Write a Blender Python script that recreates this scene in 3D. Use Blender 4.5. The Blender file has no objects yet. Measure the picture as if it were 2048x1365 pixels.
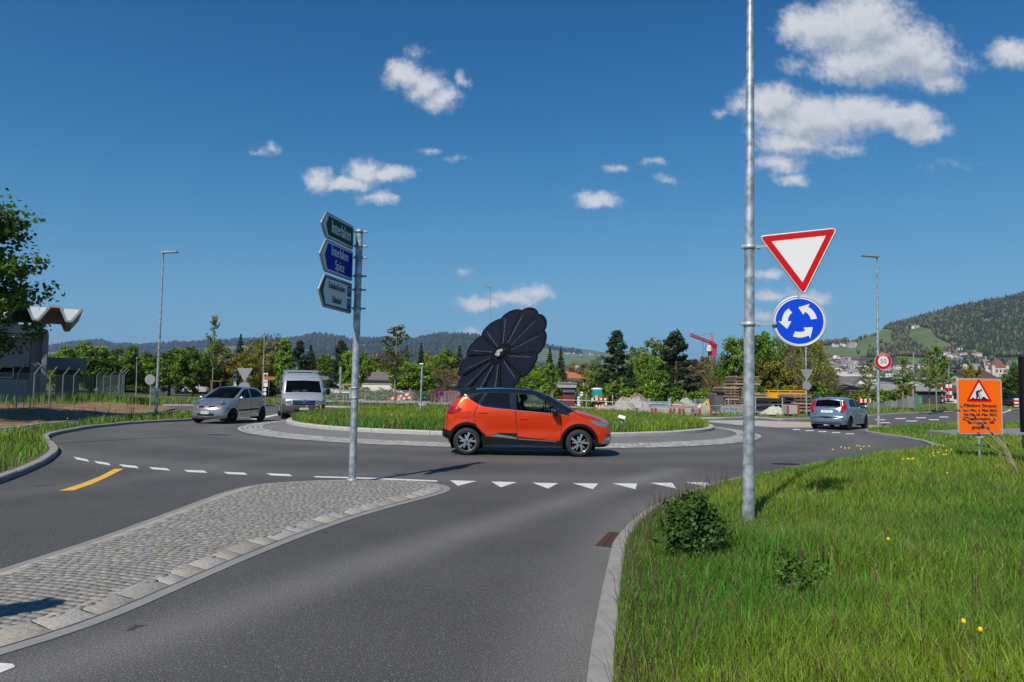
import bpy, bmesh, math, random
import numpy as np
from mathutils import Vector, Matrix
from mathutils.geometry import delaunay_2d_cdt, tessellate_polygon
from math import pi, sin, cos, tan, atan2, radians, sqrt, exp

# ---------------------------------------------------------------- camera
SC = bpy.context.scene
COL = SC.collection
FPX, CXP, CYP, CAMH = 1450.0, 1024.0, 682.5, 1.66
PITCH, ROLL = math.atan(93.5 / 1450.0), 0.016
FWD = Vector((0, cos(PITCH), sin(PITCH)))
UP0 = Vector((0, -sin(PITCH), cos(PITCH)))
RT0 = Vector((1, 0, 0))
RT = RT0 * cos(ROLL) + UP0 * sin(ROLL)
UPV = UP0 * cos(ROLL) - RT0 * sin(ROLL)
CAM = Vector((0, 0, CAMH))
camd = bpy.data.cameras.new("camera")
camd.sensor_width = 36.0
camd.lens = FPX / 2048.0 * 36.0
camd.clip_start = 0.1
camd.clip_end = 40000.0
cam = bpy.data.objects.new("camera", camd)
COL.objects.link(cam)
cam.matrix_world = Matrix(((RT.x, UPV.x, -FWD.x, CAM.x), (RT.y, UPV.y, -FWD.y, CAM.y),
                           (RT.z, UPV.z, -FWD.z, CAM.z), (0, 0, 0, 1)))
SC.camera = cam


def ray(px, py):
    return RT * ((px - CXP) / FPX) + UPV * (-(py - CYP) / FPX) + FWD


def G(px, py, z=0.0):
    """ground point seen at a photo pixel, on the level z"""
    d = ray(px, py)
    t = (z - CAMH) / d.z
    return CAM + d * t


def P(px, py, Y):
    """point seen at a photo pixel, at depth Y"""
    d = ray(px, py)
    return CAM + d * (Y / d.y)


# ---------------------------------------------------------------- sun, sky, exposure
SUN_AZ, SUN_EL = radians(29.0), radians(46.0)     # the sun stands behind the camera, to the left
SUNV = Vector((-sin(SUN_AZ) * cos(SUN_EL), -cos(SUN_AZ) * cos(SUN_EL), sin(SUN_EL)))
sund = bpy.data.lights.new("sun", 'SUN')
sund.energy = 5.0
sund.angle = radians(0.53)
sund.color = (1.0, 0.935, 0.83)
sun = bpy.data.objects.new("sun", sund)
COL.objects.link(sun)
sun.rotation_euler = SUNV.to_track_quat('Z', 'Y').to_euler()
sun.location = SUNV * 60

SC.view_settings.view_transform = 'Standard'
SC.view_settings.look = 'None'
SC.view_settings.exposure = 0.0
SC.view_settings.gamma = 1.0
SC.view_settings.use_curve_mapping = False
SC.cycles.max_bounces = 6
SC.cycles.transparent_max_bounces = 24
SC.cycles.volume_bounces = 0
SC.cycles.caustics_reflective = False
SC.cycles.caustics_refractive = False

world = bpy.data.worlds.new("World")
SC.world = world
world.use_nodes = True
WT = world.node_tree
WT.nodes.clear()
SKY_STRENGTH = 0.10


def nd(t, typ, **kw):
    n = t.nodes.new(typ)
    for k, v in kw.items():
        setattr(n, k, v)
    return n


def mth(t, op, a, b=None, c=None, clamp=False):
    n = nd(t, 'ShaderNodeMath', operation=op)
    n.use_clamp = clamp
    for i, v in enumerate((a, b, c)):
        if v is None:
            continue
        if isinstance(v, (int, float)):
            n.inputs[i].default_value = v
        else:
            t.links.new(v, n.inputs[i])
    return n.outputs[0]


def vmth(t, op, a, b=None, c=None, out=0):
    n = nd(t, 'ShaderNodeVectorMath', operation=op)
    for i, v in enumerate((a, b, c)):
        if v is None:
            continue
        if isinstance(v, (tuple, list)):
            n.inputs[i].default_value = v
        else:
            t.links.new(v, n.inputs[i])
    return n.outputs[out]


def mixc(t, f, a, b, typ='MIX'):
    n = nd(t, 'ShaderNodeMix', data_type='RGBA', blend_type=typ)
    for sock, v in ((n.inputs[0], f), (n.inputs[6], a), (n.inputs[7], b)):
        if isinstance(v, (int, float)):
            sock.default_value = v
        elif isinstance(v, (tuple, list)):
            sock.default_value = (*v[:3], 1)
        else:
            t.links.new(v, sock)
    return n.outputs[2]


def mrange(t, v, a, b, c=0.0, d=1.0, smooth=False):
    n = nd(t, 'ShaderNodeMapRange')
    if smooth:
        n.interpolation_type = 'SMOOTHSTEP'
    t.links.new(v, n.inputs[0])
    for i, x in enumerate((a, b, c, d)):
        n.inputs[i + 1].default_value = x
    return n.outputs[0]


# clouds, as directions on the far sky: (px, py, half width, half height, weight)
CLOUDS = [(806, 150, 50, 36, 1), (845, 172, 58, 42, 1), (880, 200, 46, 36, 1), (928, 165, 16, 20, .8),
          (640, 364, 42, 30, 1), (733, 345, 42, 34, 1), (778, 350, 58, 22, 1), (695, 370, 60, 18, 1), (755, 396, 45, 15, .7),
          (1640, 60, 88, 62, 1), (1730, 55, 110, 90, 1), (1800, 100, 110, 78, 1), (1850, 120, 80, 60, 1), (1720, 125, 110, 55, 1),
          (1880, 166, 48, 28, .9), (1590, 48, 42, 40, 1), (1585, 130, 30, 18, .6),
          (1545, 205, 75, 50, 1), (1620, 240, 130, 62, 1), (1720, 225, 90, 48, 1), (1800, 235, 80, 40, 1), (1830, 258, 70, 32, 1),
          (1590, 285, 90, 34, .9), (1480, 207, 32, 20, .9), (1440, 226, 22, 14, .6), (1555, 325, 62, 24, .75), (1580, 356, 38, 20, .85),
          (1680, 300, 60, 22, .5), (2028, 108, 56, 40, .95), (1930, 130, 28, 16, .5),
          (1192, 397, 54, 22, .9), (1233, 337, 28, 12, .8), (1305, 330, 26, 10, .6), (1330, 362, 30, 10, .6), (540, 300, 20, 16, .65),
          (512, 305, 18, 8, .5), (862, 304, 22, 9, .55), (905, 322, 20, 7, .4), (932, 543, 14, 10, .6), (1538, 551, 42, 14, .8), (1540, 590, 44, 15, .85),
          (1622, 594, 42, 18, .85), (1525, 635, 32, 17, .95), (965, 607, 64, 19, .9), (1030, 594, 64, 25, .95), (1075, 582, 46, 17, .85),
          (942, 665, 28, 12, .9), (830, 105, 26, 12, .5), (1900, 330, 30, 8, .2)]


def cloud_group():
    g = bpy.data.node_groups.new("cloud_field", 'ShaderNodeTree')
    g.interface.new_socket("uv", in_out='INPUT', socket_type='NodeSocketVector')
    g.interface.new_socket("field", in_out='OUTPUT', socket_type='NodeSocketFloat')
    gi, go = nd(g, 'NodeGroupInput'), nd(g, 'NodeGroupOutput')
    acc = None
    for (px, py, a, b, w) in CLOUDS:
        w = w * (.50 if a < 36 else (.82 if a < 70 else 1.0))
        d = ray(px, py)
        u, v = d.x / d.y, d.z / d.y
        sa, sb = FPX / (a * (1 + u * u) ** .5 * 1.0), FPX / b
        q = vmth(g, 'MULTIPLY_ADD', gi.outputs[0], (sa, sb, 0), (-u * sa, -v * sb, 0))
        f = mth(g, 'MULTIPLY_ADD', vmth(g, 'LENGTH', q, out=1), -w, w)
        acc = f if acc is None else mth(g, 'SMOOTH_MAX', acc, f, 0.25)
    g.links.new(acc, go.inputs[0])
    return g


def build_world():
    t = WT
    out = nd(t, 'ShaderNodeOutputWorld')
    bg = nd(t, 'ShaderNodeBackground')
    bg.inputs[1].default_value = SKY_STRENGTH
    sky = nd(t, 'ShaderNodeTexSky', sky_type='NISHITA')
    sky.sun_disc = False
    sky.sun_elevation = SUN_EL
    # Blender: rotation 0 puts the sun at +Y, turning clockwise seen from above
    sky.sun_rotation = atan2(SUNV.x, SUNV.y)
    sky.altitude = 600
    sky.air_density = 1.0
    sky.dust_density = 0.0
    sky.ozone_density = 1.0
    tc = nd(t, 'ShaderNodeTexCoord')
    sep = nd(t, 'ShaderNodeSeparateXYZ')
    t.links.new(tc.outputs['Generated'], sep.inputs[0])
    yy = mth(t, 'MAXIMUM', sep.outputs[1], 0.02)
    cmb = nd(t, 'ShaderNodeCombineXYZ')
    t.links.new(mth(t, 'DIVIDE', sep.outputs[0], yy), cmb.inputs[0])
    t.links.new(mth(t, 'DIVIDE', sep.outputs[2], yy), cmb.inputs[1])
    uv = cmb.outputs[0]

    def noise(vec, scale, detail, rough=.6):
        n = nd(t, 'ShaderNodeTexNoise')
        n.inputs['Scale'].default_value = scale
        n.inputs['Detail'].default_value = detail
        n.inputs['Roughness'].default_value = rough
        t.links.new(vec, n.inputs['Vector'])
        return n
    # stretch the noise slightly along the wind, then warp the outline with it
    n1 = noise(uv, 22.0, 7.0, .62)
    off = vmth(t, 'MULTIPLY', vmth(t, 'SUBTRACT', n1.outputs[1], (.5, .5, .5)), (.05, .035, 0))
    uvw = vmth(t, 'ADD', uv, off)
    grp = cloud_group()
    ga = nd(t, 'ShaderNodeGroup')
    ga.node_tree = grp
    t.links.new(uvw, ga.inputs[0])
    gb = nd(t, 'ShaderNodeGroup')
    gb.node_tree = grp
    t.links.new(vmth(t, 'ADD', uvw, (-.012, .018, 0)), gb.inputs[0])
    n2 = noise(uv, 75.0, 9.0, .66)
    n3 = noise(vmth(t, 'ADD', uv, (-.004, .006, 0)), 60.0, 8.0, .62)
    fa = mth(t, 'MULTIPLY_ADD', mth(t, 'SUBTRACT', n2.outputs[0], .5), .74, ga.outputs[0])
    alpha = mrange(t, fa, -0.10, 0.62, 0, 1, smooth=True)
    front = mrange(t, sep.outputs[1], .05, .2, 0, 1)
    alpha = mth(t, 'MULTIPLY', mth(t, 'MULTIPLY', alpha, front), .95)
    # brighter where the cloud thins towards the sun, greyer in its lee
    fb = mth(t, 'MULTIPLY_ADD', mth(t, 'SUBTRACT', n3.outputs[0], .5), .45, gb.outputs[0])
    lit = mrange(t, mth(t, 'SUBTRACT', fa, fb), -.30, .30, 0, 1)
    thick = mrange(t, ga.outputs[0], .25, .9, 0, 1)
    lit2 = mth(t, 'SUBTRACT', mth(t, 'MULTIPLY_ADD', lit, .95, .36), mth(t, 'MULTIPLY', thick, .48), None, True)
    ccol = mixc(t, lit2, (3.6, 4.3, 5.2), (6.9, 7.1, 7.5))
    # deep, slightly polarised blue: the sky as the camera's filter shows it
    ss = nd(t, 'ShaderNodeSeparateColor')
    t.links.new(sky.outputs[0], ss.inputs[0])
    cc = nd(t, 'ShaderNodeCombineColor')
    for i, (p_, a_, b_) in enumerate(SKY_CURVE):
        q = mth(t, 'POWER', ss.outputs[i], p_)
        t.links.new(mth(t, 'DIVIDE', mth(t, 'MULTIPLY', q, a_), mth(t, 'MULTIPLY_ADD', q, b_, 1.0)), cc.inputs[i])
    fin = mixc(t, alpha, cc.outputs[0], ccol)
    t.links.new(fin, bg.inputs[0])
    t.links.new(bg.outputs[0], out.inputs[0])


# the camera's polarising filter deepens the blue: per channel (power, gain, shoulder)
SKY_CURVE = ((2.6, .105, .045), (1.8, .47, .080), (1.8, .60, .070))
build_world()
# ---------------------------------------------------------------- helpers
RNG = np.random.default_rng(7)
random.seed(11)


def tag(o, label=None, cat=None, group=None, kind=None):
    if label:
        o['label'] = label
    if cat:
        o['category'] = cat
    if group:
        o['group'] = group
    if kind:
        o['kind'] = kind
    return o


def thing(name, label, cat, loc=(0, 0, 0), rz=0.0, group=None):
    o = bpy.data.objects.new(name, None)
    COL.objects.link(o)
    o.empty_display_size = 0.2
    o.location = loc
    o.rotation_euler = (0, 0, rz)
    return tag(o, label, cat, group)


def children(o):
    return [c for c in COL.objects if c.parent == o]


def copy_tree(o, parent=None):
    c = o.copy()
    COL.objects.link(c)
    if parent is not None:
        c.parent = parent
    for ch in list(o.children):
        copy_tree(ch, c)
    return c


class MB:
    """collects shapes and links them as ONE mesh object"""

    def __init__(s):
        s.v, s.f, s.m, s.sm = [], [], [], []

    def add(s, vs, fs, mi=0, smooth=False):
        b = len(s.v)
        s.v.extend([tuple(x) for x in vs])
        for f in fs:
            s.f.append([b + i for i in f])
            s.m.append(mi)
            s.sm.append(smooth)
        return s

    def box(s, c, d, rz=0.0, mi=0, mat=None, bev=0.0):
        hx, hy, hz = d[0] / 2, d[1] / 2, d[2] / 2
        if bev <= 0:
            vs = [Vector((x, y, z)) for z in (-hz, hz) for y in (-hy, hy) for x in (-hx, hx)]
            fs = [(0, 2, 3, 1), (4, 5, 7, 6), (0, 1, 5, 4), (2, 6, 7, 3), (0, 4, 6, 2), (1, 3, 7, 5)]
        else:
            bm = bmesh.new()
            bmesh.ops.create_cube(bm, size=1.0)
            bmesh.ops.scale(bm, vec=d, verts=bm.verts)
            bmesh.ops.bevel(bm, geom=list(bm.edges), offset=bev, segments=2, affect='EDGES', profile=.5)
            bm.verts.index_update()
            vs = [v.co.copy() for v in bm.verts]
            fs = [[v.index for v in f.verts] for f in bm.faces]
            bm.free()
        M_ = (mat if mat is not None else Matrix.Rotation(rz, 4, 'Z'))
        cv = Vector(c)
        return s.add([cv + (M_ @ v) for v in vs], fs, mi, False)

    def cyl(s, p0, p1, r0, r1=None, n=12, mi=0, caps=True):
        r1 = r0 if r1 is None else r1
        return s.tube([p0, p1], [r0, r1], n, mi, caps)

    def tube(s, pts, rs, n=8, mi=0, caps=True):
        pts = [Vector(p) for p in pts]
        if isinstance(rs, (int, float)):
            rs = [rs] * len(pts)
        vs, fs = [], []
        prev = None
        for i, p in enumerate(pts):
            d = (pts[min(i + 1, len(pts) - 1)] - pts[max(i - 1, 0)])
            if d.length < 1e-9:
                d = Vector((0, 0, 1))
            d.normalize()
            if prev is None:
                a = d.orthogonal().normalized() if abs(d.z) < .95 else Vector((1, 0, 0))
            else:
                a = prev
            a = (a - d * a.dot(d))
            a = a.normalized() if a.length > 1e-6 else d.orthogonal().normalized()
            prev = a
            b = d.cross(a)
            for k in range(n):
                t = 2 * pi * k / n
                vs.append(p + (a * cos(t) + b * sin(t)) * rs[i])
        for i in range(len(pts) - 1):
            for k in range(n):
                k2 = (k + 1) % n
                fs.append((i * n + k, i * n + k2, (i + 1) * n + k2, (i + 1) * n + k))
        s.add(vs, fs, mi, True)
        if caps:
            s.add(vs[:n], [tuple(range(n - 1, -1, -1))], mi, False)
            s.add(vs[-n:], [tuple(range(n))], mi, False)
        return s

    def lathe(s, prof, n=24, mi=0, M_=None, smooth=True):
        """profile (r, z) turned about Z, then moved by M_"""
        M_ = M_ or Matrix.Identity(4)
        vs, fs = [], []
        for r, z in prof:
            for k in range(n):
                t = 2 * pi * k / n
                vs.append(M_ @ Vector((r * cos(t), r * sin(t), z)))
        for i in range(len(prof) - 1):
            for k in range(n):
                k2 = (k + 1) % n
                fs.append((i * n + k, i * n + k2, (i + 1) * n + k2, (i + 1) * n + k))
        return s.add(vs, fs, mi, smooth)

    def plate(s, poly, y0, y1, M_=None, mi=0, mi_side=None):
        """2D outline (x, z) made into a plate between y0 (front) and y1 (back)"""
        M_ = M_ or Matrix.Identity(4)
        n = len(poly)
        area = sum(poly[i][0] * poly[(i + 1) % n][1] - poly[(i + 1) % n][0] * poly[i][1] for i in range(n))
        if area < 0:
            poly = poly[::-1]
        A = [M_ @ Vector((x, y0, z)) for x, z in poly]
        B = [M_ @ Vector((x, y1, z)) for x, z in poly]
        tris = tessellate_polygon([[Vector((x, z, 0)) for x, z in poly]])
        ff = []
        for t in tris:
            a, b, c = [Vector(poly[i]) for i in t]
            cr = (b.x - a.x) * (c.y - a.y) - (b.y - a.y) * (c.x - a.x)
            ff.append(tuple(t) if cr > 0 else tuple(t)[::-1])
        s.add(A, ff, mi)
        s.add(B, [f[::-1] for f in ff], mi if mi_side is None else mi_side)
        s.add(A + B, [(i, n + i, n + (i + 1) % n, (i + 1) % n) for i in range(n)], mi if mi_side is None else mi_side)
        return s

    def prism(s, poly, z0, z1, mi=0, mi_top=None):
        """ground outline (x, y) raised from z0 to z1"""
        n = len(poly)
        area = sum(poly[i][0] * poly[(i + 1) % n][1] - poly[(i + 1) % n][0] * poly[i][1] for i in range(n))
        if area < 0:
            poly = poly[::-1]
        A = [(p[0], p[1], z0) for p in poly]
        B = [(p[0], p[1], z1) for p in poly]
        tris = tessellate_polygon([[Vector((p[0], p[1], 0)) for p in poly]])
        ff = []
        for t in tris:
            a, b, c = [poly[i] for i in t]
            cr = (b[0] - a[0]) * (c[1] - a[1]) - (b[1] - a[1]) * (c[0] - a[0])
            ff.append(tuple(t) if cr > 0 else tuple(t)[::-1])
        s.add(B, ff, mi if mi_top is None else mi_top)
        s.add(A + B, [(i, (i + 1) % n, n + (i + 1) % n, n + i) for i in range(n)], mi)
        return s

    def sphere(s, c, r, n=10, mi=0, M_=None):
        bm = bmesh.new()
        bmesh.ops.create_icosphere(bm, subdivisions=2 if n > 6 else 1, radius=1.0)
        bm.verts.index_update()
        r = Vector(r) if isinstance(r, (tuple, list, Vector)) else Vector((r, r, r))
        M_ = M_ or Matrix.Identity(4)
        vs = [Vector(c) + M_ @ Vector((v.co.x * r.x, v.co.y * r.y, v.co.z * r.z)) for v in bm.verts]
        fs = [[v.index for v in f.verts] for f in bm.faces]
        bm.free()
        return s.add(vs, fs, mi, True)

    def text(s, txt, size, M_, mi=0, sx=1.0, align='CENTER', space=1.0):
        """flat lettering in the local XZ plane (x to the right, z up), placed by M_"""
        cu = bpy.data.curves.new("t", 'FONT')
        cu.body = txt
        cu.size = size
        cu.align_x = align
        cu.align_y = 'CENTER'
        cu.space_character = space
        cu.resolution_u = 3
        ob = bpy.data.objects.new("t", cu)
        COL.objects.link(ob)
        bpy.context.view_layer.update()
        dg = bpy.context.evaluated_depsgraph_get()
        me = ob.evaluated_get(dg).to_mesh()
        vs = [M_ @ Vector((v.co.x * sx, 0, v.co.y)) for v in me.vertices]
        fs = [tuple(p.vertices) for p in me.polygons]
        ob.evaluated_get(dg).to_mesh_clear()
        bpy.data.objects.remove(ob)
        bpy.data.curves.remove(cu)
        return s.add(vs, fs, mi)

    def build(s, name, mats, parent=None, loc=None):
        me = bpy.data.meshes.new(name)
        me.from_pydata(s.v, [], s.f)
        if not isinstance(mats, (list, tuple)):
            mats = [mats]
        for m in mats:
            me.materials.append(m)
        me.polygons.foreach_set('material_index', s.m)
        me.polygons.foreach_set('use_smooth', s.sm)
        me.update()
        o = bpy.data.objects.new(name, me)
        COL.objects.link(o)
        if parent is not None:
            o.parent = parent
        if loc is not None:
            o.location = loc
        return o


def np_mesh(name, V, faces_n, F, mats, parent=None, col=None, mi=None, smooth=False):
    """fast mesh: V (n,3); F flat loop indices; faces_n loop counts per face; col per-face colour"""
    me = bpy.data.meshes.new(name)
    me.vertices.add(len(V))
    me.vertices.foreach_set('co', np.asarray(V, np.float32).ravel())
    me.loops.add(len(F))
    me.loops.foreach_set('vertex_index', np.asarray(F, np.int32))
    nf = len(faces_n)
    me.polygons.add(nf)
    st = np.zeros(nf, np.int32)
    st[1:] = np.cumsum(faces_n)[:-1]
    me.polygons.foreach_set('loop_start', st)
    if mi is not None:
        me.polygons.foreach_set('material_index', np.asarray(mi, np.int32))
    if smooth:
        me.polygons.foreach_set('use_smooth', np.ones(nf, bool))
    for m in (mats if isinstance(mats, (list, tuple)) else [mats]):
        me.materials.append(m)
    me.update(calc_edges=True)
    if col is not None:
        a = me.attributes.new('tint', 'FLOAT_COLOR', 'FACE')
        c = np.ones((nf, 4), np.float32)
        c[:, :3] = col
        a.data.foreach_set('color', c.ravel())
    o = bpy.data.objects.new(name, me)
    COL.objects.link(o)
    if parent is not None:
        o.parent = parent
    return o


def in_poly(pts, poly):
    pts = np.asarray(pts, float)
    poly = np.asarray(poly, float)
    x, y = pts[:, 0], pts[:, 1]
    r = np.zeros(len(pts), bool)
    j = len(poly) - 1
    for i in range(len(poly)):
        xi, yi, xj, yj = poly[i, 0], poly[i, 1], poly[j, 0], poly[j, 1]
        c = (yi > y) != (yj > y)
        with np.errstate(divide='ignore', invalid='ignore'):
            r ^= c & (x < (xj - xi) * (y - yi) / (yj - yi + 1e-12) + xi)
        j = i
    return r


def poly_dist(pts, poly, closed=True):
    pts = np.asarray(pts, float)
    poly = np.asarray(poly, float)
    d = np.full(len(pts), 1e9)
    n = len(poly)
    for i in range(n if closed else n - 1):
        a, b = poly[i], poly[(i + 1) % n]
        ab = b - a
        L = max(ab @ ab, 1e-12)
        t = np.clip(((pts - a) @ ab) / L, 0, 1)
        q = pts - (a + t[:, None] * ab)
        d = np.minimum(d, np.hypot(q[:, 0], q[:, 1]))
    return d


def smooth_line(pts, step, closed=False, it=2):
    """resample a polyline and round its corners"""
    P_ = [np.array(p, float) for p in pts]
    out = []
    n = len(P_)
    for i in range(n if closed else n - 1):
        a, b = P_[i], P_[(i + 1) % n]
        k = max(1, int(round(np.linalg.norm(b[:2] - a[:2]) / step)))
        for q in range(k):
            out.append(a + (b - a) * q / k)
    if not closed:
        out.append(P_[-1])
    A = np.array(out)
    for _ in range(it):
        if closed:
            A = .25 * np.roll(A, 1, 0) + .5 * A + .25 * np.roll(A, -1, 0)
        else:
            B = A.copy()
            B[1:-1] = .25 * A[:-2] + .5 * A[1:-1] + .25 * A[2:]
            A = B
    return A


def cdt_fill(poly, holes=(), step=.5, zf=None, jit=.25, extra=None):
    """triangulated sheet inside an outline with inner points on a jittered grid"""
    poly = np.asarray(poly, float)[:, :2]
    loops = [poly] + [np.asarray(h, float)[:, :2] for h in holes]
    vs, es = [], []
    for L in loops:
        b = len(vs)
        vs += [tuple(p) for p in L]
        es += [(b + i, b + (i + 1) % len(L)) for i in range(len(L))]
    x0, y0 = poly.min(0)
    x1, y1 = poly.max(0)
    gx, gy = np.meshgrid(np.arange(x0, x1, step), np.arange(y0, y1, step))
    g = np.stack([gx.ravel(), gy.ravel()], 1)
    g += RNG.uniform(-jit, jit, g.shape) * step
    ok = in_poly(g, poly) & (poly_dist(g, poly) > step * .4)
    for h in loops[1:]:
        ok &= ~in_poly(g, h) & (poly_dist(g, h) > step * .4)
    g = g[ok]
    if extra is not None:
        g = np.concatenate([g, extra])
    vs += [tuple(p) for p in g]
    r = delaunay_2d_cdt([Vector(v) for v in vs], es, [], 0, 1e-5)
    V = np.array([(v.x, v.y) for v in r[0]])
    T = np.array(r[2])
    c = V[T].mean(1)
    ok = in_poly(c, poly)
    for h in loops[1:]:
        ok &= ~in_poly(c, h)
    T = T[ok]
    a, b, c = V[T[:, 0]], V[T[:, 1]], V[T[:, 2]]
    cr = (b[:, 0] - a[:, 0]) * (c[:, 1] - a[:, 1]) - (b[:, 1] - a[:, 1]) * (c[:, 0] - a[:, 0])
    T[cr < 0] = T[cr < 0][:, ::-1]
    Z = zf(V) if zf is not None else np.zeros(len(V))
    return np.column_stack([V, Z]), T


def vnoise(x, y, seed=0):
    """cheap smooth value noise"""
    xi, yi = np.floor(x).astype(np.int64), np.floor(y).astype(np.int64)
    fx, fy = x - xi, y - yi
    fx, fy = fx * fx * (3 - 2 * fx), fy * fy * (3 - 2 * fy)

    def h(a, b):
        n = (a * 374761393 + b * 668265263 + seed * 1442695041) & 0x7fffffff
        n = (n ^ (n >> 13)) * 1274126177 & 0x7fffffff
        return ((n ^ (n >> 16)) & 0xffff) / 65535.0
    return (h(xi, yi) * (1 - fx) + h(xi + 1, yi) * fx) * (1 - fy) + (h(xi, yi + 1) * (1 - fx) + h(xi + 1, yi + 1) * fx) * fy


def fbm(x, y, seed=0, o=4):
    s, a = 0, .5
    for k in range(o):
        s = s + a * vnoise(x * 2 ** k, y * 2 ** k, seed + k)
        a *= .5
    return s


# ---------------------------------------------------------------- materials
MATS = {}


def mat(name, col=(.5, .5, .5), rough=.6, metal=0.0, var=0.0, scale=6.0, bump=0.0, bscale=None, spec=.5, coat=0.0, tint=False,
        emit=None, col2=None, objc=False, detail=4.0, transl=0.0, dirt=None):
    if name in MATS:
        return MATS[name]
    m = bpy.data.materials.new(name)
    m.use_nodes = True
    t = m.node_tree
    b = t.nodes['Principled BSDF']
    b.inputs['Roughness'].default_value = rough
    b.inputs['Metallic'].default_value = metal
    b.inputs['Specular IOR Level'].default_value = spec
    b.inputs['Coat Weight'].default_value = coat
    b.inputs['Coat Roughness'].default_value = .03
    c = None
    tc = nd(t, 'ShaderNodeTexCoord')
    if var > 0 or col2 is not None or bump > 0:
        n = nd(t, 'ShaderNodeTexNoise')
        n.inputs['Scale'].default_value = scale
        n.inputs['Detail'].default_value = detail
        t.links.new(tc.outputs['Object'], n.inputs['Vector'])
    if tint:
        at = nd(t, 'ShaderNodeAttribute', attribute_name='tint')
        c = at.outputs[0]
        if col != (.5, .5, .5):
            c = mixc(t, 1.0, c, col, 'MULTIPLY')
    if objc:
        oi = nd(t, 'ShaderNodeObjectInfo')
        c = oi.outputs['Color'] if c is None else mixc(t, 1.0, c, oi.outputs['Color'], 'MULTIPLY')
    if c is None:
        if col2 is not None:
            c = mixc(t, mrange(t, n.outputs[0], .38, .62), col, col2)
        elif var > 0:
            c = mixc(t, n.outputs[0], [max(0, x * (1 - var)) for x in col], [x * (1 + var) for x in col])
    elif var > 0:
        f = mrange(t, n.outputs[0], .3, .7, 1 - var, 1 + var)
        cm = nd(t, 'ShaderNodeCombineXYZ')
        for i in range(3):
            t.links.new(f, cm.inputs[i])
        c = vmth(t, 'MULTIPLY', c, cm.outputs[0])
    if c is None:
        b.inputs['Base Color'].default_value = (*col, 1)
    else:
        t.links.new(c, b.inputs['Base Color'])
    if bump > 0:
        n2 = nd(t, 'ShaderNodeTexNoise')
        n2.inputs['Scale'].default_value = bscale or scale * 4
        n2.inputs['Detail'].default_value = 4
        t.links.new(tc.outputs['Object'], n2.inputs['Vector'])
        bp = nd(t, 'ShaderNodeBump')
        bp.inputs['Strength'].default_value = bump
        bp.inputs['Distance'].default_value = .02
        t.links.new(n2.outputs[0], bp.inputs['Height'])
        t.links.new(bp.outputs[0], b.inputs['Normal'])
    if emit:
        b.inputs['Emission Color'].default_value = (*emit[:3], 1)
        b.inputs['Emission Strength'].default_value = emit[3]
    if transl > 0:
        tr = nd(t, 'ShaderNodeBsdfTranslucent')
        if c is None:
            tr.inputs[0].default_value = (*col, 1)
        else:
            t.links.new(c, tr.inputs[0])
        mx = nd(t, 'ShaderNodeMixShader')
        mx.inputs[0].default_value = transl
        t.links.new(b.outputs[0], mx.inputs[1])
        t.links.new(tr.outputs[0], mx.inputs[2])
        t.links.new(mx.outputs[0], t.nodes['Material Output'].inputs[0])
    MATS[name] = m
    return m


def glass_mat(name, tintc, alpha):
    """window glass: tinted see-through, with reflection by angle"""
    if name in MATS:
        return MATS[name]
    m = bpy.data.materials.new(name)
    m.use_nodes = True
    t = m.node_tree
    b = t.nodes['Principled BSDF']
    b.inputs['Base Color'].default_value = (.008, .010, .012, 1)
    b.inputs['Roughness'].default_value = .03
    tr = nd(t, 'ShaderNodeBsdfTransparent')
    tr.inputs[0].default_value = (*tintc, 1)
    fr = nd(t, 'ShaderNodeFresnel')
    fr.inputs[0].default_value = 1.5
    mx = nd(t, 'ShaderNodeMixShader')
    t.links.new(mth(t, 'MULTIPLY_ADD', fr.outputs[0], 1 - alpha, alpha, True), mx.inputs[0])
    t.links.new(tr.outputs[0], mx.inputs[1])
    t.links.new(b.outputs[0], mx.inputs[2])
    t.links.new(mx.outputs[0], t.nodes['Material Output'].inputs[0])
    MATS[name] = m
    return m


def net_mat(name, col, cell, wire):
    """wire netting: thin crossed wires with open air between them"""
    if name in MATS:
        return MATS[name]
    m = bpy.data.materials.new(name)
    m.use_nodes = True
    t = m.node_tree
    b = t.nodes['Principled BSDF']
    b.inputs['Base Color'].default_value = (*col, 1)
    b.inputs['Roughness'].default_value = .5
    b.inputs['Metallic'].default_value = .3
    tc = nd(t, 'ShaderNodeTexCoord')
    sp = nd(t, 'ShaderNodeSeparateXYZ')
    t.links.new(tc.outputs['UV'], sp.inputs[0])
    a = mth(t, 'ADD', sp.outputs[0], sp.outputs[1])
    c = mth(t, 'SUBTRACT', sp.outputs[0], sp.outputs[1])
    w = None
    for q in (a, c):
        f = mth(t, 'FRACT', mth(t, 'DIVIDE', q, cell))
        g = mth(t, 'LESS_THAN', f, wire / cell)
        w = g if w is None else mth(t, 'MAXIMUM', w, g)
    tr = nd(t, 'ShaderNodeBsdfTransparent')
    mx = nd(t, 'ShaderNodeMixShader')
    t.links.new(w, mx.inputs[0])
    t.links.new(tr.outputs[0], mx.inputs[1])
    t.links.new(b.outputs[0], mx.inputs[2])
    t.links.new(mx.outputs[0], t.nodes['Material Output'].inputs[0])
    MATS[name] = m
    return m


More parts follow.
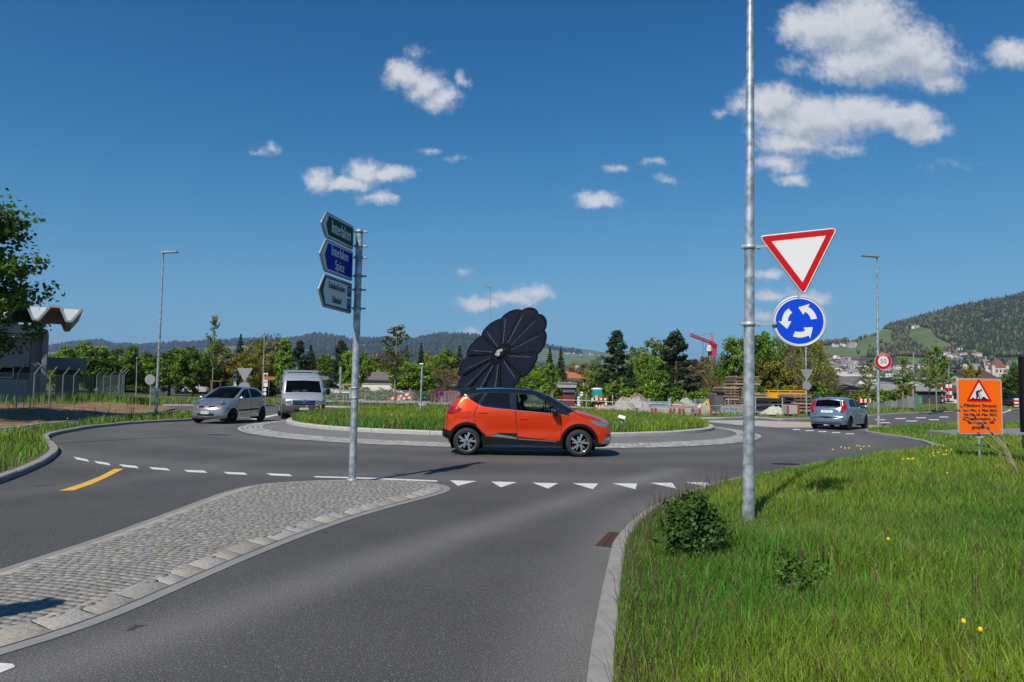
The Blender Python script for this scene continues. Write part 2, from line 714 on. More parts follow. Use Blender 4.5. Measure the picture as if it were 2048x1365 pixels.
def asphalt_mat():
    m = bpy.data.materials.new("asphalt")
    m.use_nodes = True
    t = m.node_tree
    b = t.nodes['Principled BSDF']
    tc = nd(t, 'ShaderNodeTexCoord')
    at = nd(t, 'ShaderNodeAttribute', attribute_name='wear')

    def noise(s, d=3.0):
        n = nd(t, 'ShaderNodeTexNoise')
        n.inputs['Scale'].default_value = s
        n.inputs['Detail'].default_value = d
        t.links.new(tc.outputs['Object'], n.inputs['Vector'])
        return n.outputs[0]
    vo = nd(t, 'ShaderNodeTexVoronoi')
    vo.inputs['Scale'].default_value = 95
    t.links.new(tc.outputs['Object'], vo.inputs['Vector'])
    sp = nd(t, 'ShaderNodeSeparateColor')
    t.links.new(vo.outputs['Color'], sp.inputs[0])
    stone = mth(t, 'MULTIPLY', mrange(t, sp.outputs[0], .80, .97, 0, 1), mrange(t, vo.outputs['Distance'], .55, .25, 0, 1))
    big = noise(.55, 4)
    fine = noise(95, 3)
    wear = mth(t, 'ADD', at.outputs['Fac'], mth(t, 'MULTIPLY', mth(t, 'SUBTRACT', big, .5), .55), None, True)
    base = mixc(t, wear, (.066, .065, .064), (.172, .166, .158))
    base = mixc(t, mrange(t, fine, .30, .70, .0, 1), mixc(t, 1, base, (.38, .38, .39), 'MULTIPLY'), mixc(t, 1, base, (1.55, 1.55, 1.53), 'MULTIPLY'))
    base = mixc(t, mth(t, 'MULTIPLY', stone, .55), base, (.40, .39, .38))
    tar = noise(1.7, 6)
    base = mixc(t, mth(t, 'MULTIPLY', mrange(t, tar, .705, .73, 0, 1), .7), base, (.018, .018, .018))
    t.links.new(base, b.inputs['Base Color'])
    b.inputs['Roughness'].default_value = .82
    b.inputs['Specular IOR Level'].default_value = .35
    bp = nd(t, 'ShaderNodeBump')
    bp.inputs['Strength'].default_value = .55
    bp.inputs['Distance'].default_value = .006
    t.links.new(vo.outputs['Distance'], bp.inputs['Height'])
    t.links.new(bp.outputs[0], b.inputs['Normal'])
    MATS['asphalt'] = m
    return m


ASPHALT = asphalt_mat()
GALV = mat('galvanised_steel', rough=.42, metal=.5, col=(.27, .30, .32), col2=(.56, .59, .61), scale=11, detail=8, bump=.08)
GALV2 = mat('dull_steel', (.36, .38, .39), .5, .5, .15, 9)
ALU = mat('aluminium', (.62, .64, .66), .35, .8, .08, 5)
CONC = mat('concrete', (.36, .35, .33), .9, 0, .22, 2.5, .25, 40)
CONC_LT = mat('pale_concrete', (.40, .39, .365), .9, 0, .3, 3.5, .25, 40)
GRANITE = mat('granite_kerb', (.27, .26, .24), .85, 0, .35, 7, .35, 60, detail=7)
WHITE_PAINT = mat('white_road_paint', (.64, .63, .61), .7, 0, .34, 9, .2, 90, detail=8)
YELLOW_PAINT = mat('yellow_road_paint', (.74, .43, .035), .7, 0, .3, 9, .2, 90)
BLACK = mat('black_plastic', (.009, .009, .010), .6, 0, .2, 20, spec=.2)
DARK = mat('dark_grey_plastic', (.045, .047, .05), .6, 0, .15, 20)
WHITE = mat('white_enamel', (.80, .80, .79), .4, 0, .04, 3)
RED = mat('red_enamel', (.52, .012, .018), .4, 0, .06, 4)
BLUE = mat('blue_enamel', (.012, .06, .52), .35, 0, .06, 4)
# ---------------------------------------------------------------- ground, roads, kerbs, markings
RC = np.array([-0.4, 30.3])          # centre of the roundabout
R_RING_O, R_RING_I, R_KERB = 10.25, 9.35, 8.55


def gl(pts, z=0.0):
    return [(G(x, y, z).x, G(x, y, z).y) for x, y in pts]


def circ(r, n=160, a0=0, a1=2 * pi):
    return [(RC[0] + r * cos(a0 + (a1 - a0) * i / n), RC[1] + r * sin(a0 + (a1 - a0) * i / n)) for i in range(n)]


def sheet(name, V, T, m, smooth=True, attr=None, parent=None, col=None):
    o = np_mesh(name, V, [3] * len(T), T.ravel(), m, parent, col=col, smooth=smooth)
    if attr is not None:
        a = o.data.attributes.new('wear', 'FLOAT', 'POINT')
        a.data.foreach_set('value', np.asarray(attr, np.float32))
    return o


# the base ground to the horizon
gm = mat('meadow_ground', (.055, .085, .022), .95, 0, .35, .06, detail=8, col2=(.10, .105, .04))
o = MB().add([(-9000, -400, -.06), (9000, -400, -.06), (9000, 12000, -.06), (-9000, 12000, -.06)], [(0, 1, 2, 3)]).build('ground', gm)
tag(o, kind='structure')

# asphalt with lighter, polished wheel tracks
xs = np.concatenate([np.arange(-70, -12, 1.0), np.arange(-12, 14, .25), np.arange(14, 85, 1.0)])
ys = np.concatenate([np.arange(-6, 24, .25), np.arange(24, 72, .6)])
gx, gy = np.meshgrid(xs, ys)
V = np.column_stack([gx.ravel(), gy.ravel(), np.zeros(gx.size)])
nx, ny = len(xs), len(ys)
ii = (np.arange(ny - 1)[:, None] * nx + np.arange(nx - 1)[None, :]).ravel()
Q = np.column_stack([ii, ii + 1, ii + 1 + nx, ii + nx])
r = np.hypot(V[:, 0] - RC[0], V[:, 1] - RC[1])


def band(d, w):
    return np.exp(-(d / w) ** 2)


lane_mid = np.array(gl([(-500, 1500), (150, 1330), (480, 1215), (760, 1120), (980, 1048), (1190, 985), (1350, 940)]))
lane_mid = smooth_line(lane_mid, .5, it=6)
dl = poly_dist(V[:, :2], lane_mid, closed=False)
edge = np.array(gl([(1120, 1900), (1150, 1365), (1175, 1200), (1215, 1110), (1265, 1040), (1330, 1000), (1420, 965)]))
de = poly_dist(V[:, :2], smooth_line(edge, .5, it=3), closed=False)
lm2 = np.array(gl([(-300, 1020), (60, 985), (300, 955), (480, 920), (700, 900)]))
d2 = poly_dist(V[:, :2], smooth_line(lm2, .5, it=6), closed=False)
wear = .10 + .60 * band(dl, .34) + .62 * band(de, .42) + .22 * band(r - 13.6, .6) + .30 * band(r - 11.0, .5) \
    + .34 * band(r - 16.9, .8) + .2 * band(d2, .5) + .25 * np.clip((V[:, 1] - 14) / 14, 0, 1)
wear = np.clip(wear, 0, 1)
road = np_mesh('road', V, [4] * len(Q), Q.ravel(), ASPHALT, smooth=True)
a = road.data.attributes.new('wear', 'FLOAT', 'POINT')
a.data.foreach_set('value', wear.astype(np.float32))
tag(road, kind='structure')


def kerb(name, line, w, h, m, z0=-.03, closed=False, face=1, stone=1.0, cham=.02):
    """kerb stones along a line; w to the inner side, joints every `stone` metres"""
    A = smooth_line(line, .25, closed, 2)
    n = len(A)
    t = np.roll(A, -1, 0) - np.roll(A, 1, 0) if closed else np.gradient(A, axis=0)
    t /= np.linalg.norm(t, axis=1)[:, None] + 1e-9
    nrm = np.column_stack([-t[:, 1], t[:, 0]]) * face
    s = np.concatenate([[0], np.cumsum(np.linalg.norm(np.diff(A, axis=0), axis=1))])
    mb = MB()
    k = 0
    tot = s[-1] + (np.linalg.norm(A[0] - A[-1]) if closed else 0)
    if closed:
        A2, N2, s2 = np.vstack([A, A[:1]]), np.vstack([nrm, nrm[:1]]), np.append(s, tot)
    else:
        A2, N2, s2 = A, nrm, s

    def at(q):
        return (np.array([np.interp(q, s2, A2[:, 0]), np.interp(q, s2, A2[:, 1])]),
                np.array([np.interp(q, s2, N2[:, 0]), np.interp(q, s2, N2[:, 1])]))
    q = 0.0
    while q < tot - .05:
        q1 = min(q + stone * random.uniform(.92, 1.08), tot)
        m_ = max(2, int((q1 - q) / .3) + 1)
        dz, dn = random.uniform(-.006, .006), random.uniform(-.006, .006)
        rows = []
        for j in range(m_ + 1):
            p, nn = at(q + .006 + (q1 - q - .012) * j / m_)
            c = p + nn * dn
            rows.append([(*c, z0), (*c, h + dz - cham), (*(c + nn * cham), h + dz), (*(c + nn * (w - .01)), h + dz), (*(c + nn * w), h + dz - .01), (*(c + nn * w), z0)])
        vs = [p for r_ in rows for p in r_]
        fs = []
        for j in range(m_):
            for i in range(5):
                f = (j * 6 + i, j * 6 + i + 1, (j + 1) * 6 + i + 1, (j + 1) * 6 + i)
                fs.append(f if face < 0 else f[::-1])
        e0, e1 = tuple(range(6)), tuple(m_ * 6 + i for i in range(5, -1, -1))
        fs += [e0, e1]
        mb.add(vs, fs)
        q = q1
    o = mb.build(name, m)
    tag(o, kind='structure')
    return A, nrm


def off(A, nrm, d):
    return A + nrm * d


# ---- right foreground verge
RV_PX = [(1128, 2300), (1150, 1700), (1174, 1365), (1190, 1281), (1204, 1196), (1218, 1129), (1227, 1097), (1261, 1057.7), (1300, 1026), (1334, 1012), (1395, 988),
         (1430, 976), (1483, 964), (1560, 948), (1650, 931), (1740, 917), (1810, 909), (1850, 905.5), (1872, 901), (1868, 895), (1843, 886), (1799, 877), (1755, 871),
         (1731, 867), (1727, 864.5), (1735, 862), (1760, 859.5), (1850, 856.5), (1950, 853), (2048, 849), (2150, 845.5)]
rv_line = np.array(gl(RV_PX))
RVA, RVN = kerb('kerb', rv_line, .15, .10, GRANITE, face=-1)
rv_in = off(RVA, RVN, .145)
RV = np.vstack([rv_in, [(50, rv_in[-1][1] + 1), (50, -4), (rv_in[0][0] + .2, -4)]])


def rv_z(V):
    V = np.asarray(V)
    d = poly_dist(V[:, :2], rv_in, closed=False)
    s = np.clip(d / 2.2, 0, 1)
    s = s * s * (3 - 2 * s)
    return .085 + .14 * s + .07 * (fbm(V[:, 0] * .7, V[:, 1] * .7, 3) - .5) * s


soil_m = mat('grass_soil', (.085, .11, .025), .95, 0, .4, 3, .4, 30, col2=(.14, .115, .055), detail=7)
V, T = cdt_fill(RV, step=.45, zf=rv_z)
tag(sheet('verge', V, T, soil_m), kind='structure')
# pavement on the far side of the right verge
pv = gl([(1850, 862), (1920, 859.5), (2048, 857), (2250, 853), (2250, 874), (2048, 873), (1960, 870), (1900, 867)], .30)
tag(MB().prism(pv, .1, .305).build('pavement', mat('pavement_asphalt', (.20, .20, .20), .9, 0, .15, 4, .3, 80)), kind='structure')

# ---- left near verge with the cycle path behind it
LV_PX = [(-500, 1115), (-200, 1024), (0, 968), (48, 949), (92, 928.5), (115, 911), (118, 904), (111, 895.5), (101.7, 886), (95.5, 878), (103.6, 873), (129.5, 866.7),
         (187, 856.5), (264, 848.5), (320, 845.5), (378, 842.5), (425, 838), (452, 832), (448, 827), (420, 824), (380, 822.5)]
LVA, LVN = kerb('kerb', gl(LV_PX), .17, .10, GRANITE, face=1)
lv_in = off(LVA, LVN, .165)
path_lo = gl([(380, 823), (300, 832.5), (230, 841), (160, 849), (60, 863), (0, 871), (-250, 905), (-600, 960)], .06)
LV = np.vstack([lv_in, path_lo])


def lv_z(V):
    V = np.asarray(V)
    d = poly_dist(V[:, :2], LV)
    s = np.clip(d / 1.2, 0, 1)
    return .085 + .07 * s + .05 * (fbm(V[:, 0], V[:, 1], 9) - .5) * s


V, T = cdt_fill(LV, step=.5, zf=lv_z)
tag(sheet('verge', V, T, soil_m), kind='structure')
path_hi = gl([(-600, 935), (-250, 887), (0, 859.5), (110, 846.5), (200, 837), (262, 830.5), (330, 822)], .06)
PATH = path_lo + path_hi
tag(MB().prism(PATH, -.03, .062).build('path', mat('path_asphalt', (.125, .122, .125), .9, 0, .2, 3, .3, 80)), kind='structure')
kerb('kerb', path_hi, .12, .10, CONC_LT, face=1, stone=1.0)

# dirt bank behind the path
DIRT = path_hi + gl([(352, 817), (318, 810.5), (262, 806.5), (200, 800), (60, 799), (-300, 806), (-700, 830)], .06)


def dirt_z(V):
    V = np.asarray(V)
    d = poly_dist(V[:, :2], DIRT)
    s = np.clip(d / 3.0, 0, 1)
    return .07 + .30 * s * s + .12 * (fbm(V[:, 0] * .8, V[:, 1] * .8, 5) - .5) * s


V, T = cdt_fill(DIRT, step=.6, zf=dirt_z)
dirt_m = mat('bare_earth', (.17, .098, .045), .95, 0, .35, 1.3, .5, 14, col2=(.27, .175, .09), detail=8)
tag(sheet('bare_ground', V, T, dirt_m), kind='structure')

# ---- far verge behind the roundabout (yard side)
FV_PX = [(-500, 806), (-200, 809), (100, 811), (318, 812), (540, 813), (632, 814), (720, 817), (800, 820), (900, 824), (1100, 829), (1250, 834), (1380, 838), (1440, 838.5), (1513, 836.5), (1560, 841.5),
         (1634, 838.5), (1738, 833.5), (1811, 828), (1912, 824.5), (2048, 819), (2200, 812)]
FVA, FVN = kerb('kerb', gl(FV_PX), .18, .10, CONC_LT, face=1)
fv_in = off(FVA, FVN, .175)
FV = np.vstack([fv_in, [(120, fv_in[-1][1]), (120, 160), (-130, 160), (-130, fv_in[0][1])]])


def fv_z(V):
    V = np.asarray(V)
    return .09 + .05 * fbm(V[:, 0] * .3, V[:, 1] * .3, 8)


V, T = cdt_fill(FV, step=2.2, zf=fv_z)
tag(sheet('field', V, T, mat('field_soil', (.07, .09, .028), .95, 0, .35, .5, .3, 12, col2=(.13, .125, .06), detail=8)), kind='structure')
# gravel yard and footway beyond the fence
yard = gl([(640, 806), (900, 813), (1120, 818), (1400, 831), (1520, 829), (1640, 826), (1700, 812), (1690, 800), (1300, 797), (640, 797)], .13)
V, T = cdt_fill(yard, step=2.0, zf=lambda V: .17 + .1 * fbm(V[:, 0] * .4, V[:, 1] * .4, 2))
tag(sheet('gravel_yard', V, T, mat('gravel', (.30, .28, .25), .95, 0, .35, 2, .6, 12, detail=9)), kind='structure')
tag(MB().prism(gl([(560, 800.5), (632, 801), (740, 803.5), (860, 808), (860, 810), (740, 805.5), (632, 803), (560, 802.5)], .16), 0, .20).build('footway', CONC_LT), kind='structure')
# pale concrete splitter on the right arm
tag(MB().prism(gl([(1405, 843.5), (1500, 842.5), (1560, 845), (1650, 849), (1658, 853), (1640, 856), (1560, 855.5), (1470, 850)]), -.03, .05).build('traffic_island_paving', CONC_LT), kind='structure')

# ---- roundabout: sett ring, apron, kerb, grass mound
setts_m = mat('granite_setts', tint=True, rough=.85, var=.22, scale=30, bump=.35, bscale=70, detail=6)
mortar = mat('mortar_joints', (.185, .170, .15), .95, 0, .3, 12, .4, 60)


def sett_mesh(cells):
    """cells: list of (4 corners xy anticlockwise, z top, tint) -> chamfered stones"""
    Vs, Fs, n, C = [], [], [], []
    for (q, z, c) in cells:
        q = np.asarray(q)
        m = q.mean(0)
        ins = m + (q - m) * .93
        b = len(Vs)
        tl = [random.uniform(-.003, .003) for _ in range(4)]
        Vs += [(*p, z[i] - .008) for i, p in enumerate(q)] + [(*p, z[i] + tl[i]) for i, p in enumerate(ins)]
        Fs += [b + 4, b + 5, b + 6, b + 7]
        n.append(4)
        C.append(c)
        for i in range(4):
            j = (i + 1) % 4
            Fs += [b + i, b + j, b + 4 + j, b + 4 + i]
            n.append(4)
            C.append(c)
    return np.array(Vs), n, np.array(Fs), np.array(C)


def grey(lo=.22, hi=.42, warm=.0):
    g = random.uniform(lo, hi)
    w = random.uniform(-.012, .03) + warm
    return (g + w, g + w * .35, g - w * .6)


def ring_z(r):
    if r > R_RING_I:
        return .006 + .05 * (R_RING_O - r) / (R_RING_O - R_RING_I)
    return .056 + .145 * (R_RING_I - r) / (R_RING_I - R_KERB)


prof = [(R_RING_O + .05, -.02), (R_RING_O, -.004), (R_RING_I, .040)]
mb = MB()
mb.lathe(prof, 160, 0, Matrix.Translation((RC[0], RC[1], 0)))
tag(mb.build('ring_bed', mortar), kind='structure')
cells = []
for k, (ra, rb) in enumerate([(R_RING_I + i * .18, R_RING_I + (i + 1) * .18) for i in range(5)]):
    n = int(2 * pi * ra / .21)
    ph = random.random()
    for i in range(n):
        a0, a1 = 2 * pi * (i + ph + .04) / n, 2 * pi * (i + ph + .96) / n
        q = [(RC[0] + rr * cos(t), RC[1] + rr * sin(t)) for rr, t in ((ra + .008, a0), (rb - .008, a0), (rb - .008, a1), (ra + .008, a1))]
        zz = [ring_z(ra) + .012, ring_z(rb) + .012, ring_z(rb) + .012, ring_z(ra) + .012]
        cells.append((q, zz, grey(.24, .38)))
V, n, F, C = sett_mesh(cells)
tag(np_mesh('sett_ring', V, n, F, setts_m, col=C), kind='structure')
apron = MB().lathe([(R_RING_I + .005, .045), (R_RING_I - .02, .055), (R_KERB - .02, .205)], 160, 0, Matrix.Translation((RC[0], RC[1], 0)))
tag(apron.build('apron', mat('apron_asphalt', (.15, .148, .145), .9, 0, .25, 1.2, .4, 90, detail=8)), kind='structure')
KA, KN = kerb('island_kerb', circ(R_KERB), .22, .325, CONC_LT, z0=.1, closed=True, face=1, stone=1.0, cham=.03)


def isl_z(V):
    V = np.asarray(V)
    r = np.hypot(V[:, 0] - RC[0], V[:, 1] - RC[1])
    s = np.clip((R_KERB - .2 - r) / 3, 0, 1)
    return .30 + .16 * s * (2 - s) + .06 * (fbm(V[:, 0], V[:, 1], 4) - .5) * s


V, T = cdt_fill(circ(R_KERB - .20, 120), step=.5, zf=isl_z)
tag(sheet('roundabout_island', V, T, soil_m), kind='structure')

# ---- splitter island with setts in the foreground
SP_UP = [(-700, 1370), (-300, 1236), (0, 1140), (200, 1076), (350, 1021), (440, 987), (500, 971), (560, 965.5), (640, 963), (705, 961.5), (800, 961.5), (860, 965), (893, 971), (905, 978)]
SP_LO = [(897, 985), (860, 995), (780, 1016), (700, 1040), (600, 1076), (500, 1117), (400, 1161), (300, 1206), (200, 1250), (100, 1284), (0, 1312), (-300, 1400), (-700, 1520)]
sp = smooth_line(gl(SP_UP + SP_LO), .25, closed=True, it=2)
SPz = .05
tag(MB().prism([tuple(p) for p in sp], -.03, .006).build('traffic_island_edge', mat('concrete_edging', (.24, .235, .225), .9, 0, .25, 5, .35, 70, detail=8)), kind='structure')


def inset(poly, d):
    A = np.asarray(poly)
    t = np.roll(A, -1, 0) - np.roll(A, 1, 0)
    t /= np.linalg.norm(t, axis=1)[:, None]
    n = np.column_stack([-t[:, 1], t[:, 0]])
    ar = np.sum(A[:, 0] * np.roll(A[:, 1], -1) - np.roll(A[:, 0], -1) * A[:, 1])
    return A + n * d * (1 if ar > 0 else -1)


sp1, sp2 = inset(sp, .12), inset(sp, .32)
for _ in range(3):
    sp2 = .25 * np.roll(sp2, 1, 0) + .5 * sp2 + .25 * np.roll(sp2, -1, 0)
tag(MB().prism([tuple(p) for p in sp1], .0, .012).build('sett_bed', mortar), kind='structure')
tag(MB().prism([tuple(p) for p in inset(sp2, .02)], .0, .0455).build('sett_bed', mortar), kind='structure')
# edge stones, then rows of setts across the island
cells = []
A, B = sp1, sp2
sl = np.concatenate([[0], np.cumsum(np.linalg.norm(np.roll(A, -1, 0) - A, axis=1))])
tot = sl[-1]
A_, B_ = np.vstack([A, A[:1]]), np.vstack([B, B[:1]])


def ap(X, q):
    return np.array([np.interp(q % tot, sl, X[:, 0]), np.interp(q % tot, sl, X[:, 1])])


q = 0
while q < tot:
    L = random.uniform(.22, .42)
    z = random.uniform(.0505, .056)
    q0, q1 = q + .008, min(q + L, tot) - .008
    if q1 > q0 + .05:
        c = [ap(A_, q0), ap(A_, q1), ap(B_, q1), ap(B_, q0)]
        ar = sum(c[i][0] * c[(i + 1) % 4][1] - c[(i + 1) % 4][0] * c[i][1] for i in range(4))
        g = grey(.25, .33, .03)
        zs_ = [.016, .016, z, z]
        cells.append((c if ar > 0 else c[::-1], zs_ if ar > 0 else zs_[::-1], g))
    q += L
dirv = np.array(gl([(0, 1225)])[0]) - np.array(gl([(640, 1000)])[0])
dirv /= np.linalg.norm(dirv)
prp = np.array([-dirv[1], dirv[0]])
o0 = np.array(gl([(640, 1000)])[0])
sp3 = inset(sp2, -.035)
row = -3.0
while row < 14:
    w = random.uniform(.066, .086)
    c = -4.0 + random.random() * .1
    while c < 4:
        L = random.uniform(.07, .125)

        def pt(a, b):
            a2 = a + .035 * sin(b * 2.3) + .025 * sin(b * 5.1 + a)
            return o0 + dirv * a2 + prp * b
        qd = [pt(row + .006, c + .006), pt(row + w - .006, c + .006), pt(row + w - .006, c + L - .006), pt(row + .006, c + L - .006)]
        ar = sum(qd[i][0] * qd[(i + 1) % 4][1] - qd[(i + 1) % 4][0] * qd[i][1] for i in range(4))
        cells.append((qd if ar > 0 else qd[::-1], [SPz + random.uniform(-.002, .002)] * 4, grey(.185, .245, .012)))
        c += L
    row += w
cent = np.array([np.mean(c[0], 0) for c in cells])
n_edge = 0
for c in cells:
    if len(set(c[1])) > 1 and abs(min(c[1]) - .016) < 1e-6:
        n_edge += 1
    else:
        break
keep = in_poly(cent, sp3)
keep[:n_edge] = True
cells = [c for c, k in zip(cells, keep) if k and c[0][0][1] > 1.5]
V, n, F, C = sett_mesh(cells)
tag(np_mesh('traffic_island_setts', V, n, F, setts_m, col=C), kind='structure')


# ---- painted markings, 4 mm above the asphalt
def mark(name, polys, m, z=.004):
    mb = MB()
    for p in polys:
        g = gl(p, z)
        ar = sum(g[i][0] * g[(i + 1) % len(g)][1] - g[(i + 1) % len(g)][0] * g[i][1] for i in range(len(g)))
        g = g if ar > 0 else g[::-1]
        mb.add([(x, y, z) for x, y in g], [tuple(range(len(g)))])
    return tag(mb.build(name, m), kind='structure')


tri = [[(900, 961), (953, 962.5), (916, 972)], [(982, 963.5), (1034, 964.6), (1002, 975)], [(1064, 965.6), (1116, 966.7), (1096, 977.7)], [(1145, 966.7), (1197, 967.4), (1185.6, 978.8)],
       [(1223.7, 967), (1274, 967.4), (1271, 978.8)], [(1299, 966), (1345, 966), (1352.6, 977.6)], [(1369, 965), (1414, 965), (1426, 975)]]
mark('give_way_marking', tri, WHITE_PAINT)
dash = []
for (x, y, hw) in [(163, 919, 16), (205, 926.6, 17), (258, 933, 20), (319, 938, 21.5), (391, 943, 24), (470.6, 947, 25), (559, 950, 27)]:
    sl_ = {163: .2, 205: .16, 258: .11, 319: .07}.get(x, .04)
    dash.append([(x - hw, y - 2 - hw * sl_), (x + hw * .7, y - 2 + hw * sl_ * .6), (x + hw, y + 2 + hw * sl_), (x - hw * .62, y + 2 - hw * sl_ * .6)])
mark('edge_marking', dash, WHITE_PAINT)
mark('line_marking', [[(627, 952.6), (700, 954.4), (790, 957.6), (875, 961.4), (874, 964), (790, 960.4), (700, 957), (631, 955.2)]], WHITE_PAINT)
mark('yellow_marking', [[(117.6, 982), (165, 967), (200, 953), (229, 938), (247, 938), (214, 955), (185, 968), (147, 981)]], YELLOW_PAINT)
mark('arrow_marking', [[(-60, 1338), (0, 1326), (26, 1328), (30, 1334), (0, 1346), (-60, 1366)]], WHITE_PAINT)
dr = []
for (x, y, hw) in [(1593, 859.5, 8), (1619, 861.6, 9), (1645, 863.5, 9), (1672, 865.7, 9), (1700, 868, 9), (1760, 840, 11), (1801, 837.5, 12), (1842, 836, 11), (1888, 834.5, 10), (1930, 833.5, 10), (1770, 846, 11), (1823, 842.5, 12), (1868, 840, 11)]:
    dr.append([(x - hw, y - .8), (x + hw * .8, y - .9), (x + hw, y + .7), (x - hw * .8, y + .8)])
mark('edge_marking', dr, WHITE_PAINT)
mark('line_marking', [[(2004, 848), (2060, 845), (2060, 847), (2004, 850)], [(2008, 811), (2025, 816), (2022, 822), (2005, 827), (2003, 826), (2017, 821), (2019, 817), (2004, 812)]], WHITE_PAINT)
mark('yellow_marking', [[(1738, 851), (1800, 853.4), (1800, 855), (1738, 852.8)], [(1738, 854), (1790, 856), (1790, 857.3), (1738, 855.4)]], YELLOW_PAINT)
mark('yellow_marking', [[(1525, 846), (1634, 848.4), (1634, 849.6), (1525, 847.4)], [(1560, 842.8), (1634, 845.2), (1634, 846.2), (1560, 843.8)]], YELLOW_PAINT, .056)
mark('line_marking', [[(500, 838), (570, 826), (580, 826), (512, 840)], [(545, 845), (640, 832), (644, 833), (552, 846.5)]], WHITE_PAINT)

# ---- road gully
gq = gl([(1217, 1064.5), (1243, 1067), (1225, 1097), (1188, 1093)], .002)
rust = mat('rusty_iron', (.085, .045, .032), .8, .3, .35, 18, .3, 60)
gr = thing('drain_grate', 'rusty iron drain grate set in the asphalt beside the kerb', 'drain grate', (0, 0, 0))
c0 = np.mean(gq, 0)
mb = MB()
gq = [np.array(p) for p in gq]
mb.prism([tuple(c0 + (p - c0) * 1.10) for p in gq], -.02, .004)
mb.build('frame', mat('grate_frame', (.16, .15, .14), .8, .1, .3, 20), gr)
mb = MB()
for i in range(15):
    for jj in range(2):
        u0, u1 = (i + .12) / 15, (i + .82) / 15
        v0, v1 = (.03, .48) if jj == 0 else (.52, .97)
        f = lambda u, v: (gq[0] * (1 - u) + gq[3] * u) * (1 - v) + (gq[1] * (1 - u) + gq[2] * u) * v
        mb.prism([tuple(f(u0, v0)), tuple(f(u0, v1)), tuple(f(u1, v1)), tuple(f(u1, v0))], 0, .010)
mb.build('bars', rust, gr)
MB().prism([tuple(c0 + (p - c0) * .98) for p in gq], 0, .006).build('sump', BLACK, gr)
# ---------------------------------------------------------------- vehicles
def paint_mat(name, col, rough=.32, metal=.35, coat=1.0):
    m = mat(name, col, rough, metal, .03, 60, coat=coat)
    return m


GLASS = glass_mat('car_glass', (.42, .50, .49), .25)
GLASS_LT = glass_mat('clear_car_glass', (.78, .86, .83), .06)
GLASS_DK = glass_mat('privacy_glass', (.03, .035, .04), .85)
TYRE = mat('tyre_rubber', (.016, .016, .017), .75, 0, .25, 12, .2, 60)
CHROME = mat('chrome_trim', (.75, .76, .78), .12, 1.0)
LENS = mat('headlamp_lens', (.24, .26, .28), .08, .5, .5, 22, coat=1)
LENS_RED = mat('tail_lamp_red', (.30, .004, .006), .15, 0, .3, 20, coat=.6)
LENS_AMB = mat('amber_lens', (.65, .16, .01), .1, 0, .1, 20, coat=1)
GAP = mat('panel_gap', (.006, .006, .006), .9)
PLATE = mat('number_plate_white', (.72, .72, .70), .5)
INK = mat('black_lettering', (.012, .012, .013), .5)
SEAT = mat('seat_fabric', (.025, .025, .028), .9, 0, .2, 20)
ALLOY = mat('alloy_silver', (.55, .56, .58), .25, .85)


def catmull(cp, sub=6):
    """cp rows (x, z, b): smooth curve with the control index kept as parameter"""
    cp = np.array(cp, float)
    n = len(cp)
    out, ks = [], []
    for i in range(n - 1):
        L = np.hypot(*(cp[i + 1, :2] - cp[i, :2]))
        m_ = max(2, int(L / .07))
        for j in range(m_):
            t = j / m_
            p0, p1, p2, p3 = cp[max(i - 1, 0)], cp[i], cp[i + 1], cp[min(i + 2, n - 1)]
            # tension keeps straight runs straight
            t1, t2 = (p2 - p0) * .5, (p3 - p1) * .5
            l = np.hypot(*(p2 - p1)[:2])
            for q in (t1, t2):
                k = np.hypot(*q[:2])
                if k > l:
                    q *= l / k
            h = (2 * t ** 3 - 3 * t ** 2 + 1) * p1 + (t ** 3 - 2 * t ** 2 + t) * t1 + (-2 * t ** 3 + 3 * t ** 2) * p2 + (t ** 3 - t ** 2) * t2
            out.append(h)
            ks.append(i + t)
    out.append(cp[-1])
    ks.append(n - 1)
    return np.array(out), np.array(ks)


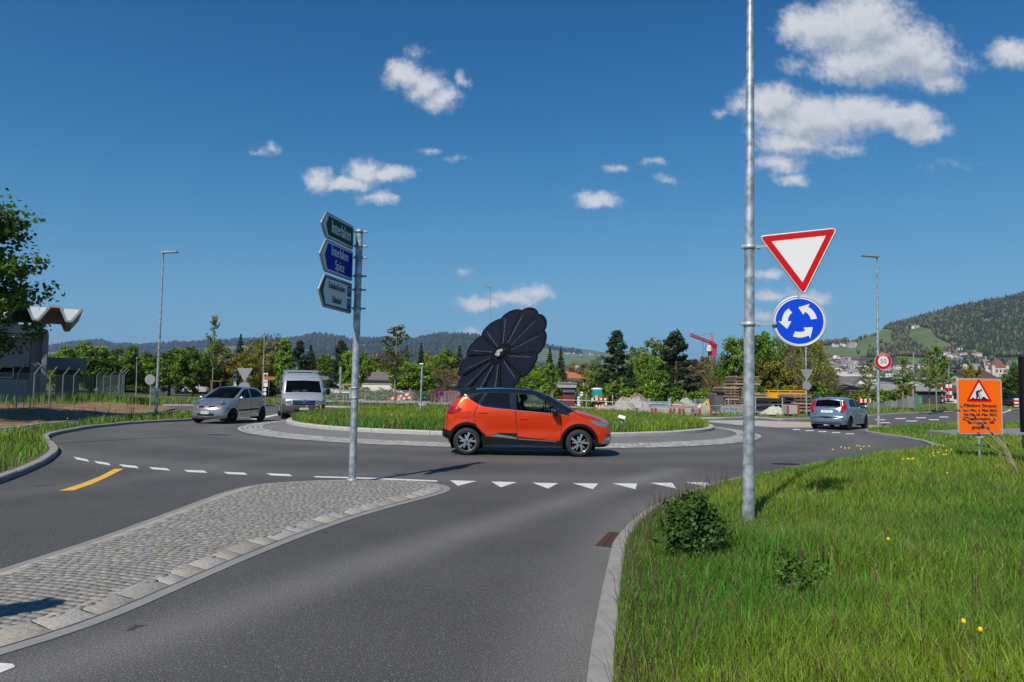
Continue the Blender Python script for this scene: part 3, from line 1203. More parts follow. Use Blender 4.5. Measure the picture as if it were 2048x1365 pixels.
class CarShape:
    def __init__(s, spec):
        s.sp = spec
        C, s.k = catmull(spec['line'])
        s.O = C[:, :2]
        t = np.gradient(s.O, axis=0)
        t /= np.linalg.norm(t, axis=1)[:, None] + 1e-9
        nrm = np.column_stack([t[:, 1], -t[:, 0]])     # outward for a front-bottom -> roof -> rear run
        nrm *= -1 if nrm[len(nrm) // 2, 1] < 0 else 1
        for _ in range(4):
            nrm[1:-1] = (nrm[:-2] + 2 * nrm[1:-1] + nrm[2:]) / 4
        nrm /= np.linalg.norm(nrm, axis=1)[:, None]
        s.N = nrm
        s.E = s.O - nrm * C[:, 2:3]
        s.r = spec.get('round', .07)
        s.yE = s.W(s.E[:, 0], s.E[:, 1]) - s.r

    def W(s, x, z):
        sp = s.sp
        x, z = np.asarray(x, float), np.asarray(z, float)
        w = np.full(x.shape, sp['hw'])
        xf, xr = sp['plan']
        w = w - sp.get('pf', .20) * np.clip((x - xf) / (sp['line'][3][0] - xf + .2), 0, 1.3) ** 2.2
        w = w - sp.get('pr', .12) * np.clip((xr - x) / (xr + sp['L'] / 2), 0, 1.3) ** 2.2
        w = w - sp.get('tumble', .33) * np.clip(z - sp['belt'], 0, 9) ** 1.12
        w = w - .10 * np.clip(.5 - z, 0, 1)
        for (cx, cz, ra) in sp['wheels']:
            d = np.hypot(x - cx, z - cz)
            w = w + .018 * np.exp(-((d - ra - .05) / .06) ** 2)
        w = w - sp.get('crease', .018) * np.exp(-((z - sp.get('crease_z', .55)) / .13) ** 2) * np.clip(1 - np.abs(x) / 1.3, 0, 1)
        return w

    def side_outline(s):
        sp = s.sp
        E = s.E
        pts = [tuple(p) for p in E]
        zs = sp['sill']
        # along the sill from rear to front with the two wheel arches
        for (cx, cz, ra) in sorted(sp['wheels'], key=lambda w: w[0]):
            h = zs - cz
            a0 = math.asin(max(-1, min(1, h / ra)))
            aa = np.linspace(pi - a0, a0, 22)
            pts += [(cx + ra * cos(a), cz + ra * sin(a)) for a in aa]
        return pts


def poly_area(p):
    return sum(p[i][0] * p[(i + 1) % len(p)][1] - p[(i + 1) % len(p)][0] * p[i][1] for i in range(len(p)))


def line_strip(pts, w):
    """thin closed polygon along an open polyline"""
    A = np.array(pts, float)
    t = np.gradient(A, axis=0)
    t /= np.linalg.norm(t, axis=1)[:, None] + 1e-9
    n = np.column_stack([-t[:, 1], t[:, 0]]) * w / 2
    return [tuple(p) for p in (A + n)] + [tuple(p) for p in (A - n)[::-1]]


def mesh_regions(outer, regions, step, dom=None):
    """CDT of an outline with region borders; returns V, T and the region index of each triangle (-1 = none)"""
    vs, es = [], []

    def ring(L):
        b = len(vs)
        vs.extend([tuple(map(float, p)) for p in L])
        es.extend([(b + i, b + (i + 1) % len(L)) for i in range(len(L))])
    ring(outer)
    for _, L in regions:
        ring(L)
    O = np.array(outer)
    x0, y0 = O.min(0)
    x1, y1 = O.max(0)
    sx, sy = step if isinstance(step, tuple) else (step, step)
    gx, gy = np.meshgrid(np.arange(x0 + sx * .5, x1, sx), np.arange(y0 + sy * .5, y1, sy))
    gx = gx + (np.arange(gx.shape[0]) % 2)[:, None] * sx * .5
    g = np.stack([gx.ravel(), gy.ravel()], 1)
    sc = np.array([1 / sx, 1 / sy])
    ok = in_poly(g, O) & (poly_dist(g * sc, O * sc) > .35)
    for _, L in regions:
        ok &= poly_dist(g * sc, np.array(L) * sc) > .28
    vs += [tuple(p) for p in g[ok]]
    r = delaunay_2d_cdt([Vector(v) for v in vs], es, [], 0, 1e-6)
    V = np.array([(v.x, v.y) for v in r[0]])
    T = np.array([t for t in r[2] if len(t) == 3])
    c = V[T].mean(1)
    T = T[in_poly(c, O)]
    c = V[T].mean(1)
    R = np.full(len(T), -1)
    for i, (_, L) in enumerate(regions):
        R[in_poly(c, L)] = i
    a, b, cc = V[T[:, 0]], V[T[:, 1]], V[T[:, 2]]
    cr = (b[:, 0] - a[:, 0]) * (cc[:, 1] - a[:, 1]) - (b[:, 1] - a[:, 1]) * (cc[:, 0] - a[:, 0])
    T[cr < 0] = T[cr < 0][:, ::-1]
    return V, T, R


def vert_normals(V, T):
    fn = np.cross(V[T[:, 1]] - V[T[:, 0]], V[T[:, 2]] - V[T[:, 0]])
    N = np.zeros_like(V)
    for i in range(3):
        np.add.at(N, T[:, i], fn)
    return N / (np.linalg.norm(N, axis=1)[:, None] + 1e-12)


def part_mesh(name, V, N, T, m, parent, inset=0.0):
    u, inv = np.unique(T.ravel(), return_inverse=True)
    vv = V[u] - N[u] * inset
    o = np_mesh(name, vv, [3] * len(T), inv.reshape(-1), m, parent, smooth=True)
    o.data.normals_split_custom_set_from_vertices([tuple(n) for n in N[u]])
    return o


def wheel(parent, name, c, R, w, side, spokes=5, style='spoke', turn=0.0, rim_mat=None, dark=True):
    """tyre with rim; side=+1: outer face towards +y (before the car is turned)"""
    wh = thing_part(name, parent, c)
    M_ = Matrix.Rotation(turn, 4, 'Z') @ Matrix.Rotation(-pi / 2 * side, 4, 'X')
    rr = R * .70
    MB().lathe([(rr * .96, -w / 2 + .02), (rr, -w / 2), (R - .035, -w / 2 + .004), (R - .008, -w / 2 + .03), (R, -w / 2 + .05), (R, w / 2 - .05), (R - .008, w / 2 - .03), (R - .035, w / 2 - .004),
                (rr + .02, w / 2 + .004), (rr, w / 2 - .004), (rr * .97, w / 2 - .02)], 36, 0, M_).build('tyre', TYRE, wh)
    mb = MB()
    f = w / 2 - .012
    # barrel, dark disc behind the spokes, rim lip
    mb.lathe([(rr * .985, -w / 2 + .02), (rr * .96, f - .10), (rr * .94, f - .01), (rr * .985, f + .004), (rr, f - .006)], 36, 0, M_)
    mb.lathe([(0, f - .075), (rr * .97, f - .075)], 30, 1, M_)
    for k in range(spokes):
        a = 2 * pi * k / spokes + .3
        S = M_ @ Matrix.Rotation(a, 4, 'Z')
        if style == 'twin':           # wide forked spokes with a dark pocket
            pts = [(.03, -.030), (.10, -.040), (rr * .94, -.088), (rr * .96, -.030), (.12, .004), (rr * .62, .020), (rr * .78, .042), (rr * .60, .052), (.10, .040), (.03, .03)]
        else:
            pts = [(.03, -.026), (rr * .96, -.036), (rr * .96, .036), (.03, .026)]
        n = len(pts)
        A = [S @ Vector((x, y, f + .002 - .02 * (1 - x / rr) * 0 + .012 * (x / rr - 1) * -1)) for x, y in pts]
        B = [S @ Vector((x, y, f - .05)) for x, y in pts]
        tr = tessellate_polygon([[Vector((x, y, 0)) for x, y in pts]])
        ff = []
        for t in tr:
            q = [pts[i] for i in t]
            cr = (q[1][0] - q[0][0]) * (q[2][1] - q[0][1]) - (q[2][0] - q[0][0]) * (q[1][1] - q[0][1])
            ff.append(t if cr > 0 else t[::-1])
        mb.add(A, ff, 0)
        mb.add(A + B, [(i, n + i, n + (i + 1) % n, (i + 1) % n) for i in range(n)], 1)
    mb.lathe([(0, f + .012), (.03, f + .012), (.045, f + .0), (.05, f - .04)], 16, 0 if not dark else 2, M_)
    mb.build('rim', [rim_mat or ALLOY, BLACK, DARK], wh)
    return wh


def thing_part(name, parent, c):
    o = bpy.data.objects.new(name, None)
    COL.objects.link(o)
    o.empty_display_size = .1
    o.parent = parent
    o.location = c
    return o


def build_car(spec, root):
    """body panels, glass, lamps and doors cut from one continuous skin"""
    S = CarShape(spec)
    out = S.side_outline()
    V2, T, R = mesh_regions(out, spec['side'], spec.get('step', .06))
    d = poly_dist(V2, S.E, closed=False)
    rr = S.r
    w = S.W(V2[:, 0], V2[:, 1]) - rr * (1 - np.sqrt(np.clip(1 - (1 - np.clip(d / rr, 0, 1)) ** 2, 0, 1)))
    # lower edge tucks in a little
    k_side = V2
    L = np.column_stack([V2[:, 0], w, V2[:, 1]])
    Rt = np.column_stack([V2[:, 0], -w, V2[:, 1]])
    # the spine: hood, screen, roof, tail as one strip from side to side
    KS = .5
    kk = S.k * KS
    reg = [(n, [(k * KS, t) for k, t in p]) for n, p in spec['spine']]
    outer = [(k, -1.0) for k in kk] + [(k, 1.0) for k in kk[::-1]]
    Vs, Ts, Rs = mesh_regions(outer, reg, (.11, .14))
    ks, tt = Vs[:, 0] / KS, np.clip(Vs[:, 1], -1, 1)

    def f(A, q):
        return np.interp(q, S.k, A)
    pw = spec.get('pow', 2.4)
    bl = 1 - np.abs(tt) ** pw
    x = f(S.E[:, 0], ks) * (1 - bl) + f(S.O[:, 0], ks) * bl
    z = f(S.E[:, 1], ks) * (1 - bl) + f(S.O[:, 1], ks) * bl
    y = tt * f(S.yE, ks)
    SPV = np.column_stack([x, y, z])
    # weld all three skins for continuous shading
    allV = np.concatenate([L, Rt, SPV])
    nL = len(L)
    TL, TR, TS = T[:, ::-1].copy(), T + nL, Ts + 2 * nL
    # orient spine faces outward
    c = allV[TS].mean(1)
    fn = np.cross(allV[TS[:, 1]] - allV[TS[:, 0]], allV[TS[:, 2]] - allV[TS[:, 0]])
    flip = (fn * (c - np.array([0, 0, .7]))).sum(1) < 0
    TS[flip] = TS[flip][:, ::-1]
    for A, sgn in ((TL, 1), (TR, -1)):
        fn = np.cross(allV[A[:, 1]] - allV[A[:, 0]], allV[A[:, 2]] - allV[A[:, 0]])
        fl = fn[:, 1] * sgn < 0
        A[fl] = A[fl][:, ::-1]
    key = np.round(allV / 2e-3).astype(np.int64)
    _, first, inv = np.unique(key, axis=0, return_index=True, return_inverse=True)
    inv = inv.reshape(-1)
    TT = inv[np.concatenate([TL, TR, TS])]
    VV = allV[first]
    lab = np.concatenate([R, R + 1000 * (R >= 0), Rs + 2000 * (Rs >= 0)])
    okT = (TT[:, 0] != TT[:, 1]) & (TT[:, 1] != TT[:, 2]) & (TT[:, 0] != TT[:, 2])
    TT, lab = TT[okT], lab[okT]
    N = vert_normals(VV, TT)
    mats = spec['mats']
    groups = {}
    for key_, names, base in ((0, spec['side'], 0), (1, spec['side'], 1000), (2, spec['spine'], 2000)):
        for i, (nm, _) in enumerate(names):
            sel = TT[lab == base + i]
            if len(sel):
                groups.setdefault((nm, key_ if nm.split('|')[0] not in spec.get('joined', ()) else 9), []).append(sel)
    body = [TT[lab == -1]]
    bmi = [0] * len(body[0])
    BODY_EXTRA = ['panel_gap', 'window_seal', 'side_trim', 'sill_trim']
    parts = {}
    for (nm, sd), tl in groups.items():
        pn = nm.split('|')[0]
        if pn in ('body', 'panel_gap', 'window_seal', 'side_trim', 'sill_trim'):
            body.append(np.concatenate(tl))
            bmi += [0 if pn == 'body' else 1 + BODY_EXTRA.index(pn)] * len(body[-1])
            continue
        tl = np.concatenate(tl)
        m = mats[nm] if nm in mats else mats[pn]
        glassy = 'window' in pn or 'windscreen' in pn
        o = part_mesh(pn, VV, N, tl, m, root, .006 if glassy else 0.0)
        parts.setdefault(nm, []).append(o)
    ob = part_mesh('body', VV, N, np.concatenate(body), mats['body'], root)
    for e in BODY_EXTRA:
        ob.data.materials.append(mats.get(e, GAP))
    ob.data.polygons.foreach_set('material_index', bmi)
    # dark underside, inner arches and cabin floor
    x0, x1 = S.E[:, 0].min() + .25, S.E[:, 0].max() - .25
    mb = MB()
    mb.box(((x0 + x1) / 2, 0, spec['sill'] + .12), (x1 - x0, 2 * spec['hw'] - .34, .16))
    for (cx, cz, ra) in spec['wheels']:
        for sgn in (-1, 1):
            y1 = sgn * (spec['hw'] - .05)
            y0 = sgn * (spec['hw'] - .40)
            aa = np.linspace(-.5, pi + .5, 18)
            vs = [(cx + (ra + .004) * cos(a), y0, cz + (ra + .004) * sin(a)) for a in aa] + [(cx + (ra + .004) * cos(a), y1, cz + (ra + .004) * sin(a)) for a in aa]
            n = len(aa)
            mb.add(vs, [(i, i + 1, n + i + 1, n + i) for i in range(n - 1)])
            mb.add(vs[:n], [tuple(range(n))])
    mb.build('underbody', BLACK, root)
    S.VV = VV
    return S, parts


def seats(root, xs, yw, z0, belt, hw):
    for (x, rows) in xs:
        for y in rows:
            mb = MB()
            mb.box((x + .05, y, z0), (.5, .48, .18), bev=.05)
            mb.box((x - .22, y, z0 + .36), (.16, .46, .62), mat=Matrix.Rotation(-.22, 4, 'Y'), bev=.05)
            mb.box((x - .30, y, z0 + .76), (.10, .26, .20), bev=.04)
            mb.build('seat', SEAT, root)


def spine_point(S, k, y, out=0.0):
    f = lambda A: float(np.interp(k, S.k, A))
    yE = f(S.yE)
    t = max(-1, min(1, y / yE))
    bl = 1 - abs(t) ** S.sp.get('pow', 2.4)
    p = Vector((f(S.E[:, 0]) * (1 - bl) + f(S.O[:, 0]) * bl, y, f(S.E[:, 1]) * (1 - bl) + f(S.O[:, 1]) * bl))
    n = Vector((f(S.N[:, 0]), 0, f(S.N[:, 1]))).normalized()
    return p + n * out, n


def place_on_spine(S, k, y=0.0, out=.004):
    """matrix: local x to the viewer's right, z up, -y out of the car"""
    p, n = spine_point(S, k, y, out)
    zc = Vector((0, 0, 1))
    xa = zc.cross(n) * 1.0          # viewer's right when looking at the panel from outside
    xa.normalize()
    za = n.cross(xa).normalized()
    return Matrix(((xa.x, -n.x, za.x, p.x), (xa.y, -n.y, za.y, p.y), (xa.z, -n.z, za.z, p.z), (0, 0, 0, 1)))


def number_plate(S, root, k, txt, w=.34, h=.10, out=.012):
    M_ = place_on_spine(S, k, 0, out)
    mb = MB().plate([(-w / 2, -h / 2), (w / 2, -h / 2), (w / 2, h / 2), (-w / 2, h / 2)], -.004, .012, M_)
    mb.text(txt, h * .78, M_ @ Matrix.Translation((0, -.0065, 0)), 1, sx=.82)
    return mb.build('number_plate', [PLATE, INK], root)


def mirror(root, p, side, m, s=1.0):
    mb = MB()
    mb.sphere(p, (.075 * s, .12 * s, .085 * s), 10, 0)
    mb.box((p[0] - .03, p[1] - side * .10 * s, p[2] - .055 * s), (.06, .14, .03), 0, 1)
    return mb.build('mirror', [m, BLACK], root)


def handle(root, x, y, z, side, m, ln=.20):
    mb = MB()
    mb.box((x, y + side * .014, z), (ln, .022, .026), bev=.008)
    return mb.build('handle', m, root)


def C2(pts, x0, z0, s):
    return [((x - x0) / s, (z0 - y) / s) for x, y in pts]


# ================================================= orange crossover, side on, in front of the roundabout
def orange_car():
    root = thing('car', 'orange hatchback with black roof driving past the grass roundabout', 'car')
    P_ = lambda pts: C2(pts, 682, 1308, 318)
    ORANGE = mat("orange_pearl_paint", (.84, .050, .0015), .26, .45, .04, 90, coat=.45)
    ROOF = mat('black_roof_paint', (.012, .012, .015), .2, .2, coat=1.0)
    line = [(1.92, .20, .04), (2.10, .29, .09), (2.135, .48, .10), (2.12, .66, .10), (2.06, .82, .09), (1.98, .90, .08), (1.64, 1.02, .06), (1.25, 1.115, .05), (1.18, 1.145, .05),
            (.70, 1.415, .06), (.32, 1.580, .05), (.05, 1.64, .04), (-.57, 1.665, .04), (-1.2, 1.645, .04), (-1.62, 1.605, .04), (-1.72, 1.56, .05), (-1.72, 1.50, .06), (-1.90, 1.25, .07),
            (-2.02, 1.16, .08), (-2.06, 1.0, .08), (-2.08, .70, .08), (-2.13, .60, .08), (-2.13, .42, .08), (-1.96, .34, .04)]
    wf, wr = (1.27, .335, .405), (-1.475, .335, .405)
    arch = lambda c, r, a, b: [(c[0] + r * cos(radians(t)), c[1] + r * sin(radians(t))) for t in np.linspace(a, b, 26)]
    top = P_([(60, 905), (190, 845), (240, 882), (290, 912), (325, 931), (450, 943), (580, 953), (760, 966), (930, 978), (1008, 992), (1000, 975), (1078, 940), (1180, 900), (1000, 700), (500, 600), (60, 700)])
    sd = [('roof_panel', top),
          ('cladding', P_([(330, 1330), (340, 1175), (372, 1158), (470, 1130), (600, 1132), (605, 1158), (760, 1172), (912, 1186), (945, 1180), (950, 1330)])),
          ('cladding|a', arch(wf, .475, -30, 210)), ('cladding|b', arch(wr, .475, -30, 215)),
          ('cladding|c', P_([(0, 1106), (50, 1112), (84, 1122), (112, 1210), (0, 1220)])),
          ('cladding|d', P_([(1200, 1185), (1260, 1208), (1360, 1212), (1360, 1260), (1190, 1260)])),
          ('sill_trim', P_([(376, 1160), (452, 1143), (560, 1157), (604, 1169), (604, 1180), (500, 1168)])),
          ('sill_trim|b', P_([(612, 1170), (908, 1189), (908, 1196), (612, 1181)])),
          ('door', P_([(296, 925), (270, 985), (266, 1030), (282, 1075), (330, 1128), (372, 1156), (470, 1129), (596, 1131), (588, 955), (450, 945)])),
          ('door|front', P_([(596, 955), (604, 1131), (605, 1156), (760, 1170), (905, 1183), (938, 1150), (946, 1110), (944, 1050), (934, 982), (760, 968)])),
          ('window|quarter', P_([(241, 876), (262, 855), (300, 833), (344, 823), (292, 905)])),
          ('window|rear', P_([(318, 918), (346, 860), (372, 826), (450, 822), (538, 823), (548, 944), (430, 934)])),
          ('window|front', P_([(600, 953), (590, 832), (660, 832), (735, 838), (790, 862), (838, 893), (848, 974), (700, 961)])),
          ('window|vent', P_([(857, 972), (850, 900), (890, 925), (918, 945), (932, 982)])),
          ('tail_lamp', P_([(30, 938), (100, 932), (152, 936), (178, 955), (160, 972), (120, 992), (30, 996)])),
          ('headlight', P_([(1160, 1020), (1230, 1026), (1290, 1038), (1340, 1050), (1340, 1082), (1290, 1080), (1222, 1064)])),
          ('fog_surround', P_([(1257, 1206), (1284, 1153), (1360, 1150), (1360, 1208)])),
          ('panel_gap', line_strip(P_([(588, 955), (597, 1050), (605, 1170)]), .014)),
          ('panel_gap|b', line_strip(P_([(296, 925), (270, 985), (266, 1030), (282, 1075), (330, 1128), (370, 1156)]), .014)),
          ('panel_gap|c', line_strip(P_([(934, 982), (944, 1050), (946, 1110), (938, 1150), (910, 1184)]), .014)),
          ('panel_gap|d', line_strip(P_([(1078, 985), (1160, 1012), (1250, 1030)]), .010)),
          ('panel_gap|e', line_strip(P_([(180, 990), (238, 972), (240, 1020), (172, 1024)]), .008)),
          ('window_seal', line_strip(P_([(300, 915), (330, 932), (450, 944), (580, 954), (760, 967), (930, 980)]), .012))]
    spn = [('windscreen', [(8.15, -.93), (10.9, -.90), (10.9, .90), (8.15, .93)]),
           ('roof_panel', [(11, -1.01), (15.6, -1.01), (15.6, 1.01), (11, 1.01)]),
           ('roof_panel|b', [(8.0, -1.01), (8.15, -1.01), (8.15, 1.01), (8.0, 1.01)]),
           ('roof_panel|c', [(8.15, .93), (10.9, .90), (11, .9), (11, 1.01), (8.15, 1.01)]), ('roof_panel|d', [(8.15, -.93), (10.9, -.90), (11, -.9), (11, -1.01), (8.15, -1.01)]),
           ('rear_window', [(16.0, -.9), (17.8, -.9), (17.8, .9), (16.0, .9)]),
           ('grille', [(.6, -.7), (2.4, -.7), (2.4, .7), (.6, .7)]), ('cladding', [(0, -1.01), (1.0, -1.01), (1.0, 1.01), (0, 1.01)]),
           ('cladding|r', [(20.6, -1.01), (23, -1.01), (23, 1.01), (20.6, 1.01)]), ('tail_lamp', [(18.3, .72), (19.4, .72), (19.4, 1.01), (18.3, 1.01)]), ('tail_lamp|b', [(18.3, -.72), (19.4, -.72), (19.4, -1.01), (18.3, -1.01)])]
    spec = dict(line=line, hw=.885, L=4.14, plan=(1.25, -1.45), pf=.20, pr=.14, belt=1.02, tumble=.36, sill=.235, wheels=[wf, wr], side=sd, spine=spn, round=.085, step=.055, crease=.03, crease_z=.62,
                joined=('roof_panel',),
                mats={'body': ORANGE, 'roof_panel': ROOF, 'cladding': BLACK, 'sill_trim': CHROME, 'door': ORANGE, 'window|quarter': GLASS_DK, 'window|rear': GLASS_DK, 'window|front': GLASS_LT, 'window|vent': GLASS_LT,
                      'tail_lamp': LENS_RED, 'headlight': LENS, 'fog_surround': CHROME, 'panel_gap': GAP, 'windscreen': GLASS, 'rear_window': GLASS_DK, 'grille': BLACK, 'window_seal': CHROME})
    S, parts = build_car(spec, root)
    for nm in ('tail_lamp',):
        for o in parts.get(nm, []):
            o['label'] = 'dark red wraparound tail lamp'
    for c, R, tn in ((wf, .332, 0), (wr, .332, 0)):
        for sd_ in (-1, 1):
            wheel(root, 'wheel', (c[0], sd_ * .775, .332), .332, .205, sd_, 5, 'twin')
    for d_, hx, hz in zip(parts.get('door', []) + parts.get('door|front', []), (-1.10, -1.10, -.10, -.10), (1.04, 1.04, .905, .905)):
        sgn = -1 if np.mean([v.co.y for v in d_.data.vertices]) < 0 else 1
        handle(d_, hx, sgn * (float(S.W(hx, hz)) - .004), hz, sgn, ORANGE)
    for sg in (-1, 1):
        mb = MB()
        mb.sphere((.66, sg * .99, 1.10), (.10, .13, .095), 10, 0)
        mb.box((.69, sg * .90, 1.00), (.10, .12, .05), 0, 1)
        mb.box((.68, sg * 1.0, 1.02), (.13, .16, .05), 0, 1, bev=.015)
        mb.build('mirror', [ROOF, BLACK], root)
        # dark bezel and reflector of the headlamp
        for lx, lz, r in ((1.80, .80, .035), (1.92, .79, .03)):
            MB().sphere((lx, sg * (float(S.W(lx, lz)) - .028), lz), (r, .02, r), 8).build('lamp_reflector', CHROME, root)
    mb = MB()
    mb.plate([(-1.45, 1.595), (-1.72, 1.575), (-1.83, 1.572), (-1.83, 1.60), (-1.6, 1.645), (-1.3, 1.655)], -.52, .52)
    mb.build('spoiler', ROOF, root)
    seats(root, [(.02, (-.38, .38)), (-.85, (-.4, 0, .4))], 0, .62, 1, 1)
    mb = MB().box((.72, 0, .98), (.42, 1.36, .20), bev=.06)
    mb.build('dashboard', BLACK, root)
    mb = MB()
    q = [Vector((.44, .38 + .18 * cos(a), 1.03 + .17 * sin(a))) for a in np.linspace(0, 2 * pi, 20)]
    mb.tube(q, .014, 6)
    mb.build('steering_wheel', BLACK, root)
    rp = Vector((.41, 18.66, .004))
    root.location = rp
    # the driver
    d = thing('person', 'driver in dark clothes sitting behind the wheel of the orange hatchback', 'person', rp)
    bm = bmesh.new()
    sk = bm.verts.layers.skin.verify()
    J = {}

    def jt(n, p, r, par=None):
        v = bm.verts.new(p)
        v[sk].radius = (r, r * .9) if not isinstance(r, tuple) else r
        J[n] = v
        if par:
            bm.edges.new((J[par], v))
    jt('pelvis', (-.02, .38, .76), (.15, .17))
    v = J['pelvis']
    v[sk].use_root = True
    jt('waist', (-.08, .38, .92), (.12, .15), 'pelvis')
    jt('chest', (-.13, .38, 1.10), (.12, .17), 'waist')
    jt('neckb', (-.14, .38, 1.24), .07, 'chest')
    jt('neck', (-.12, .38, 1.30), .052, 'neckb')
    jt('head', (-.09, .38, 1.40), (.085, .075), 'neck')
    jt('crown', (-.095, .38, 1.48), (.07, .065), 'head')
    for sg, n in ((1, 'l'), (-1, 'r')):
        jt('sh' + n, (-.12, .38 + sg * .19, 1.17), .062, 'chest')
        jt('el' + n, (.06, .38 + sg * .25, .98), .045, 'sh' + n)
        jt('wr' + n, (.30, .38 + sg * .19, 1.05), .032, 'el' + n)
        jt('ha' + n, (.40, .38 + sg * .17, 1.08), .036, 'wr' + n)
        for f_ in range(4):
            jt('f%d' % f_ + n, (.45, .38 + sg * (.14 + .0 * f_), 1.12 - .02 * f_), .010, 'ha' + n)
        jt('th' + n, (.38, .38 + sg * .13, 1.11), .010, 'ha' + n)
        jt('hip' + n, (.06, .38 + sg * .10, .74), .10, 'pelvis')
        jt('kn' + n, (.48, .38 + sg * .13, .80), .07, 'hip' + n)
        jt('an' + n, (.78, .38 + sg * .12, .52), .045, 'kn' + n)
    me = bpy.data.meshes.new('person')
    bm.to_mesh(me)
    bm.free()
    body = bpy.data.objects.new('body', me)
    COL.objects.link(body)
    body.parent = d
    md = body.modifiers.new('skin', 'SKIN')
    md.use_smooth_shade = True
    ss = body.modifiers.new('sub', 'SUBSURF')
    ss.levels = ss.render_levels = 1
    # clothes below the neck, skin above and on the hands
    skin = mat('skin', (.36, .19, .13), .5)
    me.materials.append(mat('dark_jacket', (.018, .02, .028), .85, 0, .2, 30))
    MB().sphere((-.02, .38, 1.405), (.022, .016, .03), 6).build('nose', skin, d)
    mb = MB()
    mb.sphere((-.066, .38, 1.405), (.088, .074, .105), 10)
    for sg in (-1, 1):
        mb.sphere((-.085, .38 + sg * .078, 1.40), (.02, .01, .03), 6)
    mb.build('face', skin, d)
    MB().sphere((-.105, .38, 1.455), (.10, .082, .085), 10).build('hair', mat('dark_hair', (.012, .009, .007), .7), d)
    return root


orange_car()


def small_hatch(root, PAINT, line, wf, wr, hw, L, sd, spn, belt, plan, pf, pr, R, sill, turn=0.0, joined=(), extra={}, step=.065, tumble=.36, pw=2.4, rnd=.09, crease=.015, steel=False):
    mats = {'body': PAINT, 'door': PAINT, 'window': GLASS, 'windscreen': GLASS, 'rear_window': GLASS, 'cladding': DARK, 'panel_gap': GAP, 'headlight': LENS, 'tail_lamp': LENS_RED, 'grille': BLACK, 'side_trim': BLACK, 'indicator': LENS_AMB, 'bumper': DARK}
    mats.update(extra)
    spec = dict(line=line, hw=hw, L=L, plan=plan, pf=pf, pr=pr, belt=belt, tumble=tumble, sill=sill, wheels=[wf, wr], side=sd, spine=spn, round=rnd, step=step, crease=crease, pow=pw,
                joined=tuple(joined), mats=mats)
    S, parts = build_car(spec, root)
    for c, tn in ((wf, turn), (wr, 0)):
        for sg in (-1, 1):
            wheel(root, 'wheel', (c[0], sg * (hw - .105), R), R, .175, sg, 7 if not steel else 6, 'spoke', tn, rim_mat=(GALV2 if not steel else BLACK))
    return S, parts


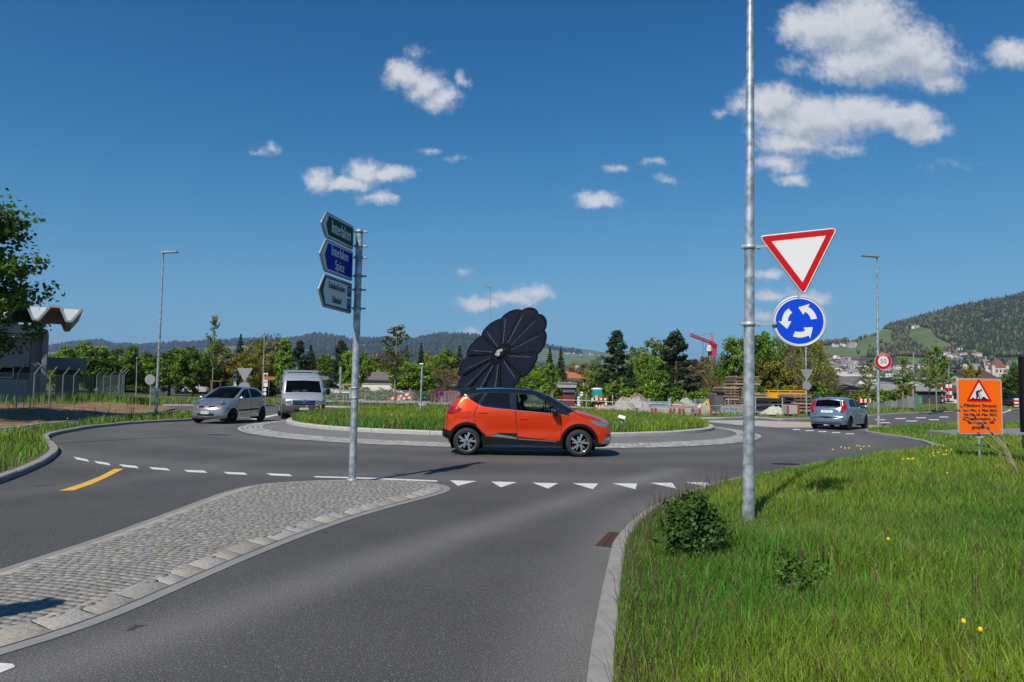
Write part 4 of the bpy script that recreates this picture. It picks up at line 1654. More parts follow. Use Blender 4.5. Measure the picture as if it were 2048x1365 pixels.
# ================================================= silver small hatchback on the left, coming round
def silver_car():
    root = thing('car', 'silver hatchback with rounded bonnet turning round the left of the roundabout', 'car')
    SIL = mat('silver_metallic_paint', (.42, .42, .425), .26, .75, .03, 90, coat=1.0)
    line = [(1.66, .19, .03), (1.84, .28, .09), (1.875, .46, .12), (1.84, .64, .12), (1.70, .79, .10), (1.42, .93, .08), (1.12, 1.02, .06), (.98, 1.05, .06), (.55, 1.31, .07), (.22, 1.46, .06), (-.05, 1.525, .05),
            (-.5, 1.545, .05), (-.95, 1.515, .05), (-1.28, 1.42, .06), (-1.55, 1.08, .08), (-1.72, .95, .09), (-1.82, .72, .10), (-1.85, .48, .09), (-1.74, .24, .03)]
    wf, wr = (1.16, .30, .355), (-1.27, .30, .355)
    sd = [('side_trim', [(.74, .50), (.74, .565), (-.80, .60), (-.80, .535)]),
          ('door', [(.80, .30), (.86, .60), (.80, .99), (.25, 1.00), (-.22, 1.01), (-.20, .32)]),
          ('door|rear', [(-.24, .32), (-.26, 1.01), (-.70, 1.02), (-1.14, 1.04), (-1.10, .80), (-.92, .58), (-.80, .40), (-.78, .32)]),
          ('side_trim|b', [(.76, .50), (.76, .565), (-.92, .60), (-.86, .535)]),
          ('window', [(.80, 1.03), (.42, 1.27), (.12, 1.40), (-.17, 1.43), (-.20, 1.05), (.3, 1.03)]),
          ('window|rear', [(-.27, 1.05), (-.25, 1.43), (-.70, 1.42), (-1.02, 1.33), (-1.22, 1.14), (-1.12, 1.07)]),
          ('panel_gap', line_strip([(.80, 1.0), (.87, .62), (.80, .30)], .016)), ('panel_gap|b', line_strip([(-.23, 1.02), (-.22, .31)], .016)),
          ('panel_gap|c', line_strip([(-1.15, 1.05), (-1.10, .80), (-.92, .58), (-.79, .40)], .014))]
    spn = [('windscreen', [(7.1, -.92), (9.85, -.9), (9.85, .9), (7.1, .92)]), ('rear_window', [(13.1, -.85), (14, -.85), (14, .85), (13.1, .85)]),
           ('grille', [(1.25, -.62), (1.75, -.62), (1.75, .62), (1.25, .62)]), ('grille|b', [(3.05, .12), (3.65, .20), (3.65, .56), (3.2, .56)]), ('grille|c', [(3.05, -.12), (3.65, -.20), (3.65, -.56), (3.2, -.56)]),
           ('indicator', [(3.2, .56), (3.65, .56), (3.6, .68), (3.3, .66)]), ('indicator|b', [(3.2, -.56), (3.65, -.56), (3.6, -.68), (3.3, -.66)]),
           ('tail_lamp', [(14.6, .8), (16.4, .8), (16.4, 1.01), (14.6, 1.01)]), ('tail_lamp|b', [(14.6, -.8), (16.4, -.8), (16.4, -1.01), (14.6, -1.01)])]
    S, parts = small_hatch(root, SIL, line, wf, wr, .83, 3.7, sd, spn, 1.0, (.95, -1.0), .26, .16, .295, .24, turn=-.30, steel=True)
    for d_, hx in zip(parts.get('door', []) + parts.get('door|rear', []), (-.10, -.10, -.98, -.98)):
        sgn = -1 if np.mean([v.co.y for v in d_.data.vertices]) < 0 else 1
        handle(d_, hx, sgn * (float(S.W(hx, .88)) - .004), .88, sgn, SIL, .16)
    for sg in (-1, 1):
        mirror(root, (.72, sg * .92, 1.04), sg, SIL)
        # tall oval headlamp standing up from the wing
        M_ = Matrix.Rotation(-.75, 4, 'Y') @ Matrix.Rotation(sg * .45, 4, 'X')
        p, _ = spine_point(S, 4.55, sg * .56, -.035)
        hl = MB().sphere(p, (.20, .125, .09), 10, 0, M_).build('headlight', LENS, root)
        MB().sphere(p + Vector((.05, 0, .045)), (.08, .07, .06), 8, 0, M_).build('reflector', CHROME, hl)
    number_plate(S, root, 1.98, 'BE 471 283')
    M_ = place_on_spine(S, 3.9, 0, .004)
    mb = MB()
    q = [M_ @ Vector((.055 * cos(a), -.006, .055 * sin(a))) for a in np.linspace(0, 2 * pi, 18)]
    mb.tube(q, .008, 6)
    mb.box(M_ @ Vector((0, -.006, 0)), (.012, .15, .018), 0)
    mb.build('emblem', CHROME, root)
    seats(root, [(.0, (-.36, .36)), (-.80, (-.36, .36))], 0, .55, 1, 1)
    MB().box((.62, 0, .90), (.40, 1.25, .18), bev=.05).build('dashboard', BLACK, root)
    g1, g2 = G(461, 848.5), G(525, 843)
    hd = Vector((g1.x - g2.x, g1.y - g2.y, 0)).normalized()
    # rear-left wheel stands at g2; the left side is +y of the car
    lf = Vector((-hd.y, hd.x, 0))
    o = Vector((g2.x, g2.y, 0)) - hd * wr[0] - lf * .83
    root.location = (o.x, o.y, .004)
    root.rotation_euler = (0, 0, atan2(hd.y, hd.x))
    return root


silver_car()


# ================================================= blue-grey hatchback leaving on the right
def blue_car():
    root = thing('car', 'pale blue hatchback seen from behind leaving by the right hand road', 'car')
    BLU = mat('ice_blue_metallic_paint', (.25, .34, .42), .26, .7, .03, 90, coat=1.0)
    line = [(1.78, .20, .03), (1.92, .32, .10), (1.95, .48, .12), (1.90, .66, .12), (1.78, .80, .10), (1.40, .93, .08), (1.10, 1.0, .06), (.95, 1.03, .06), (.45, 1.30, .07), (.12, 1.42, .06), (-.2, 1.455, .05),
            (-.8, 1.465, .05), (-1.35, 1.44, .05), (-1.55, 1.41, .06), (-1.62, 1.37, .07), (-1.76, 1.05, .07), (-1.83, .96, .07), (-1.86, .80, .08), (-1.88, .62, .08), (-1.94, .56, .09), (-1.95, .36, .10), (-1.80, .22, .03)]
    wf, wr = (1.25, .30, .355), (-1.24, .30, .355)
    sd = [('door', [(.82, .30), (.88, .60), (.80, .96), (.25, .97), (-.24, .98), (-.22, .32)]),
          ('door|rear', [(-.26, .32), (-.28, .98), (-.70, .99), (-1.16, 1.0), (-1.10, .78), (-.90, .55), (-.80, .32)]),
          ('window', [(.80, 1.0), (.40, 1.23), (.10, 1.35), (-.20, 1.37), (-.22, 1.01)]),
          ('window|rear', [(-.29, 1.01), (-.27, 1.37), (-.80, 1.37), (-1.12, 1.33), (-1.28, 1.10), (-1.22, 1.03)]),
          ('tail_lamp', [(-1.46, 1.38), (-1.80, 1.36), (-2.0, .80), (-1.78, .82), (-1.66, .94), (-1.58, 1.12)]),
          ('panel_gap', line_strip([(.80, .98), (.88, .62), (.82, .30)], .016)), ('panel_gap|b', line_strip([(-.25, .98), (-.24, .31)], .016)),
          ('panel_gap|c', line_strip([(-1.17, 1.0), (-1.10, .78), (-.90, .55), (-.79, .36)], .014))]
    spn = [('windscreen', [(7.1, -.92), (9.85, -.9), (9.85, .9), (7.1, .92)]), ('rear_window', [(14.15, -.80), (15.0, -.82), (15.15, 0), (15.0, .82), (14.15, .80), (14.05, 0)]),
           ('grille', [(1.2, -.6), (2.2, -.6), (2.2, .6), (1.2, .6)]), ('headlight', [(3.1, .55), (4.2, .6), (4.2, 1.01), (3.1, 1.01)]), ('headlight|b', [(3.1, -.55), (4.2, -.6), (4.2, -1.01), (3.1, -1.01)]),
           ('tail_lamp', [(14.1, .84), (17.2, .80), (17.2, 1.01), (14.1, 1.01)]), ('tail_lamp|b', [(14.1, -.84), (17.2, -.80), (17.2, -1.01), (14.1, -1.01)]),
           ('brake_lamp', [(13.75, -.14), (13.95, -.14), (13.95, .14), (13.75, .14)]),
           ('panel_gap', [(18.35, -.82), (18.45, -.82), (18.45, .82), (18.35, .82)]), ('panel_gap|e', [(18.9, -1.01), (18.98, -1.01), (18.98, 1.01), (18.9, 1.01)])]
    S, parts = small_hatch(root, BLU, line, wf, wr, .84, 3.92, sd, spn, .97, (1.0, -1.2), .24, .10, .295, .24, extra={'brake_lamp': LENS_RED}, steel=True)
    for d_, hx in zip(parts.get('door', []) + parts.get('door|rear', []), (-.10, -.10, -.98, -.98)):
        sgn = -1 if np.mean([v.co.y for v in d_.data.vertices]) < 0 else 1
        handle(d_, hx, sgn * (float(S.W(hx, .86)) - .004), .86, sgn, BLU, .16)
    for sg in (-1, 1):
        mirror(root, (.74, sg * .93, 1.03), sg, BLU)
    number_plate(S, root, 16.9, 'BE 661 504', .50, .11)
    M_ = place_on_spine(S, 15.7, 0, .004)
    MB().sphere(M_ @ Vector((0, 0, 0)), (.02, .07, .032), 8).build('emblem', BLUE, root)
    seats(root, [(.0, (-.36, .36)), (-.85, (-.36, .36))], 0, .55, 1, 1)
    MB().box((.62, 0, .88), (.40, 1.25, .18), bev=.05).build('dashboard', BLACK, root)
    g1, g2 = G(1733, 857.5), G(1702, 861)
    hd = Vector((g1.x - g2.x, g1.y - g2.y, 0)).normalized()
    rt = Vector((hd.y, -hd.x, 0))
    o = Vector((g2.x, g2.y, 0)) - hd * wr[0] - rt * .84
    root.location = (o.x, o.y, .004)
    root.rotation_euler = (0, 0, atan2(hd.y, hd.x))
    return root


blue_car()


# ================================================= tall silver delivery van behind the silver hatchback
def van():
    root = thing('van', 'tall silver panel van with black front bumper entering the roundabout', 'van')
    SIL = mat('van_silver_paint', (.60, .61, .61), .32, .55, .03, 90, coat=1.0)
    line = [(2.80, .26, .03), (2.95, .34, .10), (2.98, .50, .12), (2.97, .66, .12), (2.93, .86, .12), (2.84, .99, .10), (2.55, 1.16, .07), (2.34, 1.24, .06), (2.26, 1.28, .06), (2.02, 1.55, .06), (1.86, 1.76, .06), (1.76, 1.88, .06), (1.45, 2.10, .06),
            (1.0, 2.22, .05), (-1, 2.26, .04), (-2.6, 2.26, .04), (-2.84, 2.21, .06), (-2.90, 2.0, .06), (-2.95, 1.2, .06), (-2.97, .6, .06), (-2.90, .36, .03)]
    wf, wr = (1.98, .35, .42), (-1.68, .35, .42)
    sd = [('cladding', [(2.45, .0), (2.45, .62), (2.6, .74), (3.1, .74), (3.1, .0)]), ('side_trim', [(1.52, .58), (1.52, .70), (-2.9, .70), (-2.9, .58)]),
          ('door', [(1.52, .40), (1.48, 1.20), (.62, 1.20), (.62, .40)]), ('window', [(2.0, 1.30), (1.72, 1.76), (.70, 1.78), (.70, 1.22), (1.5, 1.24)]),
          ('headlight', [(2.50, .76), (2.60, .98), (2.72, 1.04), (3.1, 1.0), (3.1, .76)]),
          ('panel_gap', line_strip([(1.54, .40), (1.50, 1.22)], .018)), ('panel_gap|b', line_strip([(.60, .40), (.60, 2.1)], .018))]
    spn = [('windscreen', [(8.1, -.95), (10.9, -.93), (10.9, .93), (8.1, .95)]), ('cladding', [(0, -1.01), (3.2, -1.01), (3.2, 1.01), (0, 1.01)]),
           ('grille', [(3.25, -.60), (4.45, -.64), (4.45, .64), (3.25, .60)]), ('headlight', [(3.3, .64), (4.5, .68), (4.75, 1.01), (3.3, 1.01)]), ('headlight|b', [(3.3, -.64), (4.5, -.68), (4.75, -1.01), (3.3, -1.01)]),
           ('grille|c', [(1.2, -.6), (1.8, -.6), (1.8, .6), (1.2, .6)])]
    mats = {'body': SIL, 'door': SIL, 'window': GLASS, 'windscreen': GLASS, 'cladding': DARK, 'panel_gap': GAP, 'headlight': LENS, 'grille': BLACK, 'side_trim': DARK}
    spec = dict(line=line, hw=1.0, L=5.96, plan=(2.0, -2.7), pf=.13, pr=.02, belt=1.25, tumble=.13, sill=.30, wheels=[wf, wr], side=sd, spine=spn, round=.10, step=.11, crease=.0, pow=3.0,
                joined=(), mats=mats)
    S, parts = build_car(spec, root)
    for c in (wf, wr):
        for sg in (-1, 1):
            wheel(root, 'wheel', (c[0], sg * .88, .34), .34, .22, sg, 6, 'spoke', rim_mat=GALV2)
    for sg in (-1, 1):
        mb = MB()
        mb.box((1.98, sg * 1.17, 1.32), (.12, .20, .30), bev=.05)
        mb.box((1.92, sg * 1.02, 1.24), (.06, .2, .06))
        mb.build('mirror', BLACK, root)
    # slats across the grille, plate, round emblem with the two stacked letters
    mb = MB()
    for z in (3.5, 3.85, 4.2):
        M_ = place_on_spine(S, z, 0, .012)
        mb.plate([(-.56, -.010), (.56, -.010), (.56, .010), (-.56, .010)], -.006, .01, M_)
    mb.build('grille_bars', CHROME, root)
    number_plate(S, root, 2.05, 'BE 540 236', .40, .10, .02)
    M_ = place_on_spine(S, 3.95, 0, .03)
    mb = MB()
    mb.tube([M_ @ Vector((.085 * cos(a), -.004, .085 * sin(a))) for a in np.linspace(0, 2 * pi, 24)], .011, 6)
    for pts in ([(-.04, .075), (0, .012), (.04, .075)], [(-.078, .03), (-.036, -.068), (0, -.005), (.036, -.068), (.078, .03)]):
        mb.tube([M_ @ Vector((x, -.004, z)) for x, z in pts], .009, 6)
    mb.build('emblem', CHROME, root)
    # roof rack bar, small green lettering block above the screen and a paper behind the glass
    mb = MB()
    for x in (.9, -.2, -1.4):
        mb.box((x, 0, 2.34), (.05, 1.6, .05))
        for sg in (-1, 1):
            mb.box((x, sg * .72, 2.28), (.05, .05, .12))
    mb.build('roof_rack', ALU, root)
    M_ = place_on_spine(S, 11.6, -.42, .006)
    M2 = place_on_spine(S, 11.6, .40, .006)
    MB().plate([(-.15, -.035), (.05, -.035), (.15, .03), (-.06, .035)], -.003, .004, M2 if spine_point(S, 11.6, .4)[0].y > 0 else M_).build('green_sticker', mat('green_sticker', (.03, .42, .24), .5), root)
    MB().box((2.06, .06, 1.36), (.05, .22, .08), 0).build('paper_card', WHITE, root)
    MB().box((2.06, -.35, 1.34), (.05, .34, .05), 0).build('paper_card', WHITE, root)
    seats(root, [(.75, (-.55, .0, .55))], 0, .72, 1, 1)
    MB().box((1.80, 0, 1.10), (.55, 1.75, .28), bev=.06).build('dashboard', BLACK, root)
    g = G(562, 838)
    a = atan2(-cos(radians(20)), sin(radians(20)))
    hd = Vector((cos(a), sin(a), 0))
    rt = Vector((hd.y, -hd.x, 0))
    o = Vector((g.x, g.y, 0)) - hd * 1.98 - rt * .98
    root.location = (o.x, o.y, .004)
    root.rotation_euler = (0, 0, a)
    return root


van()
# ---------------------------------------------------------------- street furniture
def basis(p, d, up=(0, 0, 1)):
    """matrix with local x along d (horizontal), z up, -y the side facing the reader"""
    d = Vector((d[0], d[1], 0)).normalized()
    z = Vector(up)
    y = z.cross(d)
    return Matrix(((d.x, y.x, z.x, p[0]), (d.y, y.y, z.y, p[1]), (d.z, y.z, z.z, p[2]), (0, 0, 0, 1)))


def rounded(poly, r, n=5):
    out = []
    N = len(poly)
    for i in range(N):
        p, a, b = Vector(poly[i]), Vector(poly[i - 1]), Vector(poly[(i + 1) % N])
        u, v = (a - p).normalized(), (b - p).normalized()
        ang = u.angle(v)
        t = min(r / tan(ang / 2), (a - p).length * .45, (b - p).length * .45)
        p0, p1 = p + u * t, p + v * t
        for k in range(n + 1):
            s = k / n
            out.append(tuple((1 - s) ** 2 * p0 + 2 * s * (1 - s) * p + s * s * p1))
    return out


def grow(poly, d):
    A = np.array(poly)
    t = np.roll(A, -1, 0) - np.roll(A, 1, 0)
    t /= np.linalg.norm(t, axis=1)[:, None] + 1e-12
    n = np.column_stack([t[:, 1], -t[:, 0]])
    ar = np.sum(A[:, 0] * np.roll(A[:, 1], -1) - np.roll(A[:, 0], -1) * A[:, 1])
    return [tuple(p) for p in A + n * d * (1 if ar > 0 else -1)]


def rim_tube(mb, poly, y, r, M_, mi=0):
    pts = [M_ @ Vector((x, y, z)) for x, z in poly]
    mb.tube(pts + [pts[0], pts[1]], r, 6, mi, caps=False)


def clamp(mb, M_, r, z, y_to, mi=0):
    """band round a post of radius r at height z with two ears towards the sign"""
    mb.lathe([(r + .002, z - .022), (r + .008, z - .022), (r + .008, z + .022), (r + .002, z + .022)], 16, mi, M_)
    mb.add([M_ @ Vector(p) for p in [(-.03, -r, z - .02), (.03, -r, z - .02), (.03, -r, z + .02), (-.03, -r, z + .02), (-.03, y_to, z - .02), (.03, y_to, z - .02), (.03, y_to, z + .02), (-.03, y_to, z + .02)]],
           [(0, 1, 5, 4), (1, 2, 6, 5), (2, 3, 7, 6), (3, 0, 4, 7)], mi)


STEEL_LT = mat('pale_zinc', (.50, .52, .53), .5, .45, .12, 20)
BLACK_L = INK
SGREEN = mat('sign_green', (.004, .085, .045), .6, spec=.1)
SBLUE = mat('sign_blue', (.004, .026, .34), .6, spec=.1)
SWHITE = mat('sign_white', (.70, .70, .69), .45)
SGREY = mat('sign_back_grey', (.30, .31, .32), .5, .3, .12, 8)
SRED = mat('sign_red', (.56, .003, .006), .5, spec=.15)
RBLUE = mat('sign_bright_blue', (.002, .055, .62), .5, spec=.15)
ORG = mat('sign_orange', (.92, .14, .003), .5, spec=.15)


# ---- direction post on the splitter island
def direction_post():
    b = G(704.5, 961, .045)
    root = thing('signpost', 'grey steel post with green, blue and white direction boards on the cobbled island', 'signpost', b)
    Y = b.y
    top = P(719, 461, Y)
    lean = Vector((top.x - b.x, 0, top.z - b.z))
    H = top.z - b.z
    ax = lambda z: Vector((lean.x * z / H, 0, z))
    mb = MB().tube([ax(-.08), ax(H)], .062, 20)
    mb.lathe([(.062, H), (.066, H + .004), (.05, H + .014), (0, H + .018)], 20, 0, Matrix.Translation((lean.x, 0, 0)))
    mb.build('post', GALV, root)
    MB().lathe([(.075, -.03), (.11, .012), (.075, .03), (.063, .034)], 20).build('foot_ring', GALV2, root)
    d = Vector((2.997 - 2.79, 1.10, 0)).normalized()
    hz = lambda py: P(709, py, Y).z - b.z
    specs = [('green', hz(456), hz(500.5), 1.05, .17), ('blue', hz(506), hz(562.5), 1.05, .19), ('white', hz(570), hz(627.5), 1.05, .19)]
    for i, (cn, z1, z0, Lb, tip) in enumerate(specs):
        zc, hh = (z0 + z1) / 2, (z1 - z0) / 2
        e = ax(zc) + Vector((-.085, -.02, 0)) - d * .055       # right end beside the post
        M_ = basis(e, d)
        # local x runs from the tip (negative) to the post (0)
        poly = rounded([(0, -hh), (0, hh), (-Lb, hh), (-Lb - tip, 0), (-Lb, -hh)], .035)
        inner = grow(poly, -.020)
        mb = MB()
        mb.plate(poly, -.004, .030, M_, 0)
        rim_tube(mb, poly, .008, .017, M_, 5)
        face = {'green': 1, 'blue': 1, 'white': 2}[cn]
        mb.plate(inner, -.008, .0, M_, 2 if cn != 'white' else 3)
        if cn == 'white':
            fld = rounded([(-.03, -hh + .045), (-.03, hh - .045), (-Lb + .03, hh - .045), (-Lb - tip + .13, 0), (-Lb + .03, -hh + .045)], .02)
            mb.plate(fld, -.012, -.004, M_, 2)
            for z_, tx, x_, s_ in ((hh * .42, 'Schadau/Lachen', -.62, .150), (-hh * .44, 'Bahnhof', -.60, .160)):
                for bx in (-.004, .004):
                    mb.text(tx, s_, M_ @ Matrix.Translation((x_ + bx, -.0155 - bx * .05, z_)), 3, sx=.66)
                mb.plate([(-.185, z_ - .085), (-.055, z_ - .085), (-.055, z_ + .085), (-.185, z_ + .085)], -.0155, -.010, M_, 4)
                mb.text('P', .145, M_ @ Matrix.Translation((-.12, -.0185, z_)), 2)
        else:
            fld = rounded([(-.03, -hh + .036), (-.03, hh - .036), (-Lb + .06, hh - .042), (-Lb - tip + .15, 0), (-Lb + .06, -hh + .042)], .02)
            mb.plate(fld, -.012, -.004, M_, 1)
            if cn == 'green':
                for bx in (-.006, .006):
                    mb.text('Interlaken', .29, M_ @ Matrix.Translation((-.50 + bx, -.0155 - bx * .05, 0)), 2, sx=.66)
            else:
                for bx in (-.005, .005):
                    mb.text('Interlaken', .23, M_ @ Matrix.Translation((-.53 + bx, -.0155 - bx * .05, hh * .44)), 2, sx=.72)
                    mb.text('Spiez', .23, M_ @ Matrix.Translation((-.53 + bx, -.0155 - bx * .05, -hh * .42)), 2, sx=.78)
        board = mb.build('direction_board', [GALV2, {'green': SGREEN, 'blue': SBLUE, 'white': SWHITE}[cn], SWHITE, BLACK_L, SBLUE, GALV2], root)
        board['label'] = '%s arrow board reading %s' % (cn, {'green': 'Interlaken', 'blue': 'Interlaken Spiez', 'white': 'Schadau/Lachen Bahnhof'}[cn])
        for zz in (z0 + hh * .35, z1 - hh * .35):
            mb = MB()
            c = ax(zz)
            mb.lathe([(.064, -.022), (.072, -.022), (.072, .022), (.064, .022)], 18, 0, Matrix.Translation(c))
            mb.box(c + Vector((.10, 0, 0)), (.09, .035, .03), bev=.004)
            mb.cyl(c + Vector((.125, -.03, 0)), c + Vector((.125, .03, 0)), .013, n=8)
            mb.box(c + Vector((-.075, 0, 0)), (.03, .06, .03))
            mb.build('clamp', GALV2, root)
    # slim bracket pipe held by two bands low on the post
    zt = P(680, 734, Y).z - b.z
    zb = P(680, 786, Y).z - b.z
    x0 = P(681, 760, Y).x - b.x
    mb = MB().tube([Vector((x0, 0, zt)), Vector((x0, 0, zb + .03)), Vector((x0 + .02, 0, zb + .005)), Vector((x0 + .04, 0, zb)), Vector((-.05, 0, zb))], .020, 10)
    mb.box((-.075, 0, zb), (.035, .06, .20), bev=.005)
    for z_ in (zb + .085, zb - .085):
        mb.lathe([(.064, -.015), (.071, -.015), (.071, .015), (.064, .015)], 18, 0, Matrix.Translation(ax(z_)))
    mb.build('bracket_pipe', GALV2, root)


direction_post()


# ---- tall lamp column with the give-way and roundabout signs
def sign_column():
    Yd = 8.45
    q = P(1497, 1046, Yd)
    b = Vector((q.x, Yd, q.z))
    root = thing('lamp_post', 'tall galvanised column standing in the grass with give way and roundabout signs', 'lamp post', b)
    top = P(1500.5, 0, Yd)
    lx = (top.x - b.x) / (top.z - b.z)
    H = 9.6
    ax = lambda z: Vector((lx * z, 0, z))
    MB().tube([ax(-.2), ax(.02), ax(H * .33), ax(H * .66), ax(H)], [.072, .070, .056, .042, .031], 28).build('column', GALV, root)
    mb = MB().tube([ax(H - .05), ax(H + .12), ax(H + .2) + Vector((-.3, 0, .02)), ax(H + .22) + Vector((-.9, 0, .04))], .028, 10)
    mb.build('arm', GALV, root)
    mb = MB().box(ax(H + .24) + Vector((-1.15, 0, .04)), (.62, .26, .07), bev=.02)
    mb.build('lamp_head', GALV2, root)
    # both signs share one plane, turned a little to the left of the reader
    ang = radians(-14.0)
    dx = Vector((cos(ang), sin(ang), 0))
    at = lambda px, py: P(px, py, Yd - .05)
    # give way: corners in photo -> equilateral plate
    c = at(1599.5, 507) - b
    M_ = basis(c, dx)
    s = .90
    h = s * sqrt(3) / 2
    M_ = M_ @ Matrix.Rotation(radians(-4.5), 4, 'Y')
    tri_ = lambda a, r: rounded([(-a, a / sqrt(3)), (a, a / sqrt(3)), (0, -2 * a / sqrt(3))], r)
    mb = MB()
    o_ = tri_(.428, .035)
    mb.plate(o_, .0, .022, M_, 0)
    rim_tube(mb, o_, .004, .013, M_, 0)
    mb.plate(tri_(.412, .03), -.006, .004, M_, 1)
    mb.plate(tri_(.30, .004), -.010, .0, M_, 2)
    gw = mb.build('sign_plate', [STEEL_LT, SRED, SWHITE], root)
    gw['label'] = 'white triangle with red border, point down'
    c2 = at(1598.5, 643) - b
    M2 = basis(c2, dx)
    R_ = .302
    cir = lambda r, n=48: [(r * cos(2 * pi * i / n), r * sin(2 * pi * i / n)) for i in range(n)]
    mb = MB()
    mb.plate(cir(R_ - .01), .0, .022, M2, 0)
    rim_tube(mb, cir(R_ - .012, 40), .004, .014, M2, 0)
    mb.plate(cir(.277), -.005, .004, M2, 2)
    mb.plate(cir(.262), -.009, .0, M2, 1)
    for k in range(3):
        a0 = radians(50 + 120 * k - 42)
        a1 = a0 + radians(52)
        n = 8
        ri, ro, hi, ho = .126, .192, .086, .232
        arc = [(ro * cos(a0 + (a1 - a0) * i / n), ro * sin(a0 + (a1 - a0) * i / n)) for i in range(n + 1)]
        a2 = a1 + radians(34)
        rm = (ri + ro) / 2
        head = [(ho * cos(a1), ho * sin(a1)), (rm * cos(a2) * 1.02, rm * sin(a2) * 1.02), (hi * cos(a1), hi * sin(a1))]
        arc2 = [(ri * cos(a1 + (a0 - a1) * i / n), ri * sin(a1 + (a0 - a1) * i / n)) for i in range(n + 1)]
        mb.plate(arc + head + arc2, -.0125, -.004, M2, 2)
    rs = mb.build('sign_plate', [STEEL_LT, RBLUE, SWHITE], root)
    rs['label'] = 'round blue plate with three white arrows in a ring'
    # little tab joining the two plates, arms and pole bands
    MB().box(at(1599, 591) - b, (.05, .02, .06)).build('joint', STEEL_LT, root)
    for py, px2, M in ((493, 1531, M_), (648, 1549, M2)):
        z = at(1497, py).z - b.z
        e = at(px2, py - 1.5) - b
        mb = MB()
        r = .068 - z * .0042
        mb.lathe([(r, -.025), (r + .012, -.025), (r + .012, .025), (r, .025)], 20, 0, Matrix.Translation(ax(z)))
        mb.box(ax(z) + Vector((-r - .02, -.01, 0)), (.05, .03, .04), bev=.004)
        for q_ in (-.012, .012):
            mb.cyl(ax(z) + Vector((-r - .02 + q_, -.04, 0)), ax(z) + Vector((-r - .02 + q_, .03, 0)), .007, n=8)
        s0 = ax(z) + Vector((r + .005, 0, 0))
        mb.box(s0 + Vector((.03, 0, 0)), (.07, .03, .045), bev=.004)
        mb.box((s0 + e) / 2 + Vector((.03, .01, .0)), ((e - s0).length, .02, .028), mat=Matrix.Rotation(-atan2(e.z - s0.z, e.x - s0.x), 4, 'Y'))
        mb.build('sign_arm', STEEL_LT, root)


sign_column()


# ---- lamp posts
def lamp_post(px, base_py, top_px, top_py, Y, side, label, arm=.45, r0=.075, group='street lamps round the junction'):
    q = P(px, base_py, Y)
    root = thing('street_lamp', label, 'street lamp', (q.x, Y, q.z), group=group)
    t = P(top_px, top_py, Y) - Vector((q.x, Y, q.z))
    H = t.z
    MB().tube([(0, 0, -.1), (t.x * .33, 0, H * .33), (t.x * .66, 0, H * .66), (t.x, 0, H)], [r0, r0 * .82, r0 * .62, r0 * .48], 14).build('column', GALV, root)
    hx = t.x + side * (arm * .5)
    mb = MB()
    mb.plate([(-arm * .62, -.02), (arm * .62, .02), (arm * .62, .07), (-arm * .3, .10), (-arm * .62, .06)] if side > 0 else [(arm * .62, -.02), (-arm * .62, .02), (-arm * .62, .07), (arm * .3, .10), (arm * .62, .06)],
             -.15, .15, Matrix.Translation((hx, 0, H - .03)))
    mb.build('lamp_head', GALV2, root)
    return root


lamp_post(312, 827, 327, 505, 36, 1, 'tall street lamp on the left verge beside the round sign back', .62)
lamp_post(1757, 860, 1754, 513, 33.6, -1, 'tall street lamp on the right verge carrying the round 50 sign', .62)
lamp_post(980, 830, 980, 573, 62, -1, 'street lamp rising behind the solar flower', .45)
lamp_post(525, 792, 529, 667, 74, -1, 'street lamp behind the van among the trees', .8)
lamp_post(272, 800, 274, 716, 84, 1, 'slim street lamp in front of the round green trees', .2)
lamp_post(1826, 805, 1827, 707, 85, 1, 'slim street lamp among the young trees by the right hand road', .2, .09)
lamp_post(1897, 806, 1898, 700, 95, 1, 'thin street lamp left of the orange notice', .2, .09)


lp = thing('street_lamp', 'street lamp outside the left edge, its shadow crosses the left lane', 'street lamp', (-13.5, 16.6, .1), group='street lamps round the junction')
MB().tube([(0, 0, -.1), (0, 0, 4), (0, 0, 8)], [.075, .055, .036], 12).build('column', GALV, lp)
MB().box((.35, 0, 8.0), (.75, .28, .08), bev=.02).build('lamp_head', GALV2, lp)

